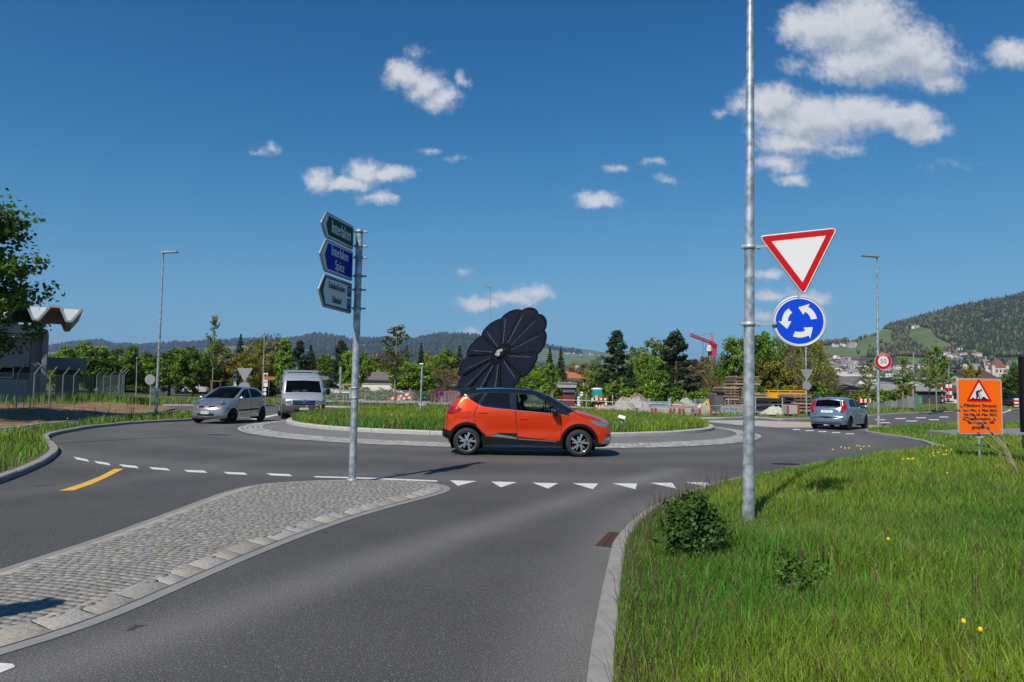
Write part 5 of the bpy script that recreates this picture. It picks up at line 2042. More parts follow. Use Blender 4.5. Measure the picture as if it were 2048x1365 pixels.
# ---- signs seen from front and back
def simple_sign(px, base_py, Y, plates, label, r=.03, top=None, group=None, cat='road sign', name='road_sign'):
    """plates: (shape, px, py centre, size, faces, text)"""
    q = P(px, base_py, Y)
    b = Vector((q.x, Y, q.z))
    root = thing(name, label, cat, b, group=group)
    zt = max(P(p[1], p[2], Y).z for p in plates) - b.z if top is None else P(px, top, Y).z - b.z
    MB().tube([(0, 0, -.1), (0, 0, zt)], r, 10).build('post', GALV, root)
    for (shape, ppx, ppy, size, cols, txt) in plates:
        c = P(ppx, ppy, Y) - b
        M_ = Matrix.Translation(c + Vector((0, -r - .02, 0)))
        mb = MB()
        if shape == 'disc':
            cir = lambda k: [(size / 2 * k * cos(2 * pi * i / 32), size / 2 * k * sin(2 * pi * i / 32)) for i in range(32)]
            mb.plate(cir(1), 0, .015, M_, 0)
            for i, k in enumerate((.95, .70)[:len(cols) - 1]):
                mb.plate(cir(k), -.004 * (i + 1), .0, M_, i + 1)
        elif shape == 'giveway':
            t_ = lambda k: rounded([(-size / 2 * k, size / 3.46 * k), (size / 2 * k, size / 3.46 * k), (0, -size / 1.73 * k)], .03)
            mb.plate(t_(1), 0, .015, M_, 0)
            for i, k in enumerate((.94, .66)[:len(cols) - 1]):
                mb.plate(t_(k), -.004 * (i + 1), .0, M_, i + 1)
        else:
            w, h = size
            mb.plate(rounded([(-w / 2, -h / 2), (w / 2, -h / 2), (w / 2, h / 2), (-w / 2, h / 2)], .03), 0, .015, M_, 0)
            if len(cols) > 1 and shape == 'parking':
                s_ = w * .42
                mb.plate([(s_ * cos(2 * pi * i / 24), h * .22 + s_ * sin(2 * pi * i / 24)) for i in range(24)], -.004, 0, M_, 1)
                mb.plate([(s_ * .78 * cos(2 * pi * i / 24), h * .22 + s_ * .78 * sin(2 * pi * i / 24)) for i in range(24)], -.008, 0, M_, 2)
                mb.plate([(-s_ * .6, h * .22 + s_ * .5), (-s_ * .5, h * .22 + s_ * .62), (s_ * .6, h * .22 - s_ * .5), (s_ * .5, h * .22 - s_ * .62)], -.0115, -.006, M_, 1)
        for (tx, sz, dx_, dz, mi, sx) in txt:
            mb.text(tx, sz, M_ @ Matrix.Translation((dx_, -.013, dz)), mi, sx=sx)
        mb.build('sign_plate', cols, root)
    return root


# the 50 sign on its lamp post
q = P(1766, 723, 33.5)
fs = thing('speed_sign', 'round red and white Generell 50 speed sign on the right lamp post', 'road sign', q)
mb = MB()
c_ = lambda r: [(r * cos(2 * pi * i / 40), r * sin(2 * pi * i / 40)) for i in range(40)]
M_ = Matrix.Translation((0, -.02, 0))
mb.plate(c_(.385), 0, .02, M_, 0)
mb.plate(c_(.365), -.004, .0, M_, 1)
mb.plate(c_(.245), -.008, .0, M_, 2)
mb.text('50', .30, M_ @ Matrix.Translation((0, -.012, -.01)), 3, sx=1.0)
for i, ch in enumerate('GENERELL'):
    a = radians(130 - i * 80 / 7)
    mb.text(ch, .095, M_ @ Matrix.Translation((.305 * cos(a), -.0075, .305 * sin(a))) @ Matrix.Rotation(pi / 2 - a, 4, 'Y'), 2, sx=.9)
mb.build('sign_plate', [STEEL_LT, SRED, SWHITE, INK], fs)
mb = MB().box((-.20, .06, .1), (.12, .05, .04))
mb.box((-.20, .06, -.12), (.12, .05, .04))
mb.build('clamp', GALV2, fs)

simple_sign(299, 822, 40, [('disc', 300.5, 759.5, .56, [SGREY], [])], 'grey back of a small round sign beside the left lamp post', .022)
simple_sign(490, 808, 52, [('giveway', 490, 746, 1.15, [SGREY], []), ('disc', 489, 776, .85, [SGREY], [])], 'grey backs of a triangular and a round sign behind the silver hatchback', .04, group='sign backs across the roundabout')
simple_sign(1613, 830, 47, [('giveway', 1613, 747, .85, [SGREY], []), ('disc', 1613, 772, .56, [SGREY], [])], 'grey backs of a triangular and a round sign on the right yard verge', .05, top=690)
simple_sign(470, 800, 66, [('parking', 470, 760, (.28 * 66 / 62, 1.1), [SWHITE, SRED, SBLUE], [])], 'narrow white no stopping board left of the triangular sign back', .03)
q = P(531, 790, 72)
simple_sign(531, 795, 72.5, [('parking', 531.5, 756, (.42, .95), [SWHITE, SRED, SBLUE], []), ('plain', 531.5, 769, (.42, .5), [SWHITE], []), ('disc', 530, 780, .34, [SRED, SWHITE], []), ('disc', 530, 788, .34, [SRED, SWHITE], [])],
            'post with stacked white and red no parking boards beside the van', .035)
oa = simple_sign(537, 800, 70, [('plain', 536, 757, (.02, .02), [ORG], [])], 'small orange arrow board pointing right behind the van', .02, top=757)
mb = MB().plate([(-.42, -.16), (.55, -.16), (.80, 0), (.55, .16), (-.42, .16)], -.06, -.04, Matrix.Translation(P(537, 757, 70) - oa.location))
mb.text('P  B', .2, Matrix.Translation(P(537, 757, 70) - oa.location + Vector((.08, -.065, 0))), 1)
mb.build('arrow_board', [mat('dull_orange', (.42, .16, .02), .5), INK], oa)
nk = simple_sign(883, 812, 60, [('disc', 883, 788, .50, [SRED, SRED, SBLUE], [])], 'round blue and red no parking sign in front of the red container', .025)

# ---- black and yellow striped marker bollard on the far kerb
q = G(645.5, 826)
bo = thing('bollard', 'short black and yellow striped marker post beside the van', 'bollard', (q.x, q.y, 0))
for i in range(6):
    pass
mb = MB()
H = .88
for i in range(7):
    z0, z1 = H * i / 7, H * (i + 1) / 7
    mb.lathe([(.135, z0), (.135, z1)], 16, i % 2)
mb.lathe([(.135, H), (.10, H + .05), (0, H + .06)], 16, 1)
mb.lathe([(.20, -.02), (.20, .05), (.135, .06)], 16, 1)
mb.build('striped_post', [mat('marker_yellow', (.85, .52, .02), .45), BLACK], bo)

# ---- things on the roundabout grass
q = P(840, 836, 29)
sp_ = thing('post', 'slim grey metal post standing in the roundabout grass', 'post', (q.x, 29, q.z))
zt = P(842, 731, 29).z - q.z
MB().tube([(0, 0, -.1), (.04, 0, zt)], [.042, .038], 12).build('shaft', GALV, sp_)
MB().box((.01, 0, zt + .04), (.16, .12, .07), bev=.01).build('head', ALU, sp_)
q = P(1243, 848, 24)
fl = thing('floodlight', 'low white floodlight box in the roundabout grass right of the orange car', 'floodlight', (q.x, 24, q.z - .12))
MB().box((0, 0, .32), (.22, .16, .12), mat=Matrix.Rotation(.25, 4, 'Y') @ Matrix.Rotation(-.3, 4, 'X'), bev=.012).build('lamp_box', WHITE, fl)
mb = MB().box((0, 0, .12), (.05, .05, .26))
mb.box((0, 0, .22), (.16, .02, .06))
mb.build('stand', GALV2, fl)


# ---- solar flower
def solar_flower():
    Y = 33.0
    hub = P(1002, 709, Y)
    g = Vector((hub.x + .25, Y + .5, .40))
    root = thing('solar_flower', 'large dark solar panel flower with twelve petals on the roundabout', 'solar panel', g)
    n = Vector((-.63, -.57, .525)).normalized()
    zc = Vector((0, 0, 1))
    xa = zc.cross(-n).normalized() * -1
    xa = n.cross(zc).normalized() * -1
    ya = n.cross(xa).normalized()
    if ya.z < 0:
        ya = -ya
        xa = -xa
    hl = hub - g
    Mh = Matrix(((xa.x, ya.x, n.x, hl.x), (xa.y, ya.y, n.y, hl.y), (xa.z, ya.z, n.z, hl.z), (0, 0, 0, 1)))
    CELL = mat('solar_cell', (.0035, .0055, .014), .5, 0, .15, 6, spec=.12)
    FR = mat('solar_silver_line', (.036, .042, .062), .5, 0, spec=.15)
    ZIG = mat('solar_bus_wire', (.15, .16, .19), .5, .1)
    BK = mat('petal_black_frame', (.004, .005, .008), .7, spec=.1)
    R1, R0 = 2.66, .30
    for k in range(12):
        a = 2 * pi * k / 12 + .26
        S = Mh @ Matrix.Rotation(a, 4, 'Z') @ Matrix.Translation((0, 0, .02)) @ Matrix.Rotation(radians(4.5), 4, 'X')
        # petal outline, x outward, y across
        w = lambda x: .055 + (x - R0) * .285
        hw_ = radians(17.2)
        out = [(R0, -.07), (1.2, -.36), (1.9, -.575)]
        cx, ry = R1 - .44, .665
        out += [(cx + .44 * cos(t), ry * sin(t)) for t in np.linspace(-pi / 2 * .92, pi / 2 * .92, 14)]
        out += [(1.9, .575), (1.2, .36), (R0, .07)]
        mb = MB()

        def put(poly, z0, z1, mi):
            n_ = len(poly)
            A = [S @ Vector((x, y, z1)) for x, y in poly]
            B = [S @ Vector((x, y, z0)) for x, y in poly]
            tr = tessellate_polygon([[Vector((x, y, 0)) for x, y in poly]])
            ff = []
            for t in tr:
                q_ = [poly[i] for i in t]
                cr = (q_[1][0] - q_[0][0]) * (q_[2][1] - q_[0][1]) - (q_[2][0] - q_[0][0]) * (q_[1][1] - q_[0][1])
                ff.append(t if cr > 0 else t[::-1])
            mb.add(A, ff, mi)
            mb.add(B, [f[::-1] for f in ff], mi)
            mb.add(A + B, [(i, n_ + i, n_ + (i + 1) % n_, (i + 1) % n_) for i in range(n_)], mi)
        put(out, -.02, .0, 0)

        def half(x):
            if x < cx:
                return np.interp(x, [R0, 1.2, 1.9, cx], [.07, .35, .56, .64]) - .03
            return .64 * sqrt(max(0, 1 - ((x - cx) / .44) ** 2)) - .03
        # cell field with a stepped edge on one side
        steps = np.linspace(.62, 2.20, 7)
        prev = None
        zig = []
        for i in range(len(steps) - 1):
            xa_, xb_ = steps[i], steps[i + 1]
            lo = -half(xa_) + .02
            hi = half(xa_) * .62 - .02
            poly = [(xa_, lo), (xb_, -half(min(xb_, 2.4)) + .02), (xb_, hi), (xa_, hi)]
            put(poly, .0, .004, 1)
            zig += [(xa_, hi), (xb_, hi)]
        xe = steps[-1]
        put([(xe, -half(xe) + .02), (xe + .18, -half(xe + .18) + .02), (xe + .30, -half(xe + .30) + .02), (xe + .30, half(xe + .30) - .02), (xe + .18, half(xe + .18) - .02), (xe, half(xe) - .02)], .0, .004, 1)
        for (p, q_) in zip(zig[:-1], zig[1:]):
            mb.tube([S @ Vector((*p, .007)), S @ Vector((*q_, .007))], .010, 4, 3, False)
        # fine cell lines along the petal
        for y in np.arange(-.52, .56, .105):
            xs_ = [x for x in np.arange(.55, 2.52, .04) if half(x) - .04 > abs(y)]
            if len(xs_) > 2:
                x0_, x1_ = xs_[0], xs_[-1]
                if y > 0:
                    ok = [i for i in range(len(steps) - 1) if half(steps[i]) * .62 - .03 > y]
                    if ok:
                        x0_ = max(x0_, steps[ok[0]])
                mb.add([S @ Vector(v) for v in [(x0_, y - .008, .0062), (x1_, y - .008, .0062), (x1_, y + .008, .0062), (x0_, y + .008, .0062)]], [(0, 1, 2, 3)], 2)
        mb.build('petal', [BK, CELL, FR, ZIG], root)
    mb = MB().lathe([(0, .16), (.18, .14), (.27, .06), (.30, -.05), (.28, -.18)], 20, 0, Mh)
    mb.build('hub', BK, root)
    mb = MB()
    for x, y, r in ((-.08, .04, .14), (.07, .10, .11), (.02, -.12, .12), (-.13, -.10, .08)):
        mb.sphere(Mh @ Vector((x, y, .14)), (r, r, .06), 8, 0, Mh.to_3x3().to_4x4())
    mb.build('hub_cap', mat('crumpled_white_foil', (.26, .27, .285), .6, .1, .3, 14, .5, 20), root)
    back = hl + n * -.35
    MB().tube([Vector((0, 0, -.1)), Vector((0, 0, back.z * .6)), back, hl + n * -.12], [.20, .17, .15, .12], 14).build('mast', DARK, root)
    MB().box((0, 0, .10), (.9, .9, .5), bev=.05).build('base_box', CONC, root)


solar_flower()


# ---- orange roadworks notice
def notice():
    Y = 15.6
    c = P(1960, 813.5, Y)
    gq = P(1962, 912, Y)
    root = thing('notice_board', 'orange roadworks notice on a post in the grass at the right', 'notice board', (gq.x, Y, gq.z))
    l = c - Vector((gq.x, Y, gq.z))
    M_ = Matrix.Translation(l) @ Matrix.Rotation(.05, 4, 'Z')
    w, h = 91 / 1450 * Y / 2, 109 / 1450 * Y / 2
    o_ = rounded([(-w, -h), (w, -h), (w, h), (-w, h)], .05)
    mb = MB().plate(o_, 0, .025, M_, 0)
    rim_tube(mb, o_, .01, .014, M_, 0)
    mb.plate(grow(o_, -.022), -.005, 0, M_, 1)
    t_ = lambda k, r: rounded([(-.29 * k, -.168 * k), (.29 * k, -.168 * k), (0, .335 * k)], r)
    Mt = M_ @ Matrix.Translation((-.02, 0, .27))
    mb.plate(t_(1, .03), -.009, -.002, Mt, 2)
    mb.plate(t_(.74, .008), -.0125, -.006, Mt, 3)
    # digging figure with its two heaps
    k = .0145
    fig = lambda pts: mb.plate([(x * k, z * k) for x, z in pts], -.016, -.009, Mt, 4)
    fig([(-14, -7.4), (14, -7.4), (14, -8.6), (-14, -8.6)])
    fig([(3, -7.4), (5, -4.6), (6.6, -3.9), (9, -5.2), (11.5, -7.4)])
    fig([(-12, -7.4), (-10.2, -5.8), (-8, -6.2), (-7, -7.4)])
    fig([(-5, -7.4), (-4.6, -2.2), (-5.2, 1.0), (-4.2, 4.2), (-2, 5.4), (1.6, 5.0), (2.4, 4.2), (0, 3.4), (-1.4, 1.2), (-.8, -1.8), (-2.2, -4.2), (-2.6, -7.4)])
    fig([(-2.2, -1), (.6, -3.6), (.8, -7.4), (-.6, -7.4), (-1.2, -4.0), (-3.4, -2)])
    fig([(3.2 + 1.5 * cos(a), 5.6 + 1.5 * sin(a)) for a in np.linspace(0, 2 * pi, 10)[:-1]])
    fig([(1.6, 4.4), (1.0, .6), (3.6, -5), (3.0, -5.2), (.2, .4), (.6, 4.0)])
    for (txt, py, sz, sx, dx) in (('Mittlere Strasse', 812, .108, 1.06, 0), ('von Mo. 2. Mai 2022', 821.7, .088, 1.03, .0), ('bis Mi. 18. Mai 2022', 830, .088, 1.03, .0), ('stadteinwärts', 838, .088, 1.02, -.02),
                                  ('ab Haus Nr. 70', 845.8, .088, 1.02, .0), ('gesperrt', 854.8, .108, 1.08, .0)):
        zz = (813.5 - py) / 1450 * Y
        for ddx in (-.006, 0, .006):
            mb.text(txt, sz, M_ @ Matrix.Translation((dx + ddx, -.0065 - (ddx + .006) * .05, zz)), 4, sx=sx)
    mb.build('panel', [STEEL_LT, ORG, SRED, SWHITE, INK], root)
    z0 = l.z - h
    mb = MB().tube([(0, .05, -.25), (0, .05, z0 + .1), (0, .05, l.z + h * .5)], .022, 10)
    mb.build('post', GALV, root)
    mb = MB().plate([(-.16, z0 - .02), (.16, z0 - .02), (.03, z0 - .10), (-.03, z0 - .10)], .03, .05)
    mb.build('bracket', STEEL_LT, root)


notice()

# ---- black pillar at the right edge
q = P(2056, 886, 14)
bp = thing('pillar', 'black metal sign pillar at the right edge of the view', 'pillar', (q.x, 14, q.z - .1))
zt = P(2056, 711, 14).z - q.z + .1
mb = MB().box((.07, 0, zt / 2 + .15), (.36, .12, zt - .3), bev=.015)
mb.build('cabinet', BLACK, bp)
MB().box((.07, 0, .12), (.30, .10, .25)).build('foot', DARK, bp)
MB().box((.07, 0, zt - .01), (.38, .14, .05)).build('top_cap', DARK, bp)

# keep-right plate on the near island, left of the frame: only its shadow falls into view
kp = thing('road_sign', 'round blue keep right sign on a post on the near cobbled island', 'road sign', (-4.55, 3.38, .03))
MB().tube([(0, 0, -.05), (0, 0, 2.5)], .03, 10).build('post', GALV, kp)
mb = MB()
M_ = Matrix.Translation((0, -.05, 2.2)) @ Matrix.Rotation(.3, 4, 'Z')
mb.plate(c_(.30), 0, .02, M_, 0)
mb.plate(c_(.27), -.004, 0, M_, 1)
mb.plate([(-.18, .14), (-.10, .20), (.06, .0), (.12, .07), (.15, -.17), (-.09, -.11), (-.03, -.06)], -.008, 0, M_, 2)
mb.build('sign_plate', [STEEL_LT, RBLUE, SWHITE], kp)
# ---------------------------------------------------------------- buildings near by, yard, fences
def part(root, name, m, fn):
    mb = MB()
    fn(mb)
    return mb.build(name, m, root)


# ---- concrete hall with a folded roof, on the left
def concrete_hall():
    Y = 46.0
    k = Y / 1450.0
    g0 = P(109, 800, Y)
    root = thing('building', 'grey concrete hall with white ended folded roof on the left', 'building', (g0.x - .60, Y, 0), .56)
    X = lambda px: P(px, 760, Y).x - g0.x
    Z = lambda py, px=90: P(px, py, Y).z
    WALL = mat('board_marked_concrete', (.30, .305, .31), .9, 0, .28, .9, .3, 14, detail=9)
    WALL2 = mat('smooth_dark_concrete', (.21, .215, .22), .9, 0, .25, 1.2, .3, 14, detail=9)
    xl = X(-420)
    part(root, 'wall', WALL, lambda m: (m.box(((X(82) + xl) / 2, 3.2, (Z(735) + Z(676)) / 2), (X(82) - xl, 6, Z(676) - Z(735))),
                                        m.box(((X(82) + xl) / 2, 3.2, Z(761) / 2 + .02), (X(82) - xl, 6, Z(761)))))
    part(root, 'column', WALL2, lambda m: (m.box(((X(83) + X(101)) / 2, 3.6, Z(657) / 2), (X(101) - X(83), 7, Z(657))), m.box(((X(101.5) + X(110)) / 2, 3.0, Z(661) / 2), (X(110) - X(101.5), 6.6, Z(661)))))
    part(root, 'beam', WALL, lambda m: m.box(((X(94) + xl) / 2, 2.6, (Z(679) + Z(653)) / 2), (X(94) - xl, 6.4, Z(653) - Z(679))))
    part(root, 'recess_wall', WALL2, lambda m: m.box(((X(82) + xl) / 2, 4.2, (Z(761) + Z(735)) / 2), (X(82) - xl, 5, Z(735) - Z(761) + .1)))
    gl_ = glass_mat('office_glass', (.10, .12, .12), .9)
    for i in range(6):
        x1 = X(56) - i * (X(56) - X(-4))
        x0 = x1 - (X(56) - X(-4)) + .05
        fr = MB()
        z0, z1 = Z(758), Z(734.5)
        for (a, b, c_, d_) in ((x0, x1, z0, z0 + .07), (x0, x1, z1 - .07, z1), (x0, x0 + .07, z0, z1), (x1 - .07, x1, z0, z1), ((x0 + x1) / 2 - .04, (x0 + x1) / 2 + .04, z0, z1)):
            fr.box(((a + b) / 2, .98, (c_ + d_) / 2), (b - a, .10, d_ - c_))
        f = fr.build('window', WHITE, root)
        part(f, 'pane', gl_, lambda m: m.box(((x0 + x1) / 2, 1.02, (z0 + z1) / 2), (x1 - x0 - .1, .03, z1 - z0 - .1)))
    # the folded roof: troughs open to the sky, white end plates
    FOLD = mat('roof_concrete', (.36, .355, .345), .9, 0, .25, 1.5, .3, 20, detail=8)
    SH = mat('white_roof_sheet', (.80, .81, .80), .5, 0, .06, 3)
    pitch = X(130) - X(75)
    t = .09
    for i in range(6):
        xa, xb = X(130) - pitch * i, X(164.5) - pitch * i
        xc, xd = X(147.5) - pitch * i, X(140.5) - pitch * i
        zt, zb = Z(619.5, 147), Z(644, 147)
        dz = 0.0
        n_ = MB()
        # trough walls (thick plates running back)
        for (p, q) in (((xa, zt), (xd, zb)), ((xd, zb), (xc, zb)), ((xc, zb), (xb, zt))):
            d = Vector((q[0] - p[0], q[1] - p[1])).normalized()
            nn = Vector((d.y, -d.x)) * t
            e = d * .03
            n_.plate([(p[0] - e.x, p[1] - e.y), (q[0] + e.x, q[1] + e.y), (q[0] + e.x + nn.x, q[1] + e.y + nn.y), (p[0] - e.x + nn.x, p[1] - e.y + nn.y)], -1.4, 9.0)
        if i < 5:      # soffit plate to the next trough
            xn = X(109.5) - pitch * i
            n_.plate([(xa, zt), (xn, zt), (xn, zt + .12), (xa, zt + .12)], -1.38, 9.0)
            n_.plate([(xd - .02, zb - .01), (xa - .02, zt - .01), (xn + .02, zt - .01), (X(92.5) - pitch * i + .02, zb - .01)], 2.0, 2.2)
        fo = n_.build('roof_fold', FOLD, root)
        part(fo, 'end_plate', SH, lambda m: m.add([(xa + .08, -1.30, zt - .02), (xd + .03, -1.37, zb + .05), (xc - .03, -1.37, zb + .05), (xb - .08, -1.30, zt - .02), (xa + .08, .4, zt - .02), (xb - .08, .4, zt - .02)],
                                                  [(0, 1, 2, 3), (0, 3, 5, 4)]))
    # low wing behind to the right
    Y2 = 7.0
    k2 = lambda px, py: P(px, py, Y + Y2)
    a, b = k2(104, 716).x - root.location.x, k2(173, 716).x - root.location.x
    Ri = Matrix.Rotation(-.56, 3, 'Z')
    wb_ = lambda m, c, d: m.box(Ri @ (Vector(c) - Vector((2.0, 0, 0))), d)
    part(root, 'wing_fascia', WALL, lambda m: wb_(m, ((a + b) / 2, Y2 + 3, (k2(140, 716).z + k2(140, 740).z) / 2), (b - a, 6, k2(140, 716).z - k2(140, 740).z)))
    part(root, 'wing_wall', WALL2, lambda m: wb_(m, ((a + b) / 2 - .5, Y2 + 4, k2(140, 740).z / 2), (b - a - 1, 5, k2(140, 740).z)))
    part(root, 'wing_base', WALL, lambda m: wb_(m, ((a + b) / 2 - 1.0, Y2 + .4, k2(130, 753).z / 2), (b - a - 2.0, .3, k2(130, 753).z)))


concrete_hall()


def uv_panel(mb_name, quads, m, parent):
    """flat net panels with metric UVs; quads: (p0, p1, z0, z1)"""
    me = bpy.data.meshes.new(mb_name)
    vs, fs, uv = [], [], []
    s = 0
    for (p0, p1, z0, z1) in quads:
        b = len(vs)
        L = (Vector(p1) - Vector(p0)).length
        vs += [(p0[0], p0[1], p0[2] + z0), (p1[0], p1[1], p1[2] + z0), (p1[0], p1[1], p1[2] + z1), (p0[0], p0[1], p0[2] + z1)]
        fs.append((b, b + 1, b + 2, b + 3))
        uv += [(s, z0), (s + L, z0), (s + L, z1), (s, z1)]
        s += L
    me.from_pydata(vs, [], fs)
    l = me.uv_layers.new(name='uv')
    for i, q in enumerate(uv):
        l.data[i].uv = q
    me.materials.append(m)
    o = bpy.data.objects.new(mb_name, me)
    COL.objects.link(o)
    o.parent = parent
    return o


NET = net_mat('chain_link', (.42, .45, .46), .07, .008)
NET_G = net_mat('green_chain_link', (.16, .22, .20), .07, .009)


def fence(label, pts, H, r, net=None, rails=(), bend=None, mat_=GALV2, cat='fence', rail_r=.02):
    """posts at the given ground points, rails and netting between them"""
    o = Vector(pts[0])
    root = thing('fence', label, cat, o)
    L = [Vector(p) - o for p in pts]
    for p in L:
        mb = MB()
        q = [p + Vector((0, 0, -.15)), p + Vector((0, 0, H))]
        if bend:
            q.append(p + Vector((0, 0, H)) + Vector(bend))
        mb.tube(q, r, 8)
        mb.build('post', mat_, root)
    for (z, rr) in rails:
        mb = MB()
        for a, b in zip(L[:-1], L[1:]):
            mb.tube([a + Vector((0, 0, z)), b + Vector((0, 0, z))], rr, 6)
        mb.build('rail', mat_, root)
    if net:
        uv_panel('netting', [(tuple(a), tuple(b), .03, H - .02) for a, b in zip(L[:-1], L[1:])], net, root)
    return root


# bent top security fence on the left: along the path, then away from us
def gp(px, py, Y):
    q = P(px, py, Y)
    return (q.x, q.y, q.z)


fence('tall wire fence with bent tops in front of the concrete hall', [gp(-60, 858, 25), gp(-12, 846, 28), gp(31, 838, 31), gp(65, 829, 35), gp(97, 825, 38), gp(123, 820, 41), gp(145, 815, 45), gp(165, 810.5, 49), gp(184, 807, 53)],
      1.95, .030, NET_G, bend=(.38, -.1, .42), rails=((1.93, .006), (1.0, .005)))
fence('bent top wire fence corner running away behind the dirt bank', [gp(196, 805, 56), gp(238, 797, 60), gp(243, 795.5, 66), gp(247, 794, 72), gp(236, 791.5, 78), gp(220, 790, 82), gp(206, 789.5, 84), gp(192, 789, 86)], 2.2, .035, NET_G, bend=(.5, -.1, .5), rails=((2.15, .006),))
# low garden fence behind the left bank
fence('low pale wire fence under the green trees on the left', [gp(x, 789, 88) for x in range(300, 420, 16)], 1.1, .03, NET)
# chain-link fence behind the roundabout
fp = [gp(x, y, 62) for x, y in ((560, 805), (590, 806), (618, 806.5), (633, 807), (655, 808), (673, 808.5), (693, 809), (731, 810), (751, 810.5), (774, 811), (798, 811.5), (825, 812), (853, 813), (884, 813.5), (916, 814.5), (950, 815), (985, 816), (1020, 817), (1060, 818), (1104, 819))]
fence('grey chain link fence between the roundabout and the yard', fp, 1.30, .028, NET, rails=((1.28, .012),))
rp_ = [gp(1104, 822, 51.5), gp(1172.5, 824, 51), gp(1225, 827, 50.5), gp(1285, 829, 50), gp(1341, 832, 49.5), gp(1390, 835.5, 49), gp(1457, 835, 49), gp(1511, 834, 49), gp(1565, 832.5, 50), gp(1640, 829, 52)]
fence('pale steel post and rail fence along the building yard', rp_, 1.28, .045, None, rails=((.78, .022),), mat_=GALV)

YZ = .25
# ---- red yard container, striped barriers, kiosk, tank, toilet
def container():
    Y = 66
    c = P(895, 800, Y)
    z0 = .2
    root = thing('skip_container', 'rusty red open skip with ribbed sides behind the chain link fence', 'skip', (c.x, Y, z0))
    RD = mat('rusty_red_steel', (.17, .045, .035), .7, .1, .3, 3, .2, 12, detail=8)
    w = 68 / 1450 * Y
    h = P(890, 783, Y).z - z0
    def f(m):
        m.box((0, 1, h / 2), (w, 2.2, h))
        for i in range(10):
            m.box((-w / 2 + w * (i + .5) / 10, -.14, h / 2), (.10, .08, h * .96))
        m.box((0, -.15, h + .03), (w + .1, .12, .12))
    part(root, 'tub', RD, f)
    part(root, 'lifting_hook', DARK, lambda m: (m.box((-w / 2 + .5, -.25, h * .6), (.12, .2, h * 1.2)), m.box((-w / 2 + 1.4, -.25, h * .6), (.12, .2, h * 1.2)), m.box((-w / 2 + .95, -.25, h * 1.15), (1.0, .1, .1))))


container()


def striped(root_name, label, p0, p1, h, n, t=.05, group=None, legs=True, cat='barrier'):
    p0, p1 = Vector(p0), Vector(p1)
    root = thing(root_name, label, cat, p0, group=group)
    d = p1 - p0
    mb = MB()
    ux = Vector((d.x, d.y, d.z))
    up = Vector((0, 0, h))
    nrm = Vector((-d.y, d.x, 0)).normalized() * t
    for i in range(n):
        a, b = d * (i / n), d * ((i + 1) / n)
        vs = [a, b, b + up, a + up, a + nrm, b + nrm, b + up + nrm, a + up + nrm]
        mb.add(vs, [(0, 1, 2, 3), (5, 4, 7, 6), (3, 2, 6, 7), (0, 4, 5, 1), (0, 3, 7, 4), (1, 5, 6, 2)], i % 2)
    mb.build('board', [SRED, SWHITE], root)
    if legs:
        mb = MB()
        for q in (.08, .92):
            a = d * q
            z = max(p0.z + a.z - .2, .05)
            mb.box((a.x, a.y + .06, -z / 2 + a.z + .02), (.06, .04, z))
        mb.build('legs', GALV2, root)
    return root


B = lambda px, py, Y: tuple(P(px, py, Y))
striped('barrier', 'red and white striped barrier pole leaning upward behind the chain link fence', B(776, 802, 64), B(824, 789, 64), .22, 7)
striped('barrier', 'red and white striped barrier pole lying flat under the leaning one', B(790, 802, 63.5), B(826, 797, 63.5), .20, 7)
striped('barrier', 'upper red and white barrier plank on the yard in front of the toilet', B(1178, 801, 58), B(1217, 801, 58), .18, 9)
striped('barrier', 'lower red and white barrier plank on the gravel in front of the toilet', B(1188, 815, 57), B(1208, 814.5, 57), .16, 6)
striped('barrier', 'slanting red and white barrier plank on the gravel', B(1193, 822, 56), B(1213, 810, 56), .2, 6)
striped('barrier', 'long red and white barrier beside the young trees on the right', B(1716, 806, 78), B(1742, 806, 78), .45, 6)


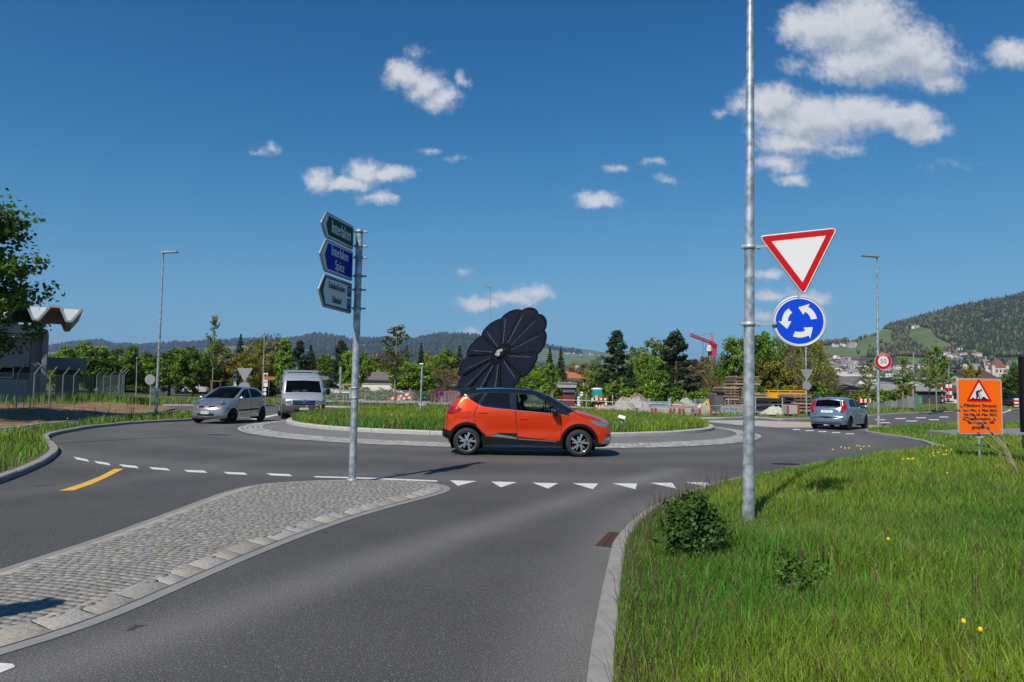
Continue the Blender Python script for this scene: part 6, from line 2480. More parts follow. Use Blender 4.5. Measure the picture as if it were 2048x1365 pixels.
def kiosk():
    Y = 60
    c = P(1137, 800, Y)
    root = thing('site_hut', 'tall dark red site hut with a white band and pale roof', 'hut', (c.x, Y, .2))
    w = 25 / 1450 * Y
    z = lambda py: P(1137, py, Y).z - .2
    MR = mat('dark_red_board', (.14, .022, .026), .6, 0, .15, 4)
    part(root, 'wall', MR, lambda m: m.box((0, .8, z(776) / 2), (w, 1.8, z(776))))
    part(root, 'band', SWHITE, lambda m: m.box((0, -.12, (z(780) + z(785)) / 2), (w * .99, .03, z(780) - z(785))))
    part(root, 'roof', mat('grey_roof_sheet', (.36, .36, .36), .6, .2, .1, 4), lambda m: (m.box((-.15, .7, z(771.5)), (w * 1.45, 2.6, z(767) - z(775.5))), m.box((-.15, .7, z(767) + .02), (w * 1.5, 2.8, .06))))
    # paper roll tank beside it
    c2 = P(1160.5, 800, Y)
    t = thing('water_tank', 'white ribbed tank in a cage standing beside the red site hut', 'tank', (c2.x, Y, .2))
    wz = P(1160, 784, Y).z - .2
    part(t, 'tank', SWHITE, lambda m: m.box((0, .4, wz / 2), (.50, .8, wz), bev=.05))
    part(t, 'cage', GALV2, lambda m: [m.box((0, .4, wz * (i + .3) / 6), (.56, .86, .03)) for i in range(6)])
    c3 = P(1195, 800, Y + 3)
    t = thing('portable_toilet', 'turquoise portable toilet with white dome roof among the yard shrubs', 'toilet', (c3.x, Y + 3, .2))
    tz = P(1195, 779, Y + 3).z - .2
    TQ = mat('turquoise_plastic', (.012, .27, .26), .5, 0, .1, 3)
    part(t, 'cabin', TQ, lambda m: (m.box((0, .5, tz / 2), (.80, 1.0, tz), bev=.06)))
    part(t, 'roof', SWHITE, lambda m: m.lathe([(.52, 0), (.50, .05), (.3, .12), (0, .14)], 16, 0, Matrix.Translation((0, .5, tz))))
    part(t, 'door_sign', mat('yellow_sticker', (.75, .55, .02), .5), lambda m: m.plate([(.13 * cos(a) - .1, tz * .55 + .12 * sin(a)) for a in np.linspace(0, 2 * pi, 13)[:-1]], -.02, -.005))


kiosk()


# ---- block barriers with red ends, gravel heaps, timber stacks
GRAV = mat('gravel_heap', (.33, .29, .24), .95, 0, .35, 3, .6, 16, detail=9)


def block(px0, px1, py0, py1, Y, label, ends=True):
    a, b = P(px0, py0, Y), P(px1, py0, Y)
    h = P(px0, py1, Y).z - a.z
    root = thing('concrete_block', label, 'concrete block', ((a.x + b.x) / 2, Y, a.z))
    w = b.x - a.x
    part(root, 'block', CONC, lambda m: m.box((0, .4, h / 2), (w, .8, h), bev=.03))
    if ends:
        for s in (-1, 1):
            part(root, 'red_end', mat('red_marker_paint', (.34, .035, .025), .7, 0, .2, 8), lambda m: m.box((s * (w / 2 - .10), -.004, h / 2), (.14, .06, h * .98)))


block(1222, 1259, 828, 817, 47, 'concrete yard block with red ends in front of the gravel heap')
block(1270, 1307, 829, 816, 46.6, 'concrete yard block with red ends right of the gap')
block(1307.8, 1344, 830, 816.5, 46.2, 'concrete yard block with red ends in front of the steel shoring')
block(1345, 1362, 831, 817, 45.9, 'short concrete yard block with a red end before the rubble')
block(1363, 1388, 831.5, 817.5, 45.7, 'dark concrete yard block with red ends below the white car')
block(1396, 1425, 832, 818, 45.4, 'dark concrete yard block left of the slatted barrier')
block(1572, 1600, 829, 811, 47, 'large dark concrete block with red edges before the black pallets')


def heap(px, py, w, h, Y, label, m=GRAV, seed=1, dep=1.0, name='gravel_heap', cat='heap'):
    q = P(px, py, Y)
    root = thing(name, label, cat, (q.x, Y, q.z - .1))
    rng = np.random.default_rng(seed)
    n, r = 26, 12
    vs = [(0, 0, h)]
    fs = []
    for j in range(1, r + 1):
        for i in range(n):
            a = 2 * pi * i / n
            t = j / r
            zz = h * (1 - t) ** 1.05 * (1 + .10 * rng.normal() * (t < .98))
            vs.append((w * t * cos(a) * (1 + .05 * rng.normal()), w * dep * t * sin(a) * (1 + .05 * rng.normal()), max(0, zz)))
    for i in range(n):
        fs.append((0, 1 + i, 1 + (i + 1) % n))
    for j in range(r - 1):
        for i in range(n):
            a, b = 1 + j * n + i, 1 + j * n + (i + 1) % n
            fs.append((a, a + n, b + n, b))
    MB().add(vs, fs, 0, False).build('heap', m, root)


heap(1248, 820, 1.2, 1.05, 52, 'sandy cone shaped gravel heap left of the brown heap', seed=2)
heap(1274, 819, 1.5, 1.0, 53, 'grey gravel heap beside the sandy cone', mat('grey_gravel', (.34, .33, .31), .95, 0, .3, 4, .6, 18, detail=9), 3)
heap(1275, 812, 1.9, 1.1, 58, 'brown flat topped earth heap behind the gravel', mat('brown_earth', (.20, .14, .085), .95, 0, .3, 4, .6, 14, detail=9), 4)
heap(1215, 824, 1.9, .5, 50, 'low pale gravel heap behind the barrier planks', seed=5)
heap(1360, 815, 1.6, .5, 52, 'low rubble heap with brown stones below the white car', mat('brown_rubble', (.24, .18, .13), .95, 0, .45, 6, .8, 9, detail=9), 6)
heap(1372, 812, 1.1, .75, 55, 'grey rubble heap beside the white car', mat('grey_rubble', (.34, .34, .33), .95, 0, .45, 6, .8, 9, detail=9), 7)
heap(1546, 826, .95, .55, 48.2, 'pale stone rubble heap before the black pallets', mat('pale_rubble', (.46, .43, .37), .95, 0, .35, 5, .8, 7, detail=9), 8)
heap(1556, 824, .9, .45, 48.5, 'small heap of broken pale slabs beside the rubble', mat('pale_rubble'), 9)


def stack(px0, px1, py0, py1, Y, label, cols, th=.09, gap=.05, depth=2.5, ragged=.3, seed=0, name='timber_stack', cat='timber stack'):
    """a stack of boards with battens between the layers"""
    rng = random.Random(seed)
    a, b = P(px0, py0, Y), P(px1, py0, Y)
    H = P(px0, py1, Y).z - a.z
    w = b.x - a.x
    root = thing(name, label, cat, ((a.x + b.x) / 2, Y, a.z))
    m_ = [mat('%s_%d' % (label.split()[0] + '_board', i), c, .85, 0, .3, 5, .3, 20, detail=7) for i, c in enumerate(cols)]
    mb = MB()
    z = 0
    while z < H - th * .5:
        dx0, dx1 = rng.uniform(-ragged, ragged) * .5, rng.uniform(-ragged, ragged) * .5
        mi = rng.randrange(len(m_))
        mb.box(((dx0 + dx1) / 2, depth / 2 + rng.uniform(-.06, .06), z + th / 2), (w + dx1 - dx0, depth, th), mi=mi)
        for q in (-.42, -.1, .12, .42):
            mb.box((q * w, depth / 2, z + th + gap / 2), (.10, depth * .96, gap), mi=rng.randrange(len(m_)))
        z += th + gap
    mb.build('boards', m_, root)


WOOD = [(.22, .14, .09), (.13, .085, .06), (.33, .25, .18), (.17, .11, .08)]
stack(1470, 1516, 800, 755, 58, 'tall brown timber stack rising behind the big lamp column', WOOD, .14, .10, 3, .35, 1)
stack(1448, 1484, 812, 773, 56, 'brown timber stack with overhanging boards left of the big lamp column', WOOD, .13, .09, 3, .3, 2)
stack(1482, 1500, 812, 777, 55.5, 'narrow stack of short timbers beside the big lamp column', WOOD, .12, .08, 2, .2, 3)
stack(1508, 1534, 812, 787, 55, 'low brown timber stack right of the big lamp column', WOOD, .12, .08, 2.5, .25, 4)
stack(1432, 1450, 806, 786, 58, 'small brown timber stack at the left end of the timber yard', WOOD, .13, .08, 2.5, .2, 5)
BLK = [(.035, .035, .038), (.06, .06, .062), (.022, .022, .024)]
stack(1536, 1590, 823, 799, 52, 'wide low stack of black formwork pallets', BLK, .12, .11, 3, .25, 6, 'pallet_stack', 'pallet stack')
stack(1588, 1626, 823, 793, 51.5, 'tall stack of black formwork pallets behind the sign post', BLK, .13, .11, 3, .25, 7, 'pallet_stack', 'pallet stack')
stack(1626, 1668, 821, 796, 52.5, 'black formwork pallet stack beside the pale blue hatchback', BLK, .13, .12, 3, .3, 8, 'pallet_stack', 'pallet stack')
GRY = [(.22, .22, .22), (.15, .15, .15), (.28, .27, .25)]
stack(1400, 1432, 812, 797.5, 55, 'grey slab stack between the white car and the timber yard', GRY, .2, .05, 2, .2, 9, 'slab_stack', 'slab stack')
stack(1430, 1447, 820, 798, 52, 'dark grey panel stack left of the slatted barrier', [(.09, .09, .095), (.12, .12, .12)], .5, .02, 1.5, .05, 10, 'panel_stack', 'panel stack')
# grey slatted barrier panel with posts
q0, q1 = P(1443, 830, 47.5), P(1486, 831, 47.5)
sb = thing('slatted_barrier', 'pale grey slatted steel barrier beside the big lamp column', 'barrier', tuple(q0))
L_ = q1.x - q0.x
hh_ = P(1443, 811, 47.5).z - q0.z
part(sb, 'slats', GALV, lambda m: [m.box((L_ / 2, .02, hh_ * (i + .5) / 5), (L_, .05, hh_ / 5 * .78)) for i in range(5)])
for i in (0, .33, 1):
    part(sb, 'post', GALV, lambda m: m.box((L_ * i, -.05, hh_ / 2 - .03), (.14, .10, hh_ + .1)))
# steel shoring frame
q0, q1 = P(1299, 817, 51), P(1339, 817, 51)
sh = thing('shoring_box', 'pale steel trench shoring panel lying behind the concrete blocks', 'shoring panel', tuple(q0))
L_ = q1.x - q0.x
part(sh, 'panel', ALU, lambda m: (m.box((L_ / 2, .3, .20), (L_, .1, .34)), m.box((L_ / 2, .2, .44), (L_, .2, .10)), m.box((L_ / 2, .2, .02), (L_, .2, .08))))
for i in (0, 1):
    part(sh, 'end_post', ALU, lambda m: m.box((L_ * i, .2, .32), (.14, .24, .75)))
# yellow beam on the stacks
Y = 57
q0, q1 = P(1535, 797, Y), P(1612, 797, Y)
yb = thing('crane_beam', 'long yellow steel beam lying on the black pallets', 'steel beam', tuple(q0))
L_ = q1.x - q0.x
hz_ = P(1560, 782, Y).z - q0.z
YM = mat('crane_yellow', (.72, .36, .012), .5, 0, .1, 2)
part(yb, 'beam', YM, lambda m: (m.box((L_ / 2, .3, hz_ / 2), (L_, .5, hz_)), m.box((L_ / 2, .3, hz_ + .02), (L_ + .1, .7, .07))))
part(yb, 'stiffener', YM, lambda m: [m.box((L_ * f_, -.0, hz_ / 2), (.07, .12, hz_)) for f_ in (.02, .27, .6, .98)])
part(yb, 'supports', DARK, lambda m: [m.box((L_ * f_, .3, -q0.z / 2), (.4, .5, q0.z)) for f_ in (.1, .5, .9)])
# yellow and white warning triangle board lying tilted
q = P(1410, 816, 53)
ws = thing('warning_board', 'tilted yellow warning triangle board leaning on the rubble', 'warning board', tuple(q))
M_ = Matrix.Rotation(.28, 4, 'Y') @ Matrix.Rotation(.3, 4, 'X')
mb = MB()
mb.plate(rounded([(-.42, 0), (.42, 0), (0, .74)], .04), 0, .02, M_, 0)
mb.plate(rounded([(-.26, .09), (.26, .09), (0, .55)], .03), -.004, 0, M_, 1)
mb.plate([(-.03, .16), (.03, .16), (.03, .38), (-.03, .38)], -.008, 0, M_, 2)
mb.build('board', [mat('yellow_sticker'), SWHITE, INK], ws)
part(ws, 'prop', WHITE, lambda m: m.box((-.35, .25, .12), (.08, .5, .3), mat=Matrix.Rotation(.6, 4, 'Y')))
# white tool trailer plate
q = P(1257, 799, 54)
wb = thing('sign_post', 'small white plate on a stick in front of the brown heap', 'marker', (q.x, 54, .2))
part(wb, 'plate', SWHITE, lambda m: m.box((0, 0, q.z - .2), (.26, .03, .18)))
part(wb, 'stick', GALV2, lambda m: m.tube([(0, .03, 0), (0, .03, q.z - .2)], .02, 6))


# ---- simplified parked vehicles far off, body with cut-out windows
def far_car(px, py, Y, label, col, rz, kind='car', L=4.1, H=1.45, group=None):
    q = P(px, py, Y)
    root = thing('van' if kind == 'van' else 'car', label, kind, (q.x, Y, q.z), rz, group)
    pm = mat('far_paint_%s' % '_'.join('%d' % (c * 99) for c in col), col, .3, .2, coat=1)
    if kind == 'van':
        prof = [(-L / 2, .35), (L / 2 - .1, .3), (L / 2, .6), (L / 2 - .1, H * .52), (L / 2 - .75, H * .60), (L / 2 - 1.35, H * .98), (L / 2 - 1.7, H), (-L / 2 + .1, H), (-L / 2, H * .9)]
        win = [((L / 2 - .95, H * .60), (L / 2 - 1.45, H * .92), (L / 2 - 2.1, H * .92), (L / 2 - 2.1, H * .60)), ((L / 2 - 2.2, H * .60), (L / 2 - 2.2, H * .92), (-L / 2 + .3, H * .90), (-L / 2 + .3, H * .60))]
    else:
        prof = [(-L / 2, .3), (L / 2 - .1, .25), (L / 2, .5), (L / 2 - .1, .70), (L / 2 - 1.05, .93), (L / 2 - 1.75, H * .96), (L / 2 - 2.3, H), (-L / 2 + .9, H * .98), (-L / 2 + .15, .98), (-L / 2 - .02, .8)]
        win = [((L / 2 - 1.25, .96), (L / 2 - 1.85, H * .92), (L / 2 - 2.35, H * .95), (L / 2 - 2.35, .96)), ((L / 2 - 2.43, .96), (L / 2 - 2.43, H * .95), (-L / 2 + .95, H * .93), (-L / 2 + .45, .98))]
    hw = .83
    pr = rounded(prof, .12, 3)
    MB().plate(pr, -hw, hw).build('body', pm, root)
    for s in (-1, 1):
        for w_ in win:
            part(root, 'window', GLASS_DK, lambda m: m.plate(list(w_), s * (hw + .004) - .004, s * (hw + .004) + .004))
        for x in (L / 2 - .8, -L / 2 + .8):
            part(root, 'wheel', TYRE, lambda m: m.lathe([(0, -.1), (.31, -.1), (.32, 0), (.31, .1), (0, .1)], 14, 0, Matrix.Translation((x, s * (hw - .07), .31)) @ Matrix.Rotation(pi / 2, 4, 'X')))
    # front and rear glass, lamps
    i = 3 if kind == 'van' else 4
    for (a, b) in ((prof[4], prof[5]), (prof[-3], prof[-2]) if kind != 'van' else (prof[-1], prof[-2])):
        a, b = Vector(a), Vector(b)
        d = b - a
        n_ = Vector((d.y, -d.x)).normalized() * .012
        if n_.x * (a.x) < 0:
            n_ = -n_
        p0, p1 = a + d * .12 + n_, a + d * .9 + n_
        part(root, 'windscreen', GLASS_DK, lambda m: m.add([(p0.x, -hw * .86, p0.y), (p0.x, hw * .86, p0.y), (p1.x, hw * .8, p1.y), (p1.x, -hw * .8, p1.y)], [(0, 1, 2, 3)]))
    for s in (-1, 1):
        part(root, 'headlight', LENS, lambda m: m.box((L / 2 - .06, s * .6, .64), (.08, .3, .14)))
        part(root, 'tail_lamp', LENS_RED, lambda m: m.box((-L / 2 + .02, s * .68, .85), (.08, .18, .24)))
    return root


far_car(1402, 811, 105, 'white hatchback parked beyond the rubble in the yard', (.74, .74, .74), 1.0)
far_car(1706, 803.5, 118, 'red car parked behind the pale blue hatchback', (.22, .03, .03), -1.4, L=4.2, H=1.8)
far_car(1748, 803.5, 122, 'white and silver van parked left of the young trees', (.50, .52, .55), -1.45, 'van', 4.6, 2.0)
far_car(2019, 813, 95, 'black car seen from behind on the right hand road', (.015, .015, .018), 1.45)
far_car(2008, 811, 104, 'white car partly hidden by the orange notice', (.7, .7, .7), 1.45)
far_car(2034, 812, 108, 'silver white car beyond the black car at the far right', (.66, .67, .68), 1.5)
far_car(398, 788, 95, 'white car parked under the trees left of the silver hatchback', (.75, .75, .73), 3.3, L=4.4, H=1.6)
far_car(366, 787, 96, 'dark blue car in the shade beside the white parked car', (.015, .018, .03), 3.1)

# road works beacons, bin, cabinets
def beacon(px, base, top, Y, w, label, n=5):
    a = P(px, base, Y)
    h = P(px, top, Y).z - a.z
    root = thing('marker_post', label, 'marker post', tuple(a))
    mb = MB()
    for i in range(n):
        mb.box((0, 0, h * (i + .5) / n), (w, .12, h / n), mi=i % 2)
    mb.build('striped_board', [SWHITE, SRED], root)
    part(root, 'foot', BLACK, lambda m: m.box((0, 0, .03), (w * 1.6, .5, .1)))


beacon(1894.5, 804, 769, 66, .20, 'left one of two thick red and white striped posts by the notice')
beacon(1901.5, 804, 769, 66.5, .20, 'right one of two thick red and white striped posts by the notice')
beacon(1884, 806, 769, 67, .12, 'thin white and red striped pole left of the thick striped posts', 6)
beacon(2033, 815, 797, 85, .5, 'red and white striped road beacon beside the black car')
gb = P(1835, 808, 80)
bn = thing('wheelie_bin', 'bright green bin by the grey wall on the right', 'bin', tuple(gb))
part(bn, 'bin', mat('bin_green', (.02, .42, .07), .5), lambda m: m.box((0, 0, .42), (.72, .6, .85), bev=.04))
part(bn, 'lid', mat('bin_lid_green', (.015, .30, .05), .5), lambda m: m.box((0, -.02, .88), (.76, .66, .07), bev=.02))
cb = P(636, 803, 66)
ct = thing('control_cabinet', 'grey service cabinet behind the fence right of the van', 'cabinet', (cb.x, 66, .2))
zt = P(636, 766, 66).z - .2
part(ct, 'cabinet', mat('cabinet_grey', (.22, .24, .24), .6, 0, .1, 3), lambda m: m.box((0, .5, zt / 2), (.62, .8, zt), bev=.02))
part(ct, 'roof', DARK, lambda m: m.box((0, .5, zt + .02), (.68, .9, .05)))
# grey wall sheets along the right yard
w0, w1, = P(1735, 817, 72), P(1838, 812, 76)
wl = thing('wall', 'low grey sheet hoarding behind the young trees on the right', 'hoarding', tuple(w0))
d_ = Vector((w1.x - w0.x, w1.y - w0.y, 0))
for i in range(9):
    a, b = d_ * (i / 9), d_ * ((i + .97) / 9)
    h_ = [.55, .7, .62, .75, .8, .95, 1.1, 1.3, 1.45][i]
    part(wl, 'panel', mat('hoarding_grey_%d' % (i % 3), [(.26, .26, .26), (.32, .32, .31), (.21, .21, .22)][i % 3], .8, 0, .2, 3), lambda m: m.box(((a.x + b.x) / 2, (a.y + b.y) / 2, h_ / 2 - .05), ((b - a).length, .12, h_), mat=Matrix.Rotation(atan2(d_.y, d_.x), 4, 'Z')))


# ---- houses and sheds behind the yard
TILE_O = mat('orange_roof_tiles', (.42, .14, .055), .8, 0, .2, 3, .3, 20)
TILE_B = mat('brown_roof_tiles', (.10, .045, .032), .85, 0, .2, 3, .3, 20)
TILE_G = mat('grey_roof_tiles', (.16, .135, .125), .85, 0, .2, 2, .3, 20)
REND = mat('white_render', (.68, .66, .61), .9, 0, .1, 1)
REND2 = mat('cream_render', (.58, .50, .36), .9, 0, .1, 1)
WIN = mat('dark_window', (.02, .025, .03), .15, 0, .2, 5)


def gable(px0, px1, base, eave, ridge, Y, label, roof, wall, dep=9, along='x', name='house', cat='house', wins=3, over=.5, chimney=True, rz=0.0):
    a, b = P(px0, base, Y), P(px1, base, Y)
    z0 = min(a.z, 0)
    ze, zr = P(px0, eave, Y).z - z0, P(px0, ridge, Y).z - z0
    w = b.x - a.x
    root = thing(name, label, cat, ((a.x + b.x) / 2, Y, z0), rz)
    part(root, 'wall', wall, lambda m: m.box((0, dep / 2, ze / 2), (w, dep, ze)))
    if along == 'x':
        sec = [(-over, ze - over * (zr - ze) / (dep / 2)), (dep / 2, zr), (dep + over, ze - over * (zr - ze) / (dep / 2)), (dep + over, ze - over * (zr - ze) / (dep / 2) - .18), (dep / 2, zr - .2), (-over, ze - over * (zr - ze) / (dep / 2) - .18)]
        M_ = Matrix(((0, 1, 0, 0), (1, 0, 0, 0), (0, 0, 1, 0), (0, 0, 0, 1)))
        rf = part(root, 'roof', roof, lambda m: m.plate(sec, -w / 2 - over, w / 2 + over, M_))
        part(root, 'gable', wall, lambda m: m.plate([(0, ze), (dep, ze), (dep / 2, zr - .22)], -w / 2, w / 2, M_))
    else:
        sec = [(-w / 2 - over, ze - over * (zr - ze) / (w / 2)), (0, zr), (w / 2 + over, ze - over * (zr - ze) / (w / 2)), (w / 2 + over, ze - over * (zr - ze) / (w / 2) - .2), (0, zr - .22), (-w / 2 - over, ze - over * (zr - ze) / (w / 2) - .2)]
        rf = part(root, 'roof', roof, lambda m: m.plate(sec, -over, dep + over))
        part(root, 'gable', wall, lambda m: m.plate([(-w / 2, ze), (w / 2, ze), (0, zr - .25)], 0, dep))
    if chimney:
        part(rf, 'chimney', CONC, lambda m: m.box((w * .22, dep * .5, zr + .3), (.6, .6, 1.4)))
    for i in range(wins):
        x = -w / 2 + w * (i + .5) / wins
        fr = part(root, 'window', WHITE, lambda m: m.box((x, -.02, ze * .62), (1.3, .06, 1.5)))
        part(fr, 'pane', WIN, lambda m: m.box((x, -.05, ze * .62), (1.1, .04, 1.3)))
    return root


gable(1140, 1166, 800, 754, 741, 118, 'white house with orange hipped roof behind the dark spruces', TILE_O, REND, 10, wins=2)
gable(1170, 1190, 800, 762, 751, 122, 'smaller white house with orange roof right of its neighbour', TILE_O, REND, 9, 'y', wins=2)
gable(610, 720, 800, 757, 745, 105, 'long low cream shed with brown roof behind the direction signs', TILE_G, REND2, 14, wins=0, name='shed', cat='shed', chimney=False)
gable(725, 795, 800, 757, 742, 100, 'cream and white shed with grey roof behind the young tree', TILE_G, REND2, 14, wins=0, name='shed', cat='shed', chimney=False)
gable(862, 930, 800, 752, 725, 112, 'house with broad brown roof behind the solar flower', TILE_B, REND, 14, wins=3)
gable(905, 932, 802, 770, 762, 90, 'small grey cabin left of the solar flower', TILE_G, mat('grey_board', (.30, .31, .32), .8), 4, wins=1, name='cabin', cat='cabin', chimney=False)
w0 = P(700, 798, 92)
lw = thing('wall', 'long low white wall below the cream sheds', 'wall', (w0.x, 92, 0))
part(lw, 'panel', REND, lambda m: m.box((0, 0, .9), (15.5, .3, 1.9)))
part(lw, 'coping', CONC_LT, lambda m: m.box((0, 0, 1.88), (15.7, .45, .1)))
gable(1552, 1640, 802, 765, 752, 110, 'low grey house behind the shrubs near the blue round sign', TILE_G, REND, 10, wins=3)
gable(1700, 1738, 805, 768, 752, 130, 'white gabled building with orange gable among the right hand shrubs', TILE_G, REND, 12, 'y', wins=1, chimney=False)
gable(1958, 2010, 808, 765, 738, 150, 'big house with steep brown roof behind the orange notice', TILE_B, REND2, 14, wins=3)
gable(1905, 1935, 806, 783, 770, 140, 'low brown roofed house left of the orange notice', TILE_B, REND, 10, wins=2)
# long dark shed roof with stanchions behind the young trees
gable(1755, 1890, 806, 779, 766, 120, 'long flat industrial shed with dark front behind the young trees', mat('grey_eternit', (.27, .255, .24), .85, 0, .15, .5), mat('dark_shed_front', (.05, .055, .062), .7, 0, .2, .5), 22, wins=0, name='shed', cat='shed', chimney=False)
gable(1690, 1760, 805, 752, 747, 190, 'white flat industrial block on the right', mat('white_sheet_roof', (.55, .55, .54), .7), REND, 20, wins=4, name='industrial_building', cat='industrial building', chimney=False)
gable(1800, 1900, 805, 757, 753, 200, 'pale grey industrial hall with flat roof on the right', mat('grey_eternit'), CONC_LT, 20, wins=5, name='industrial_building', cat='industrial building', chimney=False)
# ---------------------------------------------------------------- trees, shrubs, grass
def leaf_mat(name, transl=.28):
    return mat(name, tint=True, objc=True, rough=.55, spec=.25, transl=transl)


LEAF = leaf_mat('leaves')
NEEDLE = leaf_mat('needles', .08)
BARK = mat('bark', (.11, .085, .065), .95, 0, .35, 5, .5, 20)
BARK_LT = mat('pale_bark', (.24, .19, .14), .9, 0, .3, 6, .4, 20)


def leaf_cloud(C, R, n, size, rng, flat=.5, tint_sd=.16, clump_sd=.22, elong=1.6, out=None):
    """leaf quads scattered in clumps: C (k,3) centres, R radii; returns V, F, tint"""
    k = len(C)
    idx = np.repeat(np.arange(k), n)
    N = len(idx)
    d = rng.normal(size=(N, 3))
    d /= np.linalg.norm(d, axis=1)[:, None]
    rad = rng.uniform(0, 1, N) ** .45
    p = C[idx] + d * (rad * R[idx])[:, None] * np.array([1, 1, .8])
    nrm = d * .8 + rng.normal(size=(N, 3)) * .7 + np.array([0, 0, flat])
    nrm /= np.linalg.norm(nrm, axis=1)[:, None]
    a = np.cross(nrm, rng.normal(size=(N, 3)))
    a /= np.linalg.norm(a, axis=1)[:, None]
    b = np.cross(nrm, a)
    s = size * rng.uniform(.6, 1.35, N)
    L, W = (s * elong * .5)[:, None], (s * .5)[:, None]
    V = np.stack([p - a * L, p + b * W - a * L * .1, p + a * L, p - b * W - a * L * .1], 1).reshape(-1, 3)
    F = np.arange(4 * N)
    ct = 1 + rng.normal(size=k) * clump_sd
    ch = rng.normal(size=(k, 3)) * .05
    t = (ct[idx] * (1 + rng.normal(size=N) * tint_sd))[:, None] * (1 + ch[idx])
    return V, F, np.clip(t, .3, 2.2)


def mk_proto(kind, seed):
    """returns (trunk MB, crown arrays, crown material) for a tree of unit-ish size in metres"""
    rng = np.random.default_rng(seed)
    rnd = random.Random(seed)
    mb = MB()
    if kind in ('round', 'olive', 'bare'):
        H, W = 10.0, 4.6
        C, R = [], []
        nl = 11
        for i in range(nl):
            a = 2.4 * i + rnd.uniform(-.4, .4)
            z0 = H * rnd.uniform(.16, .42)
            l = W * rnd.uniform(.5, .8)
            e = Vector((cos(a) * l, sin(a) * l, z0 + H * rnd.uniform(.15, .42)))
            mid = Vector((cos(a) * l * .45, sin(a) * l * .45, z0 + (e.z - z0) * .35))
            mb.tube([(0, 0, z0), mid, e], [.13, .085, .02], 6)
        mb.tube([(0, 0, -.2), (.05, 0, H * .3), (-.08, .05, H * .6), (0, 0, H * .9)], [.26, .2, .12, .03], 8)
        k = 120 if kind != 'bare' else 90
        while len(C) < k:
            d = rng.normal(size=3)
            d /= np.linalg.norm(d)
            r = rng.uniform(.45, 1.0) ** .6
            bump = 1 + .20 * sin(3.1 * d[0] + seed) * cos(2.7 * d[1] + 2 * d[2])
            p = np.array([d[0] * W * r * bump, d[1] * W * r * bump, H * .55 + d[2] * H * .43 * r * bump])
            if p[2] < H * .08:
                continue
            C.append(p)
            R.append(rng.uniform(.55, 1.25))
        C, R = np.array(C), np.array(R)
        n, s = {'round': (95, .28), 'olive': (66, .25), 'bare': (42, .19)}[kind]
        return mb, leaf_cloud(C, R, n, s, rng), LEAF, H
    if kind == 'pine':
        H = 11.0
        mb.tube([(0, 0, -.2), (.1, 0, H * .4), (-.05, .1, H * .75), (0, 0, H)], [.24, .19, .11, .03], 8)
        C, R = [], []
        for j in range(17):
            t = j / 16
            z = H * (.18 + .80 * t)
            rad = (3.9 * (1 - t) ** .75 + .35) * rng.uniform(.75, 1.1)
            nb = rng.integers(4, 7)
            for b_ in range(nb):
                a = rng.uniform(0, 2 * pi)
                l = rad * rng.uniform(.55, 1.12)
                e = Vector((cos(a) * l, sin(a) * l, z + rng.uniform(-.1, .45)))
                mb.tube([(0, 0, z - .3), e], [.06, .015], 5, caps=False)
                for q in np.linspace(.42, 1.0, 4):
                    C.append([e.x * q + rng.normal() * .2, e.y * q + rng.normal() * .2, z - .3 + (e.z - z + .3) * q + .1])
                    R.append(rng.uniform(.32, .62))
        return mb, leaf_cloud(np.array(C), np.array(R), 34, .17, rng, .2, .2, .25, 2.4), NEEDLE, H
    if kind == 'spruce':
        H = 11.0
        mb.tube([(0, 0, -.2), (0, 0, H)], [.2, .02], 7)
        C, R = [], []
        for j in range(26):
            t = j / 25
            z = H * (.06 + .93 * t)
            rad = 2.5 * (1 - t) ** .9 + .08
            nb = max(3, int(9 * (1 - t) + 2))
            for b_ in range(nb):
                a = 2 * pi * (b_ + rng.uniform(0, .8)) / nb
                l = rad * rng.uniform(.7, 1.1)
                for q in (.35, .65, .95):
                    C.append([cos(a) * l * q, sin(a) * l * q, z - .22 * l * q])
                    R.append(.34 * (1 - t * .6))
        return mb, leaf_cloud(np.array(C), np.array(R), 18, .16, rng, -.1, .18, .2, 2.2), NEEDLE, H
    if kind == 'column':
        H = 10.0
        mb.tube([(0, 0, -.2), (0, 0, H * .9)], [.2, .03], 7)
        C = []
        for j in range(110):
            t = rng.uniform(.02, 1)
            r = 1.75 * sin(pi * min(1, t * .85 + .12)) ** .7 * rng.uniform(.5, 1)
            a = rng.uniform(0, 2 * pi)
            C.append([r * cos(a), r * sin(a), H * (t * .97)])
        return mb, leaf_cloud(np.array(C), rng.uniform(.4, .75, 110), 46, .30, rng), LEAF, H
    if kind == 'young':
        H = 8.0
        mb.tube([(0, 0, -.2), (.05, 0, H * .5), (0, .05, H * .98)], [.075, .055, .012], 7)
        C, R = [], []
        for j in range(34):
            t = rng.uniform(.30, .96)
            a = rng.uniform(0, 2 * pi)
            l = 1.75 * (1.08 - t) * rng.uniform(.6, 1.3) + .15
            e = Vector((cos(a) * l, sin(a) * l, H * t + l * .75))
            mb.tube([(0, 0, H * t), Vector((e.x * .5, e.y * .5, H * t + l * .28)), e], [.022, .015, .005], 4, caps=False)
            for q in np.linspace(.25, 1, 5):
                C.append([e.x * q, e.y * q, H * t + (e.z - H * t) * q])
                R.append(.20 + .10 * rng.uniform())
        return mb, leaf_cloud(np.array(C), np.array(R), 7, .145, rng, .3, .2, .2), LEAF, H
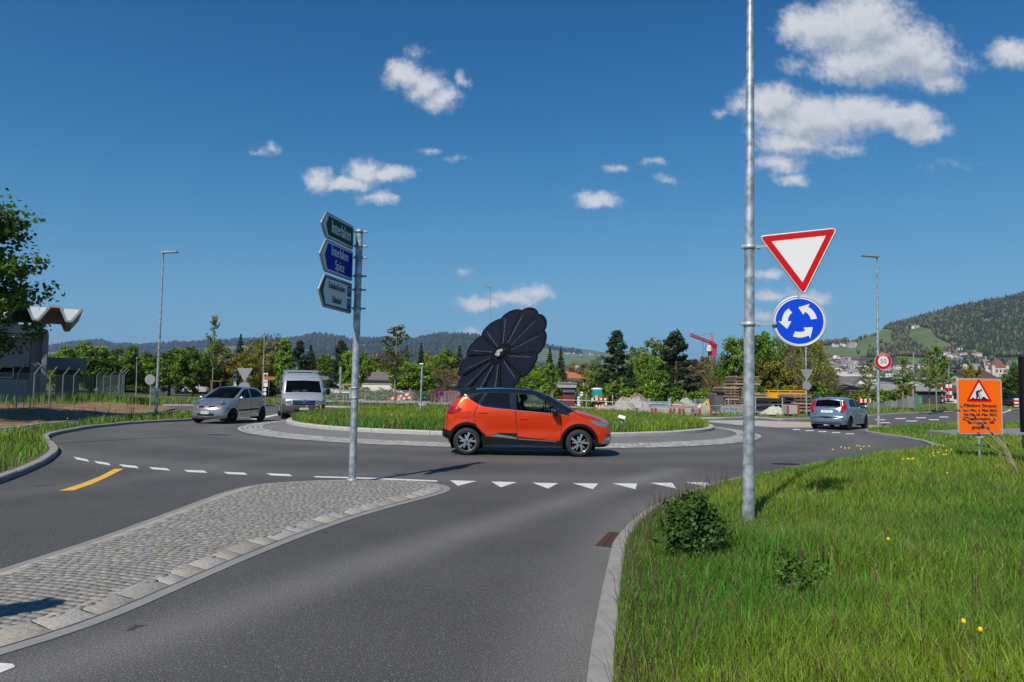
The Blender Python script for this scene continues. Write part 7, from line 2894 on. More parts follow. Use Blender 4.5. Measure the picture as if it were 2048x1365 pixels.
    if kind == 'shrub':
        H = 3.0
        C = []
        for j in range(60):
            d = rng.normal(size=3)
            d /= np.linalg.norm(d)
            r = rng.uniform(.4, 1) ** .6
            C.append([d[0] * 1.7 * r, d[1] * 1.3 * r, max(.15, 1.35 + d[2] * 1.4 * r)])
        for i in range(5):
            mb.tube([(rnd.uniform(-.2, .2), 0, -.1), (rnd.uniform(-1, 1), rnd.uniform(-.6, .6), 2.0)], [.05, .01], 5)
        return mb, leaf_cloud(np.array(C), rng.uniform(.3, .6, 60), 48, .22, rng), LEAF, H


PROTO = {}


def proto(kind, seed):
    if (kind, seed) not in PROTO:
        mb, (V, F, t), lm, H = mk_proto(kind, seed)
        tr = mb.build('trunk', BARK_LT if kind == 'young' else BARK)
        cr = np_mesh('crown', V, [4] * (len(F) // 4), F, lm, col=t)
        ext = np.array([V[:, 2].max(), np.percentile(np.hypot(V[:, 0], V[:, 1]), 97)])
        PROTO[(kind, seed)] = [tr, cr, ext, False]
    return PROTO[(kind, seed)]


def tree(kind, seed, px, top, hw, Y, col, label, name='tree', cat='tree', group=None, base=None, cone=1.0):
    tr, cr, ext, used = proto(kind, seed)
    x = P(px, top, Y).x
    zt = P(px, top, Y).z
    z0 = .1 if base is None else P(px, base, Y).z
    root = thing(name, label, cat, (x, Y, z0), random.uniform(0, 6.28), group)
    sz = (zt - z0) / ext[0]
    sx = hw / FPX * Y / ext[1] * (1.12 if kind in ('round', 'olive', 'shrub') else 1.0)
    root.scale = (sx, sx, sz)
    if used:
        tr, cr = tr.copy(), cr.copy()
        COL.objects.link(tr)
        COL.objects.link(cr)
    PROTO[(kind, seed)][3] = True
    tr.parent = root
    cr.parent = root
    cr.color = (*col, 1)
    return root


GREEN, BRIGHT, OLIVE, PALE = (.125, .215, .020), (.175, .290, .022), (.215, .205, .026), (.195, .245, .055)
PINE, SPR, BROWN, PURP, DKGR = (.030, .055, .020), (.052, .050, .022), (.200, .145, .065), (.150, .100, .072), (.080, .145, .020)
G_L = 'trees along the far side of the junction'
TREES = [
    ('round', 1, 128, 690, 34, 92, BRIGHT, 'round bright green tree beside the concrete hall wing'),
    ('round', 2, 186, 684, 46, 88, GREEN, 'broad green tree behind the bent top fence'),
    ('round', 3, 248, 689, 42, 90, GREEN, 'green tree behind the slim street lamp'),
    ('round', 1, 292, 702, 32, 98, DKGR, 'dark green tree left of the tall left street lamp'),
    ('round', 2, 342, 695, 44, 84, GREEN, 'full green tree right of the tall left street lamp'),
    ('round', 3, 390, 692, 38, 82, GREEN, 'full green tree above the parked white car'),
    ('olive', 11, 452, 690, 44, 86, OLIVE, 'olive yellow tree behind the tall thin young tree'),
    ('olive', 12, 528, 664, 42, 92, OLIVE, 'tallest olive tree, behind the lamp by the van'),
    ('olive', 11, 495, 700, 40, 84, OLIVE, 'low olive tree above the triangular sign back'),
    ('spruce', 21, 482, 668, 20, 110, PINE, 'dark conifer tip rising between two olive trees'),
    ('column', 31, 572, 676, 19, 80, BRIGHT, 'narrow bright green poplar left of the van'),
    ('pine', 41, 600, 680, 36, 88, PINE, 'dark pine above the silver van'),
    ('spruce', 21, 622, 690, 24, 94, SPR, 'brownish spruce right of the dark pine above the van'),
    ('round', 1, 650, 708, 30, 118, PALE, 'pale green tree far behind the van'),
    ('pine', 42, 684, 677, 30, 84, PINE, 'dark pine left of the direction post'),
    ('round', 3, 710, 698, 27, 80, BRIGHT, 'bright green tree just behind the direction post'),
    ('bare', 51, 752, 700, 44, 112, PURP, 'purple brown leafless tree right of the direction post'),
    ('bare', 52, 700, 720, 26, 116, BROWN, 'brown tree between the pines by the direction post'),
    ('spruce', 22, 814, 690, 15, 104, PINE, 'slim dark spruce behind the young tree'),
    ('spruce', 21, 843, 685, 17, 104, PINE, 'pointed dark spruce left of the solar flower'),
    ('round', 2, 826, 722, 40, 78, BRIGHT, 'rounded bright green tree below the pointed spruce'),
    ('round', 1, 885, 692, 32, 112, BRIGHT, 'bright green dome shaped tree left of the solar flower'),
    ('spruce', 22, 920, 690, 20, 112, SPR, 'brownish spruce close to the left petals of the solar flower'),
    ('bare', 51, 895, 728, 46, 86, BROWN, 'brown budding tree in front of the broad brown roof'),
    ('spruce', 21, 1100, 694, 19, 84, SPR, 'left one of the two brown spruces right of the solar flower'),
    ('spruce', 22, 1122, 696, 20, 82, SPR, 'right one of the two brown spruces right of the solar flower'),
    ('round', 3, 1092, 724, 30, 76, BRIGHT, 'bright green tree at the right petals of the solar flower'),
    ('round', 2, 1062, 735, 26, 78, GREEN, 'green tree behind the lower petals of the solar flower'),
    ('bare', 52, 1150, 722, 20, 150, BROWN, 'bare brown tree above the orange roofed house'),
    ('olive', 12, 1192, 712, 26, 92, PALE, 'loose yellow green tree right of the orange roofed house'),
    ('pine', 41, 1234, 659, 46, 72, PINE, 'tall dark pine in the middle right, with a ragged tip'),
    ('round', 1, 1305, 674, 46, 90, PALE, 'pale grey green tree between the two tall pines'),
    ('olive', 11, 1284, 706, 28, 74, BRIGHT, 'yellow green tree at the foot of the tall dark pine'),
    ('round', 2, 1312, 712, 26, 73, GREEN, 'green tree between the two tall pines, lower one'),
    ('pine', 42, 1352, 657, 54, 74, PINE, 'broad dark pine left of the red crane'),
    ('bare', 51, 1416, 742, 34, 80, BROWN, 'brown budding tree below the red crane'),
    ('round', 3, 1496, 668, 44, 78, GREEN, 'tall green tree left of the big lamp column'),
    ('round', 1, 1452, 722, 28, 82, GREEN, 'green tree beside the red crane mast'),
    ('round', 2, 1528, 662, 34, 80, GREEN, 'green tree right of the big lamp column'),
    ('round', 3, 1545, 720, 40, 76, OLIVE, 'low olive tree under the round blue sign'),
    ('olive', 12, 1572, 664, 40, 96, PALE, 'pale budding tree behind the round blue sign'),
    ('bare', 52, 1618, 672, 40, 96, OLIVE, 'tall bare olive brown tree right of the round blue sign'),
    ('bare', 51, 1590, 700, 34, 90, BROWN, 'brown bare tree behind the sign backs'),
    ('bare', 51, 1650, 744, 34, 96, BROWN, 'rust brown tree above the pale blue hatchback'),
    ('round', 1, 2042, 728, 36, 110, DKGR, 'dark green tree at the right edge by the black pillar'),
    ('round', 3, 2018, 752, 20, 125, DKGR, 'dark tree between the brown roofed house and the black pillar'),
    ('round', 2, 1941, 728, 20, 112, OLIVE, 'round olive tree in front of the big brown roof'),
]
xt = random.Random(12)
for i, px in enumerate(list(range(118, 560, 34)) + [640, 668, 735, 770, 865, 900, 940, 1010, 1045, 1075, 1150, 1175, 1205, 1262, 1398, 1425, 1500, 1640]):
    k_ = xt.choice(['round', 'round', 'olive', 'bare'])
    TREES.append((k_, {'round': 1, 'olive': 11, 'bare': 51}[k_] + i % 2, px + xt.uniform(-8, 8), xt.uniform(706, 738), xt.uniform(26, 38), xt.uniform(102, 128), xt.choice([GREEN, BRIGHT, OLIVE, PALE, BROWN]), 'one of the lower trees filling the belt behind the front row'))
for t_ in TREES:
    k_, s_, px, top, hw, Y, col, lab = t_
    tree(k_, s_, px, top, hw, Y, col, lab, {'pine': 'pine_tree', 'spruce': 'spruce_tree', 'column': 'poplar_tree'}.get(k_, 'tree'), group='lower trees of the back row' if lab.startswith('one of') else G_L)
YOUNG = [(430, 628, 26, 64, PALE, 'tall thin young tree held by wooden stakes behind the silver hatchback', 800), (793, 648, 42, 58, (.12, .14, .02), 'thin yellow green young tree in the grass behind the roundabout', 812),
         (1606, 690, 20, 80, OLIVE, 'thin young tree beside the sign backs', 812),
         (1737, 716, 26, 62, PALE, 'thin young tree just left of the lamp post with the 50 sign', 826), (1804, 712, 30, 66, BRIGHT, 'leafy young tree right of the 50 sign', 821), (1857, 700, 26, 60, PALE, 'tall pale young tree on a stake by the right hand road', 820),
         (1871, 690, 30, 64, BRIGHT, 'leafier young tree behind the tall pale one', 818), (1884, 708, 26, 68, GREEN, 'young green tree nearest the red and white posts', 816)]
for i, (px, top, hw, Y, col, lab, base) in enumerate(YOUNG):
    r_ = tree('young', 61 + i % 2, px, top, hw, Y, col, lab, 'young_tree', group='young trees planted along the roads', base=base)
# stakes of the two staked trees
for (px, base, top, Y, lab) in ((430, 800, 761, 63, 'dark wooden stake frame round the tall thin young tree'), (697, 812, 768, 60, 'pale wooden stake frame beside the direction post')):
    a = P(px, base, Y)
    h = P(px, top, Y).z - a.z
    st = thing('tree_stakes', lab, 'tree stakes', tuple(a))
    wd = mat('stake_wood_%d' % px, (.10, .075, .055) if px < 500 else (.42, .27, .13), .85, 0, .25, 8)
    for s in (-1, 1):
        part(st, 'stake', wd, lambda m: m.tube([(s * .42, 0, -.1), (s * .42, 0, h)], .055, 8))
    part(st, 'crossbar', wd, lambda m: m.box((0, 0, h - .06), (1.0, .05, .12)))
# shrubs of the hedge behind the yard and along the fences
rs = random.Random(5)
SH = []
for px in range(985, 1660, 23):
    SH.append((px + rs.uniform(-6, 6), rs.uniform(757, 781), rs.uniform(20, 30), rs.uniform(66, 73)))
for px in range(640, 960, 27):
    SH.append((px + rs.uniform(-8, 8), rs.uniform(770, 788), rs.uniform(18, 28), rs.uniform(68, 76)))
for px in range(1660, 1830, 22):
    SH.append((px + rs.uniform(-6, 6), rs.uniform(764, 784), rs.uniform(18, 28), rs.uniform(86, 100)))
SH += [(1195, 792, 17, 59), (1172, 788, 12, 58), (1110, 776, 16, 62), (1080, 770, 18, 64)]
for i, (px, top, hw, Y) in enumerate(SH):
    zone = 'along the yard hedge behind the concrete blocks' if px > 985 and px < 1655 else ('behind the grey chain link fence' if px < 985 else 'in front of the industrial sheds on the right')
    tree('shrub', 71 + i % 3, px, top, hw, Y, rs.choice([GREEN, GREEN, BRIGHT, OLIVE, OLIVE, DKGR, BROWN]), 'one of the leafy shrubs ' + zone, 'shrub', 'shrub', 'shrubs ' + zone, base=None)
for i, (px, top, hw, Y) in enumerate([(120, 782, 30, 100), (168, 780, 30, 100), (300, 784, 26, 104), (345, 780, 30, 104), (455, 770, 30, 92), (500, 765, 32, 92), (548, 762, 30, 94), (590, 770, 30, 96), (230, 776, 28, 104), (265, 770, 26, 102), (410, 772, 26, 100)]):
    tree('shrub', 71 + i % 3, px, top, hw, Y, (DKGR, GREEN)[i % 2], 'one of the dark shrubs under the trees on the left', 'shrub', 'shrub', 'shrubs under the left trees')


# ---- the big maple at the left edge, and its neighbour out of frame that shades the hall
def maple():
    rng = np.random.default_rng(99)
    Y = 27.0
    b = P(-172, 835, Y)
    root = thing('tree', 'large dark leaved maple overhanging the concrete hall at the left edge', 'tree', (b.x, Y, .1))
    mb = MB()
    H = P(0, 400, Y).z + 1.2
    mb.tube([(0, 0, -.2), (.1, 0, 2.5), (0, .1, 5), (.1, 0, H * .9)], [.30, .24, .17, .04], 10)
    C, R = [], []
    for i in range(84):
        a = rng.uniform(0, 2 * pi)
        z0 = rng.uniform(2.2, H * .86)
        t = (z0 - 1.8) / (H - 1.8)
        l = (3.9 * sin(pi * min(.98, t * .78 + .20)) ** .8) * rng.uniform(.7, 1.08)
        e = Vector((cos(a) * l, sin(a) * l, z0 + l * rng.uniform(-.12, .42)))
        mid = Vector((cos(a) * l * .5, sin(a) * l * .5, z0 + (e.z - z0) * .6 + .15))
        mb.tube([(0, 0, z0 - .3), mid, e], [.07, .045, .012], 5, caps=False)
        for q in np.linspace(.35, 1.04, 7):
            C.append([e.x * q + rng.normal() * .22, e.y * q + rng.normal() * .22, z0 - .3 + (e.z - z0 + .3) * q + rng.normal() * .18])
            R.append(rng.uniform(.36, .70))
    keep_ = np.array(C)[:, 2] > 2.35
    C, R = np.array(C)[keep_], np.array(R)[keep_]
    mb.build('trunk', BARK, root)
    V, F, t = leaf_cloud(np.array(C), np.array(R), 52, .15, rng, .6, .2, .25, 1.25)
    cr = np_mesh('crown', V, [4] * (len(F) // 4), F, LEAF, root, col=t)
    cr.color = (.075, .150, .014, 1)
    return root


mp = maple()
tw = copy_tree(mp)
tw.location = (-36.5, 38.0, .1)
tw.scale = (1.45, 1.45, 1.15)
tw.rotation_euler = (0, 0, 2)
tw['label'] = 'second maple standing outside the left edge, behind the large one'
tw2 = copy_tree(mp)
tw2.location = (-45.0, 36.0, .1)
tw2.scale = (1.5, 1.5, 1.15)
tw2.rotation_euler = (0, 0, 4)
tw2['label'] = 'third maple farther outside the left edge'


# ---- weeds, flowers, stalks
def weed(name, label, px, py, w, h, n, leaf, col, z=None, seed=3):
    rng = np.random.default_rng(seed)
    g = G(px, py, .2)
    zz = float(rv_z(np.array([[g.x, g.y]]))[0])
    root = thing(name, label, 'plant', (g.x, g.y, zz))
    C = rng.normal(size=(n, 3)) * np.array([w * .24, w * .24, h * .24]) + np.array([0, 0, h * .52])
    C[:, 2] = np.clip(C[:, 2], .03, h)
    mb = MB()
    for c in C[::2]:
        mb.tube([(c[0] * .2, c[1] * .2, -.05), (c[0] * .6, c[1] * .6, c[2] * .6), tuple(c)], [.006, .005, .003], 4, caps=False)
    st = mb.build('stems', mat('weed_stem', (.06, .09, .03), .8), root)
    V, F, t = leaf_cloud(C, np.full(n, .07), 26, leaf, rng, .5, .2, .18, 1.7)
    cr = np_mesh('leaves', V, [4] * (len(F) // 4), F, LEAF, root, col=t)
    cr.color = (*col, 1)
    return root


weed('weed_bush', 'dense dark green weed bush in the grass left of the big lamp column', 1384, 1112, .46, .60, 210, .026, (.055, .125, .020))
weed('weed', 'small leafy weed in the middle of the foreground grass', 1580, 1190, .32, .34, 22, .024, (.09, .18, .025), seed=4)
#weed('weed', 'dark leafy weed patch low in the right foreground grass', 1830, 1265, .5, .30, 36, .026, (.055, .11, .02), seed=5)


def stalks():
    rng = random.Random(8)
    root_px = (2036, 938)
    Y = 7.2
    b = P(*root_px, Y)
    root = thing('dry_stalk_plant', 'dry bent plant stalks with dark seed heads leaning in front of the orange notice', 'plant', tuple(b))
    ST = mat('dry_stalk', (.42, .36, .26), .85, 0, .2, 20)
    HD = mat('dry_seed_head', (.055, .038, .030), .9, 0, .3, 40)
    ends = [((2016, 900), (1990, 868), (1948, 830), (1900, 800)), ((2020, 905), (1978, 862), (1930, 836), (1893, 815)), ((2012, 898), (2006, 862), (1990, 840), (1968, 822)), ((2010, 915), (1975, 898), (1950, 890), (1938, 880)),
            ((2014, 903), (1962, 852), (1940, 838), (1915, 822)), ((2008, 897), (1984, 868), (1968, 850), (1953, 832)), ((2018, 918), (1990, 900), (1968, 880), (1960, 870)), ((2019, 903), (1996, 872), (1960, 848), (1928, 838))]
    for e in ends:
        pts = [Vector((0, 0, -.05))] + [P(x, y, Y + .05 * rng.uniform(-1, 1)) - b for x, y in e]
        sm = smooth_line([tuple(p) for p in pts], .04, it=2)
        n = len(sm)
        stem = MB().tube([Vector(p) for p in sm], [.0030 * (1 - .65 * i / n) for i in range(n)], 5).build('stalk', ST, root)
        mb = MB()
        for i in (n - 1, n - 3, max(2, n - 6), int(n * .7)):
            p = Vector(sm[i]) + Vector((rng.uniform(-.02, .02), 0, rng.uniform(-.02, .02)))
            d = Vector(sm[min(i, n - 1)]) - Vector(sm[max(0, i - 2)])
            M_ = d.to_track_quat('X', 'Z').to_matrix().to_4x4()
            mb.sphere(p, (.022, .008, .009), 6, 0, M_)
        mb.build('seed_heads', HD, stem)


stalks()

# ---- grass
BLADE = mat('grass_blades', tint=True, rough=.5, spec=.25, transl=.30)


def blades(name, pts, z, hgt, wid, lean, col, label_kind='stuff', seg3=True, rng=RNG):
    n = len(pts)
    a = rng.uniform(0, 2 * pi, n)
    side = np.column_stack([np.cos(a), np.sin(a)])
    la = rng.uniform(0, 2 * pi, n)
    lv = np.column_stack([np.cos(la), np.sin(la)]) * (lean * hgt)[:, None]
    w = wid[:, None] * .5
    b0 = np.column_stack([pts, z - .02])
    mid = np.column_stack([pts + lv * .30, z + hgt * .58])
    tip = np.column_stack([pts + lv, z + hgt * rng.uniform(.86, 1.0, n)])
    s3 = np.column_stack([side, np.zeros(n)])
    V = np.stack([b0 - s3 * w, b0 + s3 * w, mid + s3 * w * .8, mid - s3 * w * .8, tip], 1).reshape(-1, 3)
    o = np.arange(n) * 5
    F = np.column_stack([o, o + 1, o + 2, o + 3, o + 3, o + 2, o + 4]).ravel()
    cnt = np.tile([4, 3], n)
    C = np.repeat(col, 2, axis=0)
    ob = np_mesh(name, V, cnt, F, BLADE, col=C)
    return tag(ob, kind='stuff')


def grass_cols(pts, rng=RNG, dry=.16):
    n = len(pts)
    f = np.clip((fbm(pts[:, 0] * .55 + 3, pts[:, 1] * .55, 21) - .47) * 2.4 + .5, 0, 1)
    f2 = fbm(pts[:, 0] * 1.7, pts[:, 1] * 1.7, 33)
    base = np.array([.205, .300, .027])[None] * (1 - f[:, None]) * 1.15 + np.array([.080, .215, .024])[None] * f[:, None] * 1.15
    c = base * rng.normal(1.0, .20, n)[:, None]
    d = rng.uniform(size=n) < dry * (f2 * 1.9)
    c[d] = np.array([.27, .20, .085]) * rng.uniform(.55, 1.25, d.sum())[:, None]
    return np.clip(c, .015, .55)


def scatter(poly, n, x0, x1, y0, y1, dens=None):
    p = np.column_stack([RNG.uniform(x0, x1, n), RNG.uniform(y0, y1, n)])
    if dens is not None:
        p = p[RNG.uniform(size=n) < dens(p)]
    return p[in_poly(p, poly)]


def frame_ok(p, m=160):
    """drop what lies far outside the view"""
    X = p[:, 0] / np.maximum(p[:, 1], .1) * FPX + CXP
    return (X > -m) & (X < 2048 + m)


# foreground verge, in rings of growing distance and blade width
parts_ = []
for (y0, y1, per, wd, hh) in ((2.4, 5.2, 5800, .0065, .20), (5.2, 8.5, 3500, .009, .20), (8.5, 13, 1500, .013, .20), (13, 22, 700, .02, .20), (22, 40, 260, .034, .19)):
    x1 = min(46, y1 * .78 + 1.0)
    n = int(per * (x1 - .3) * (y1 - y0))
    p = scatter(RV, n, .3, x1, y0, y1)
    p = p[frame_ok(p)]
    parts_.append((p, np.full(len(p), wd), np.full(len(p), hh)))
p = np.concatenate([a[0] for a in parts_])
wd = np.concatenate([a[1] for a in parts_])
hh = np.concatenate([a[2] for a in parts_])
tall = fbm(p[:, 0] * .8, p[:, 1] * .8, 51)
clump = fbm(p[:, 0] * 3.2, p[:, 1] * 3.2, 52)
de_ = poly_dist(p, rv_in, closed=False)
thin = (fbm(p[:, 0] * 1.3 + 7, p[:, 1] * 1.3, 61) > .70) & (RNG.uniform(size=len(p)) < .65)
pvm = in_poly(p, [(q[0], q[1]) for q in pv])
kp_ = ~thin & ~pvm
p, wd, hh, tall, clump, de_ = p[kp_], wd[kp_], hh[kp_], tall[kp_], clump[kp_], de_[kp_]
hgt = hh * .84 * (.45 + 1.3 * tall) * (.5 + .9 * clump) * RNG.uniform(.55, 1.35, len(p)) * np.clip(.62 + de_ * .5, .62, 1.1) * np.clip(.18 + (np.hypot(p[:, 0] - 2.755, p[:, 1] - 8.0) - .25) * .75, .18, .92)
lean = RNG.uniform(.05, .6, len(p))
blades('grass', p, rv_z(p), hgt, wd * RNG.uniform(.45, 1.15, len(p)), lean, grass_cols(p))
# dry flowering stems standing above the blades, overhanging the kerb
n = 5200
q = scatter(RV, n * 5, .3, 9, 2.4, 12)
q = q[frame_ok(q)]
w_ = np.exp(-(poly_dist(q, rv_in, closed=False) / .35) ** 2) * .8 + .10
q = q[RNG.uniform(size=len(q)) < w_][:n]
blades('dry_grass', q, rv_z(q), RNG.uniform(.22, .46, len(q)), RNG.uniform(.003, .0055, len(q)), RNG.uniform(.2, .75, len(q)), np.array([.13, .085, .055]) * RNG.uniform(.5, 1.4, len(q))[:, None])
# left verge
p = scatter(LV, 150000, -34, -8, 9, 36, lambda a: np.clip(1.25 - a[:, 1] / 34, .15, 1))
p = p[frame_ok(p, 60)]
p = p[poly_dist(p, LV) > .05]
hgt = .20 * (.5 + 1.1 * fbm(p[:, 0] * .9, p[:, 1] * .9, 71)) * RNG.uniform(.5, 1.3, len(p))
blades('grass', p, lv_z(p), hgt, np.clip(p[:, 1] * .0011, .012, .04), RNG.uniform(.1, .6, len(p)), grass_cols(p))
# roundabout island
p = scatter(circ(R_KERB - .22, 100), 110000, RC[0] - 9, RC[0] + 9, RC[1] - 9, RC[1] + 9, lambda a: np.clip(1.5 - (a[:, 1] - 21) / 22, .35, 1))
hgt = .24 * (.5 + 1.1 * fbm(p[:, 0] * .8, p[:, 1] * .8, 81)) * RNG.uniform(.5, 1.35, len(p))
blades('grass', p, isl_z(p), hgt, np.full(len(p), .026), RNG.uniform(.1, .6, len(p)), grass_cols(p, dry=.22))
# far verge strip and dirt bank tufts
strip = [tuple(a) for a in fv_in] + [(a[0], a[1] + 16) for a in fv_in[::-1]]
p = scatter(strip, 160000, -75, 75, 38, 95, lambda a: np.full(len(a), .6))
p = p[frame_ok(p, 40)]
yp = np.array(yard)
p = p[~in_poly(p, yp) | (RNG.uniform(size=len(p)) < .05)]
p = p[poly_dist(p, fv_in, closed=False) > .2]
hgt = .28 * (.4 + 1.2 * fbm(p[:, 0] * .5, p[:, 1] * .5, 91)) * RNG.uniform(.5, 1.3, len(p))
blades('grass', p, fv_z(p), hgt, np.full(len(p), .06), RNG.uniform(.1, .6, len(p)), grass_cols(p, dry=.3))
p = scatter(DIRT, 26000, -60, -14, 26, 62)
p = p[fbm(p[:, 0] * .5, p[:, 1] * .5, 95) > .47]
p = p[frame_ok(p, 40)]
tallw = np.where(p[:, 1] < 42, 1.0, .35)
left = p[:, 0] < -24 + (p[:, 1] - 41) * .2
p, tallw = p[left | (RNG.uniform(size=len(p)) < .12)], tallw[left | (RNG.uniform(size=len(p)) < 2)][:0]
blades('grass', p, dirt_z(p), RNG.uniform(.15, .75, len(p)), np.full(len(p), .035), RNG.uniform(.1, .5, len(p)), grass_cols(p))


# yellow flowers as small heads on stems, counted ones: one object each
FY = mat('dandelion_yellow', (.80, .52, .01), .6)
FW = mat('daisy_white', (.78, .78, .74), .6)
ms = bpy.data.meshes.new('flower')


def flower_proto(m):
    mb = MB()
    mb.tube([(0, 0, 0), (.01, .005, .30)], [.004, .003], 5, 1)
    mb.lathe([(0, .315), (.02, .312), (.030, .303), (.022, .295), (0, .29)], 10, 0, Matrix.Translation((.01, .005, 0)))
    o = mb.build('flower', [m, mat('weed_stem')])
    return o


fl_y, fl_w = flower_proto(FY), flower_proto(FW)


def flowers(pr, pts, zf, label, group, sc=1.0):
    first = True
    for (px, py, s) in pts:
        g = G(px, py, .3)
        o = pr.copy()
        COL.objects.link(o)
        z = float(zf(np.array([[g.x, g.y]]))[0])
        o.location = (g.x, g.y, z)
        o.scale = (s * .42 * sc, s * .42 * sc, s * 1.1)
        o.rotation_euler = (random.uniform(-.2, .2), random.uniform(-.2, .2), random.uniform(0, 6))
        tag(o, label, 'flower', group)


rr_ = random.Random(3)
flowers(fl_y, [(1700 + rr_.uniform(-30, 40), 925 + rr_.uniform(-8, 8), 1.3) for _ in range(9)], rv_z, 'small yellow flower among the stems at the road edge of the grass', 'yellow flowers at the road edge')
flowers(fl_y, [(1872 + rr_.uniform(-28, 32), 935 + rr_.uniform(-14, 14), 1.2) for _ in range(9)] + [(1818 + rr_.uniform(-8, 8), 958 + rr_.uniform(-3, 4), 1.2) for _ in range(5)], rv_z, 'small yellow flower in the grass below the orange notice', 'yellow flowers below the notice')
flowers(fl_y, [(1952, 1352, 1.0), (1960, 1346, 1.0), (1780, 1150, 1.0), (1890, 985, 1.1)], rv_z, 'single yellow flower low in the foreground grass', 'yellow flowers in the foreground')
flowers(fl_y, [(620 + rr_.uniform(-16, 22), 843 + rr_.uniform(-6, 3), 1.4) for _ in range(10)] + [(1280, 838, 1.4), (1100, 850, 1.3), (760, 852, 1.3)], isl_z, 'small yellow flower in the roundabout grass', 'yellow flowers on the roundabout', 1.5)
flowers(fl_w, [(843 + rr_.uniform(-8, 10), 842 + rr_.uniform(-6, 4), 1.5) for _ in range(10)], isl_z, 'small white flower beside the slim post on the roundabout', 'white flowers on the roundabout', 1.5)
flowers(fl_y, [(33, 873, 1.2), (18, 880, 1.2), (128, 850, 1.2)], lv_z, 'small yellow flower in the left verge', 'yellow flowers in the left verge', 1.5)
bpy.data.objects.remove(fl_y)
bpy.data.objects.remove(fl_w)
# ---------------------------------------------------------------- hills, town, castle, crane, air
def interp_line(pts):
    a = np.array(pts, float)
    return lambda x: np.interp(x, a[:, 0], a[:, 1])


def hill(name, sky, px0, px1, step, Yf, Yr, m, cover, power=1.3, rough=6.0, seed=1, nt=46):
    """terrain from a foot line to a ridge line, then falling away behind; cover() gives the land's colour per face"""
    pxs = np.arange(px0, px1 + 1, step)
    ts = np.concatenate([np.linspace(0, 1, nt), [1.12, 1.35]])
    V = np.zeros((len(ts), len(pxs), 3))
    for i, px in enumerate(pxs):
        yr = Yr(px) if callable(Yr) else Yr
        yf = Yf(px) if callable(Yf) else Yf
        top = P(px, sky(px), yr)
        for j, t in enumerate(ts):
            Y = yf + (yr - yf) * t
            s = t ** power if t <= 1 else 1 - (t - 1) * .55
            V[j, i] = ((px - CXP) / FPX * Y, Y, -1 + (top.z + 1) * s)
    n1, n2 = len(ts), len(pxs)
    V[:, :, 2] += (fbm(V[:, :, 0] / 260, V[:, :, 1] / 260, seed, 5) - .47) * rough * np.minimum(ts, 1)[:, None] * np.clip(1.35 - ts, .25, 1)[:, None]
    ii = (np.arange(n1 - 1)[:, None] * n2 + np.arange(n2 - 1)[None]).ravel()
    Q = np.column_stack([ii, ii + 1, ii + 1 + n2, ii + n2])
    Vf = V.reshape(-1, 3)
    c = Vf[Q].mean(1)
    o = np_mesh(name, Vf, [4] * len(Q), Q.ravel(), m, col=cover(c), smooth=True)
    tag(o, kind='structure')
    return V, c


def to_px(c):
    d = c - np.array(CAM)
    f = np.array(FWD)
    w = d @ f
    return CXP + FPX * (d @ np.array(RT)) / w, CYP - FPX * (d @ np.array(UPV)) / w


HM = mat('hill_land', tint=True, rough=.95, var=.22, scale=.012, detail=9)

# ---- distant range, 4 to 6 km off
sky1 = interp_line([(-900, 700), (-200, 697), (60, 697), (110, 692), (150, 686), (200, 683), (232, 690), (300, 690), (400, 686), (470, 681), (560, 681), (585, 679), (612, 672), (640, 670), (668, 674), (700, 680), (760, 681), (830, 682), (868, 672), (912, 670),
                    (950, 674), (1010, 681), (1090, 690), (1150, 697), (1200, 703), (1270, 712), (1400, 722), (1700, 730), (2600, 735)])


def cover1(c):
    px, py = to_px(c)
    n = fbm(c[:, 0] / 420, c[:, 1] / 420, 13, 5)
    n2 = fbm(c[:, 0] / 1100 + 5, c[:, 1] / 900, 17, 3)
    ridge = py - sky1(px)
    forest = (n > .55) | (ridge < 7 + 9 * n2)
    mead = (px > 720) & (px < 1000) & (ridge > 9)
    forest = np.where(mead, n > .56, forest)
    forest = np.where((px > 1010) & (px < 1300), n > .60, forest)
    g = np.where(forest[:, None], np.array([.020, .034, .018]), np.array([.10, .145, .036]))
    return g * (1 + .2 * (n2[:, None] - .5))


V1, _ = hill('hills', sky1, -900, 2600, 8, 2600, lambda px: 5200 + 500 * sin(px / 170), HM, cover1, 1.15, 60, 5)

# ---- wooded mountain on the right
sky2 = interp_line([(1280, 788), (1450, 770), (1560, 716), (1610, 696), (1640, 690), (1680, 687), (1712, 684), (1740, 672), (1775, 658), (1800, 650), (1838, 641), (1860, 634), (1890, 626), (1915, 618), (1950, 611), (1990, 603), (2020, 597), (2048, 591), (2200, 570), (2500, 560)])
MEAD = [[(1640, 692), (1671, 690), (1713, 679), (1740, 667), (1772, 658), (1788, 661), (1785, 684), (1760, 697), (1738, 704), (1730, 712), (1697, 712), (1640, 712)],
        [(1815, 662), (1834, 653), (1863, 658), (1872, 674), (1903, 690), (1914, 700), (1885, 705), (1850, 700), (1828, 684), (1817, 676)],
        [(1790, 712), (1840, 716), (1836, 730), (1800, 728)], [(2010, 722), (2048, 718), (2048, 734), (2014, 732)], [(1650, 712), (1700, 706), (1725, 716), (1700, 722), (1655, 722)]]


def is_mead(px, py):
    r = np.zeros(len(px), bool)
    q = np.column_stack([px, py])
    for m in MEAD:
        r |= in_poly(q, m)
    return r


def cover2(c):
    px, py = to_px(c)
    md = is_mead(px, py)
    n = fbm(c[:, 0] / 90, c[:, 1] / 90, 23, 4)
    g = np.where(md[:, None], np.array([.090, .128, .030]) * (.8 + .5 * n[:, None]), np.array([.045, .050, .026]) * (.7 + .7 * n[:, None]))
    scar = in_poly(np.column_stack([px, py]), [(1962, 638), (1985, 641), (1980, 648), (1968, 646)])
    g[scar] = (.30, .27, .22)
    return g


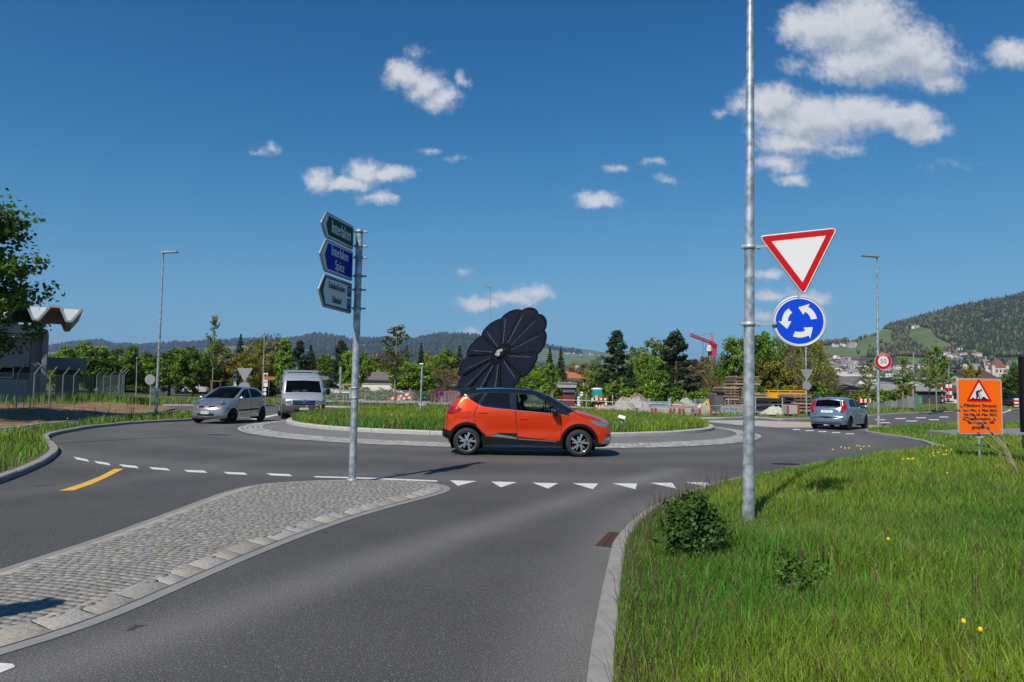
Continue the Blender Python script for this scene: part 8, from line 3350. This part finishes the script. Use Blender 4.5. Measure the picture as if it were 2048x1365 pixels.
V2, c2 = hill('mountain', sky2, 1290, 2480, 4, lambda px: 1000, lambda px: 1900 + max(0, px - 1640) * 1.1, HM, cover2, 1.10, 40, 7, 90)


def blob_forest(name, pts, hgt, wid, conif, col, m):
    """many simple crowns as ONE mass of woodland"""
    rng = np.random.default_rng(4)
    bm = bmesh.new()
    bmesh.ops.create_icosphere(bm, subdivisions=1, radius=1)
    bm.verts.index_update()
    sv = np.array([v.co[:] for v in bm.verts])
    sf = np.array([[v.index for v in f.verts] for f in bm.faces])
    bm.free()
    nv, nf = len(sv), len(sf)
    n = len(pts)
    V = np.repeat(sv[None], n, 0) * (1 + rng.normal(size=(n, nv, 1)) * .22)
    taper = np.where(conif[:, None], np.clip(1.15 - (V[:, :, 2] + 1) * .52, .05, 1.2), 1.0)
    V[:, :, 0] *= wid[:, None] * taper
    V[:, :, 1] *= wid[:, None] * taper
    V[:, :, 2] = (V[:, :, 2] * .5 + .48) * hgt[:, None]
    V += pts[:, None, :]
    F = (sf[None] + (np.arange(n) * nv)[:, None, None]).reshape(-1)
    C = np.repeat(col, nf, axis=0) * (1 + rng.normal(size=(n * nf, 1)) * .15)
    o = np_mesh(name, V.reshape(-1, 3), [3] * (n * nf), F, m, col=np.clip(C, .006, .5))
    return tag(o, kind='stuff')


rng = np.random.default_rng(31)


def sample_surface(V, n, t0=0, t1=None):
    a, b = V.shape[0], V.shape[1]
    t1 = t1 or a - 1
    i = rng.uniform(t0, t1 - 1e-3, n)
    j = rng.uniform(0, b - 1.001, n)
    i0, j0 = i.astype(int), j.astype(int)
    fi, fj = (i - i0)[:, None], (j - j0)[:, None]
    return (V[i0, j0] * (1 - fi) + V[i0 + 1, j0] * fi) * (1 - fj) + (V[i0, j0 + 1] * (1 - fi) + V[i0 + 1, j0 + 1] * fi) * fj


p = sample_surface(V2, 60000, 10, 89.5)
px, py = to_px(p)
md = is_mead(px, py) | is_mead(px, py - 7)
dn = fbm(p[:, 0] / 70, p[:, 1] / 70, 41, 3)
low = np.clip((py - sky2(px)) / 110, 0, 1)
hedge = (dn > .60) & (rng.uniform(size=len(p)) < .22)
keep = np.where(md, hedge & (rng.uniform(size=len(p)) < .3), rng.uniform(size=len(p)) < np.where(px < 1720, .45, .95))
keep &= (px > 1420) & (px < 2110)
townz = (py > 715) & (dn < .56)
keep &= ~townz
scar = in_poly(np.column_stack([px, py]), [(1960, 636), (1988, 640), (1982, 650), (1966, 648)])
keep &= ~scar
p, px, py, dn = p[keep], px[keep], py[keep], dn[keep]
con = rng.uniform(size=len(p)) < np.clip(.35 + .5 * (px - 1800) / 250, .15, .72)
hg = rng.uniform(8, 17, len(p)) * np.where(con, 1.2, .9)
wdt = np.where(con, .20, .36) * hg
col = np.where(con[:, None], np.array([.027, .040, .017]), np.array([.110, .092, .050])) * rng.uniform(.6, 1.4, (len(p), 1))
gsel = (~con) & (rng.uniform(size=len(p)) < .35)
col[gsel] = np.array([.085, .115, .030]) * rng.uniform(.7, 1.3, (gsel.sum(), 1))
FM = mat('forest_foliage', tint=True, rough=.9, spec=.1)
blob_forest('forest', p - np.array([0, 0, 1.0]), hg, wdt, con, col, FM)
# woods on the far range
p = sample_surface(V1, 60000, 8, 45.5)
n = fbm(p[:, 0] / 420, p[:, 1] / 420, 13, 5)
n2 = fbm(p[:, 0] / 1100 + 5, p[:, 1] / 900, 17, 3)
px, py = to_px(p)
rd = py - sky1(px)
fo = (n > .55) | (rd < 7 + 9 * n2)
fo = np.where((px > 720) & (px < 1000) & (rd > 9), n > .56, fo)
fo = np.where((px > 1010) & (px < 1300), n > .60, fo)
keep = fo & (px > -40) & (px < 1330) & (rng.uniform(size=len(p)) < .9)
p = p[keep]
con = rng.uniform(size=len(p)) < .6
hg = rng.uniform(16, 30, len(p))
blob_forest('forest', p - np.array([0, 0, 2.0]), hg, np.where(con, .24, .42) * hg, con, np.where(con[:, None], np.array([.016, .028, .016]), np.array([.038, .048, .022])) * rng.uniform(.7, 1.3, (len(p), 1)), FM)
# tree belt on the plain between the yard and the hills
q = np.column_stack([rng.uniform(-620, 900, 5200), rng.uniform(170, 1500, 5200), np.full(5200, -.05)])
q = q[np.abs(q[:, 0] / q[:, 1]) < .85]
q = q[fbm(q[:, 0] / 60, q[:, 1] / 60, 77) > .44]
con = rng.uniform(size=len(q)) < .25
hg = rng.uniform(5, 10, len(q)) * np.where(q[:, 1] > 500, 1.3, .85)
pal = np.array([[.05, .085, .016], [.075, .085, .022], [.075, .055, .035], [.03, .05, .014]])
blob_forest('woodland', q, hg, np.where(con, .26, .46) * hg, con, pal[rng.integers(0, 4, len(q))] * rng.uniform(.7, 1.3, (len(q), 1)), FM)


# ---- houses of the town on the slope: each one its own object, a few shared shapes
def house_proto(i, roof, wall):
    mb = MB()
    w, d, h, r = [(11, 10, 6, 3.2), (14, 9, 5.5, 2.8), (9, 9, 7, 3), (16, 11, 8, 1.0), (12, 12, 9, 2.6)][i]
    mb.box((0, 0, h / 2 - 2), (w, d, h + 4), 0, 0)
    sec = [(-d / 2 - .7, h - .4), (0, h + r), (d / 2 + .7, h - .4), (d / 2 + .7, h - .8), (0, h + r - .5), (-d / 2 - .7, h - .8)]
    M_ = Matrix(((0, 1, 0, 0), (1, 0, 0, 0), (0, 0, 1, 0), (0, 0, 0, 1)))
    mb.plate(sec, -w / 2 - .6, w / 2 + .6, M_, 1)
    mb.plate([(-d / 2, h - .01), (0, h + r - .3), (d / 2, h - .01)], -w / 2 + .01, w / 2 - .01, M_, 0)
    for k in range(3):
        for z in (1.6, 4.4):
            mb.box((-w / 2 + w * (k + .5) / 3, -d / 2 - .03, z), (1.5, .1, 1.5), 0, 2)
    return mb.build('hillside_house', [wall, roof, WIN])


hp = [house_proto(0, TILE_B, REND), house_proto(1, mat('dark_slate_roof', (.07, .06, .055), .85), REND), house_proto(2, TILE_B, mat('beige_render', (.50, .44, .35), .9)), house_proto(3, mat('grey_eternit'), mat('grey_render', (.42, .41, .39), .9)), house_proto(4, mat('red_brown_tiles', (.16, .07, .05), .85), REND)]
rng = np.random.default_rng(77)


def town(n, poly, label, group, Yfix=None):
    a = np.array(poly, float)
    k = 0
    x0, y0, x1, y1 = a[:, 0].min(), a[:, 1].min(), a[:, 0].max(), a[:, 1].max()
    cand = sample_surface(V2 if Yfix is None else V1, 40000, 1, 80 if Yfix is None else 46)
    px, py = to_px(cand)
    ok = in_poly(np.column_stack([px, py]), a)
    cand = cand[ok]
    taken = []
    for c in cand:
        if k >= n:
            break
        if any(abs(c[0] - t[0]) < 13 and abs(c[1] - t[1]) < 16 for t in taken):
            continue
        taken.append(c)
        o = hp[rng.integers(0, 5)].copy()
        COL.objects.link(o)
        o.location = (c[0], c[1], c[2] + .5)
        o.rotation_euler = (0, 0, rng.uniform(-.9, .9))
        s = rng.uniform(.8, 1.15)
        o.scale = (s, s, s)
        tag(o, label, 'house', group)
        k += 1


town(60, [(1885, 718), (1905, 700), (1930, 704), (1960, 720), (1985, 730), (2000, 745), (1950, 745), (1900, 735)], 'small white house on the town slope above the orange notice', 'houses on the slope above the notice')
town(60, [(1655, 745), (1655, 718), (1700, 722), (1740, 735), (1800, 740), (1850, 742), (1850, 752), (1700, 756)], 'small pale house low on the slope behind the 50 sign', 'houses on the slope behind the 50 sign')
town(7, [(1668, 690), (1712, 689), (1714, 695), (1668, 697)], 'farmhouse with reddish roof on the green saddle of the hill', 'farmhouses on the saddle')
town(2, [(1818, 653), (1834, 651), (1835, 658), (1820, 660)], 'lone farmhouse at the top of the meadow', 'farmhouses at the meadow top')
town(16, [(1130, 708), (1150, 703), (1215, 712), (1210, 720), (1150, 715)], 'tiny white house on the far green slope right of the solar flower', 'houses on the far green slope', 1)
town(14, [(700, 706), (780, 704), (790, 716), (700, 716)], 'tiny white house in the far valley right of the direction post', 'houses in the far valley', 1)
town(8, [(940, 690), (905, 686), (900, 692), (945, 697)], 'tiny farmhouse on the far meadow left of the solar flower', 'houses on the far meadow', 1)
for o in hp:
    bpy.data.objects.remove(o)


# ---- castle with its corner turrets
def castle():
    Y = 900
    k = Y / FPX
    c = P(2003, 752, Y)
    root = thing('castle', 'white castle keep with steep red roof and corner turrets far right', 'castle', (c.x, Y, c.z - 6))
    z = lambda py: P(2003, py, Y).z - c.z + 6
    CW = mat('castle_wall', (.62, .52, .46), .9, 0, .1, .2)
    CR = mat('castle_roof', (.20, .075, .05), .85, 0, .2, .4)
    w = 25 * k
    kp2 = part(root, 'keep', CW, lambda m: m.box((0, w / 2, z(736) / 2), (w, w * .8, z(736))))
    part(root, 'keep_roof', CR, lambda m: m.add([(-w / 2 - 1, w * .08, z(736)), (w / 2 + 1, w * .08, z(736)), (w / 2 + 1, w * .92, z(736)), (-w / 2 - 1, w * .92, z(736)), (-w * .16, w / 2, z(718)), (w * .16, w / 2, z(718))],
                                                [(0, 1, 5, 4), (1, 2, 5), (2, 3, 4, 5), (3, 0, 4)]))
    for sx in (-1, 1):
        for sy in (.1, .9):
            tw_ = part(root, 'turret', CW, lambda m: m.lathe([(w * .13, 0), (w * .13, z(731))], 12, 0, Matrix.Translation((sx * w * .56, w * sy, 0))))
            part(tw_, 'turret_roof', CR, lambda m: m.lathe([(w * .15, z(731)), (0, z(721))], 12, 0, Matrix.Translation((sx * w * .56, w * sy, 0))))
    part(root, 'window', WIN, lambda m: [m.box((-w * .3 + w * .3 * i, w * .08, z(742)), (1.6, .6, 3)) for i in range(3)])


castle()


# ---- red tower crane
def crane():
    Y = 170
    b = P(1424, 800, Y)
    root = thing('tower_crane', 'red tower crane with lattice jib behind the trees', 'crane', (b.x, Y, 0))
    CR = mat('crane_red', (.55, .035, .055), .5, 0, .05, 2)
    z = lambda py: P(1424, py, Y).z
    X = lambda px, py=690: P(px, py, Y).x - b.x

    def lattice(m, p0, p1, w, n, r=.07):
        p0, p1 = Vector(p0), Vector(p1)
        d = (p1 - p0)
        u = d.normalized()
        a = u.orthogonal().normalized() if abs(u.z) > .9 else u.cross(Vector((0, 0, 1))).normalized()
        c = u.cross(a)
        cs = [a * w + c * w, a * w - c * w, -a * w - c * w, -a * w + c * w]
        for q in cs:
            m.tube([p0 + q, p1 + q], r, 4)
        for i in range(n):
            s0, s1 = p0 + d * (i / n), p0 + d * ((i + 1) / n)
            for j in range(4):
                A, B_ = cs[j], cs[(j + 1) % 4]
                m.tube([s0 + A, s1 + B_], r * .7, 4, caps=False)
                m.tube([s0 + A, s0 + B_], r * .7, 4, caps=False)
    zj = z(690)
    part(root, 'mast', CR, lambda m: lattice(m, (0, 0, 0), (0, 0, zj), .52, 16, .075))
    part(root, 'mast_sleeve', CR, lambda m: m.box((0, 0, (z(702) + z(712)) / 2), (1.5, 1.5, z(702) - z(712))))
    je = P(1380, 673, Y - 6)
    jd = Vector((je.x - b.x, -6, je.z - zj))
    part(root, 'jib', CR, lambda m: lattice(m, (0, 0, zj + .4), Vector((0, 0, zj + .4)) + jd, .27, 18, .05))
    part(root, 'counter_jib', CR, lambda m: (lattice(m, (0, 0, zj + .4), (X(1441), 5, zj + .1), .32, 5, .06), m.box((X(1439), 5, zj), (1.6, 1.2, 1.0))))
    part(root, 'tower_head', CR, lambda m: m.tube([(-.4, 0, zj), (0, 0, z(667)), (.4, 0, zj)], .22, 6))
    part(root, 'cabin', mat('cabin_white', (.6, .62, .64), .4), lambda m: m.box((-1.1, -.8, zj - .9), (1.1, 1.3, 1.5), bev=.1))
    part(root, 'counterweight', CONC, lambda m: m.box((X(1438), 5, zj - 1.4), (1.5, 1.0, 1.6)))
    part(root, 'tie_rod', CR, lambda m: (m.tube([(0, 0, z(667)), Vector((0, 0, zj + .8)) + jd * .62], .05, 4), m.tube([(0, 0, z(667)), (X(1439), 5, zj + .5)], .05, 4)))
    hp_ = Vector((0, 0, zj)) + jd * .42
    part(root, 'hook_cable', DARK, lambda m: m.tube([hp_, hp_ - Vector((0, 0, 6))], .05, 4))


crane()

# ---- the air itself
HAZE = True
if HAZE:
    hm = bpy.data.materials.new('haze')
    hm.use_nodes = True
    t = hm.node_tree
    t.nodes.clear()
    vo = nd(t, 'ShaderNodeVolumePrincipled')
    vo.inputs['Color'].default_value = (.45, .66, 1.0, 1)
    vo.inputs['Density'].default_value = 8e-5
    vo.inputs['Anisotropy'].default_value = .1
    ou = nd(t, 'ShaderNodeOutputMaterial')
    t.links.new(vo.outputs[0], ou.inputs['Volume'])
    top = max(V2[:, :, 2].max(), V1[:, :, 2].max()) + 40
    hz_o = MB().box((0, 5800, (top - 1.2) / 2), (18100, 12500, top + 1.2)).build('haze', hm)
    tag(hz_o, kind='stuff')
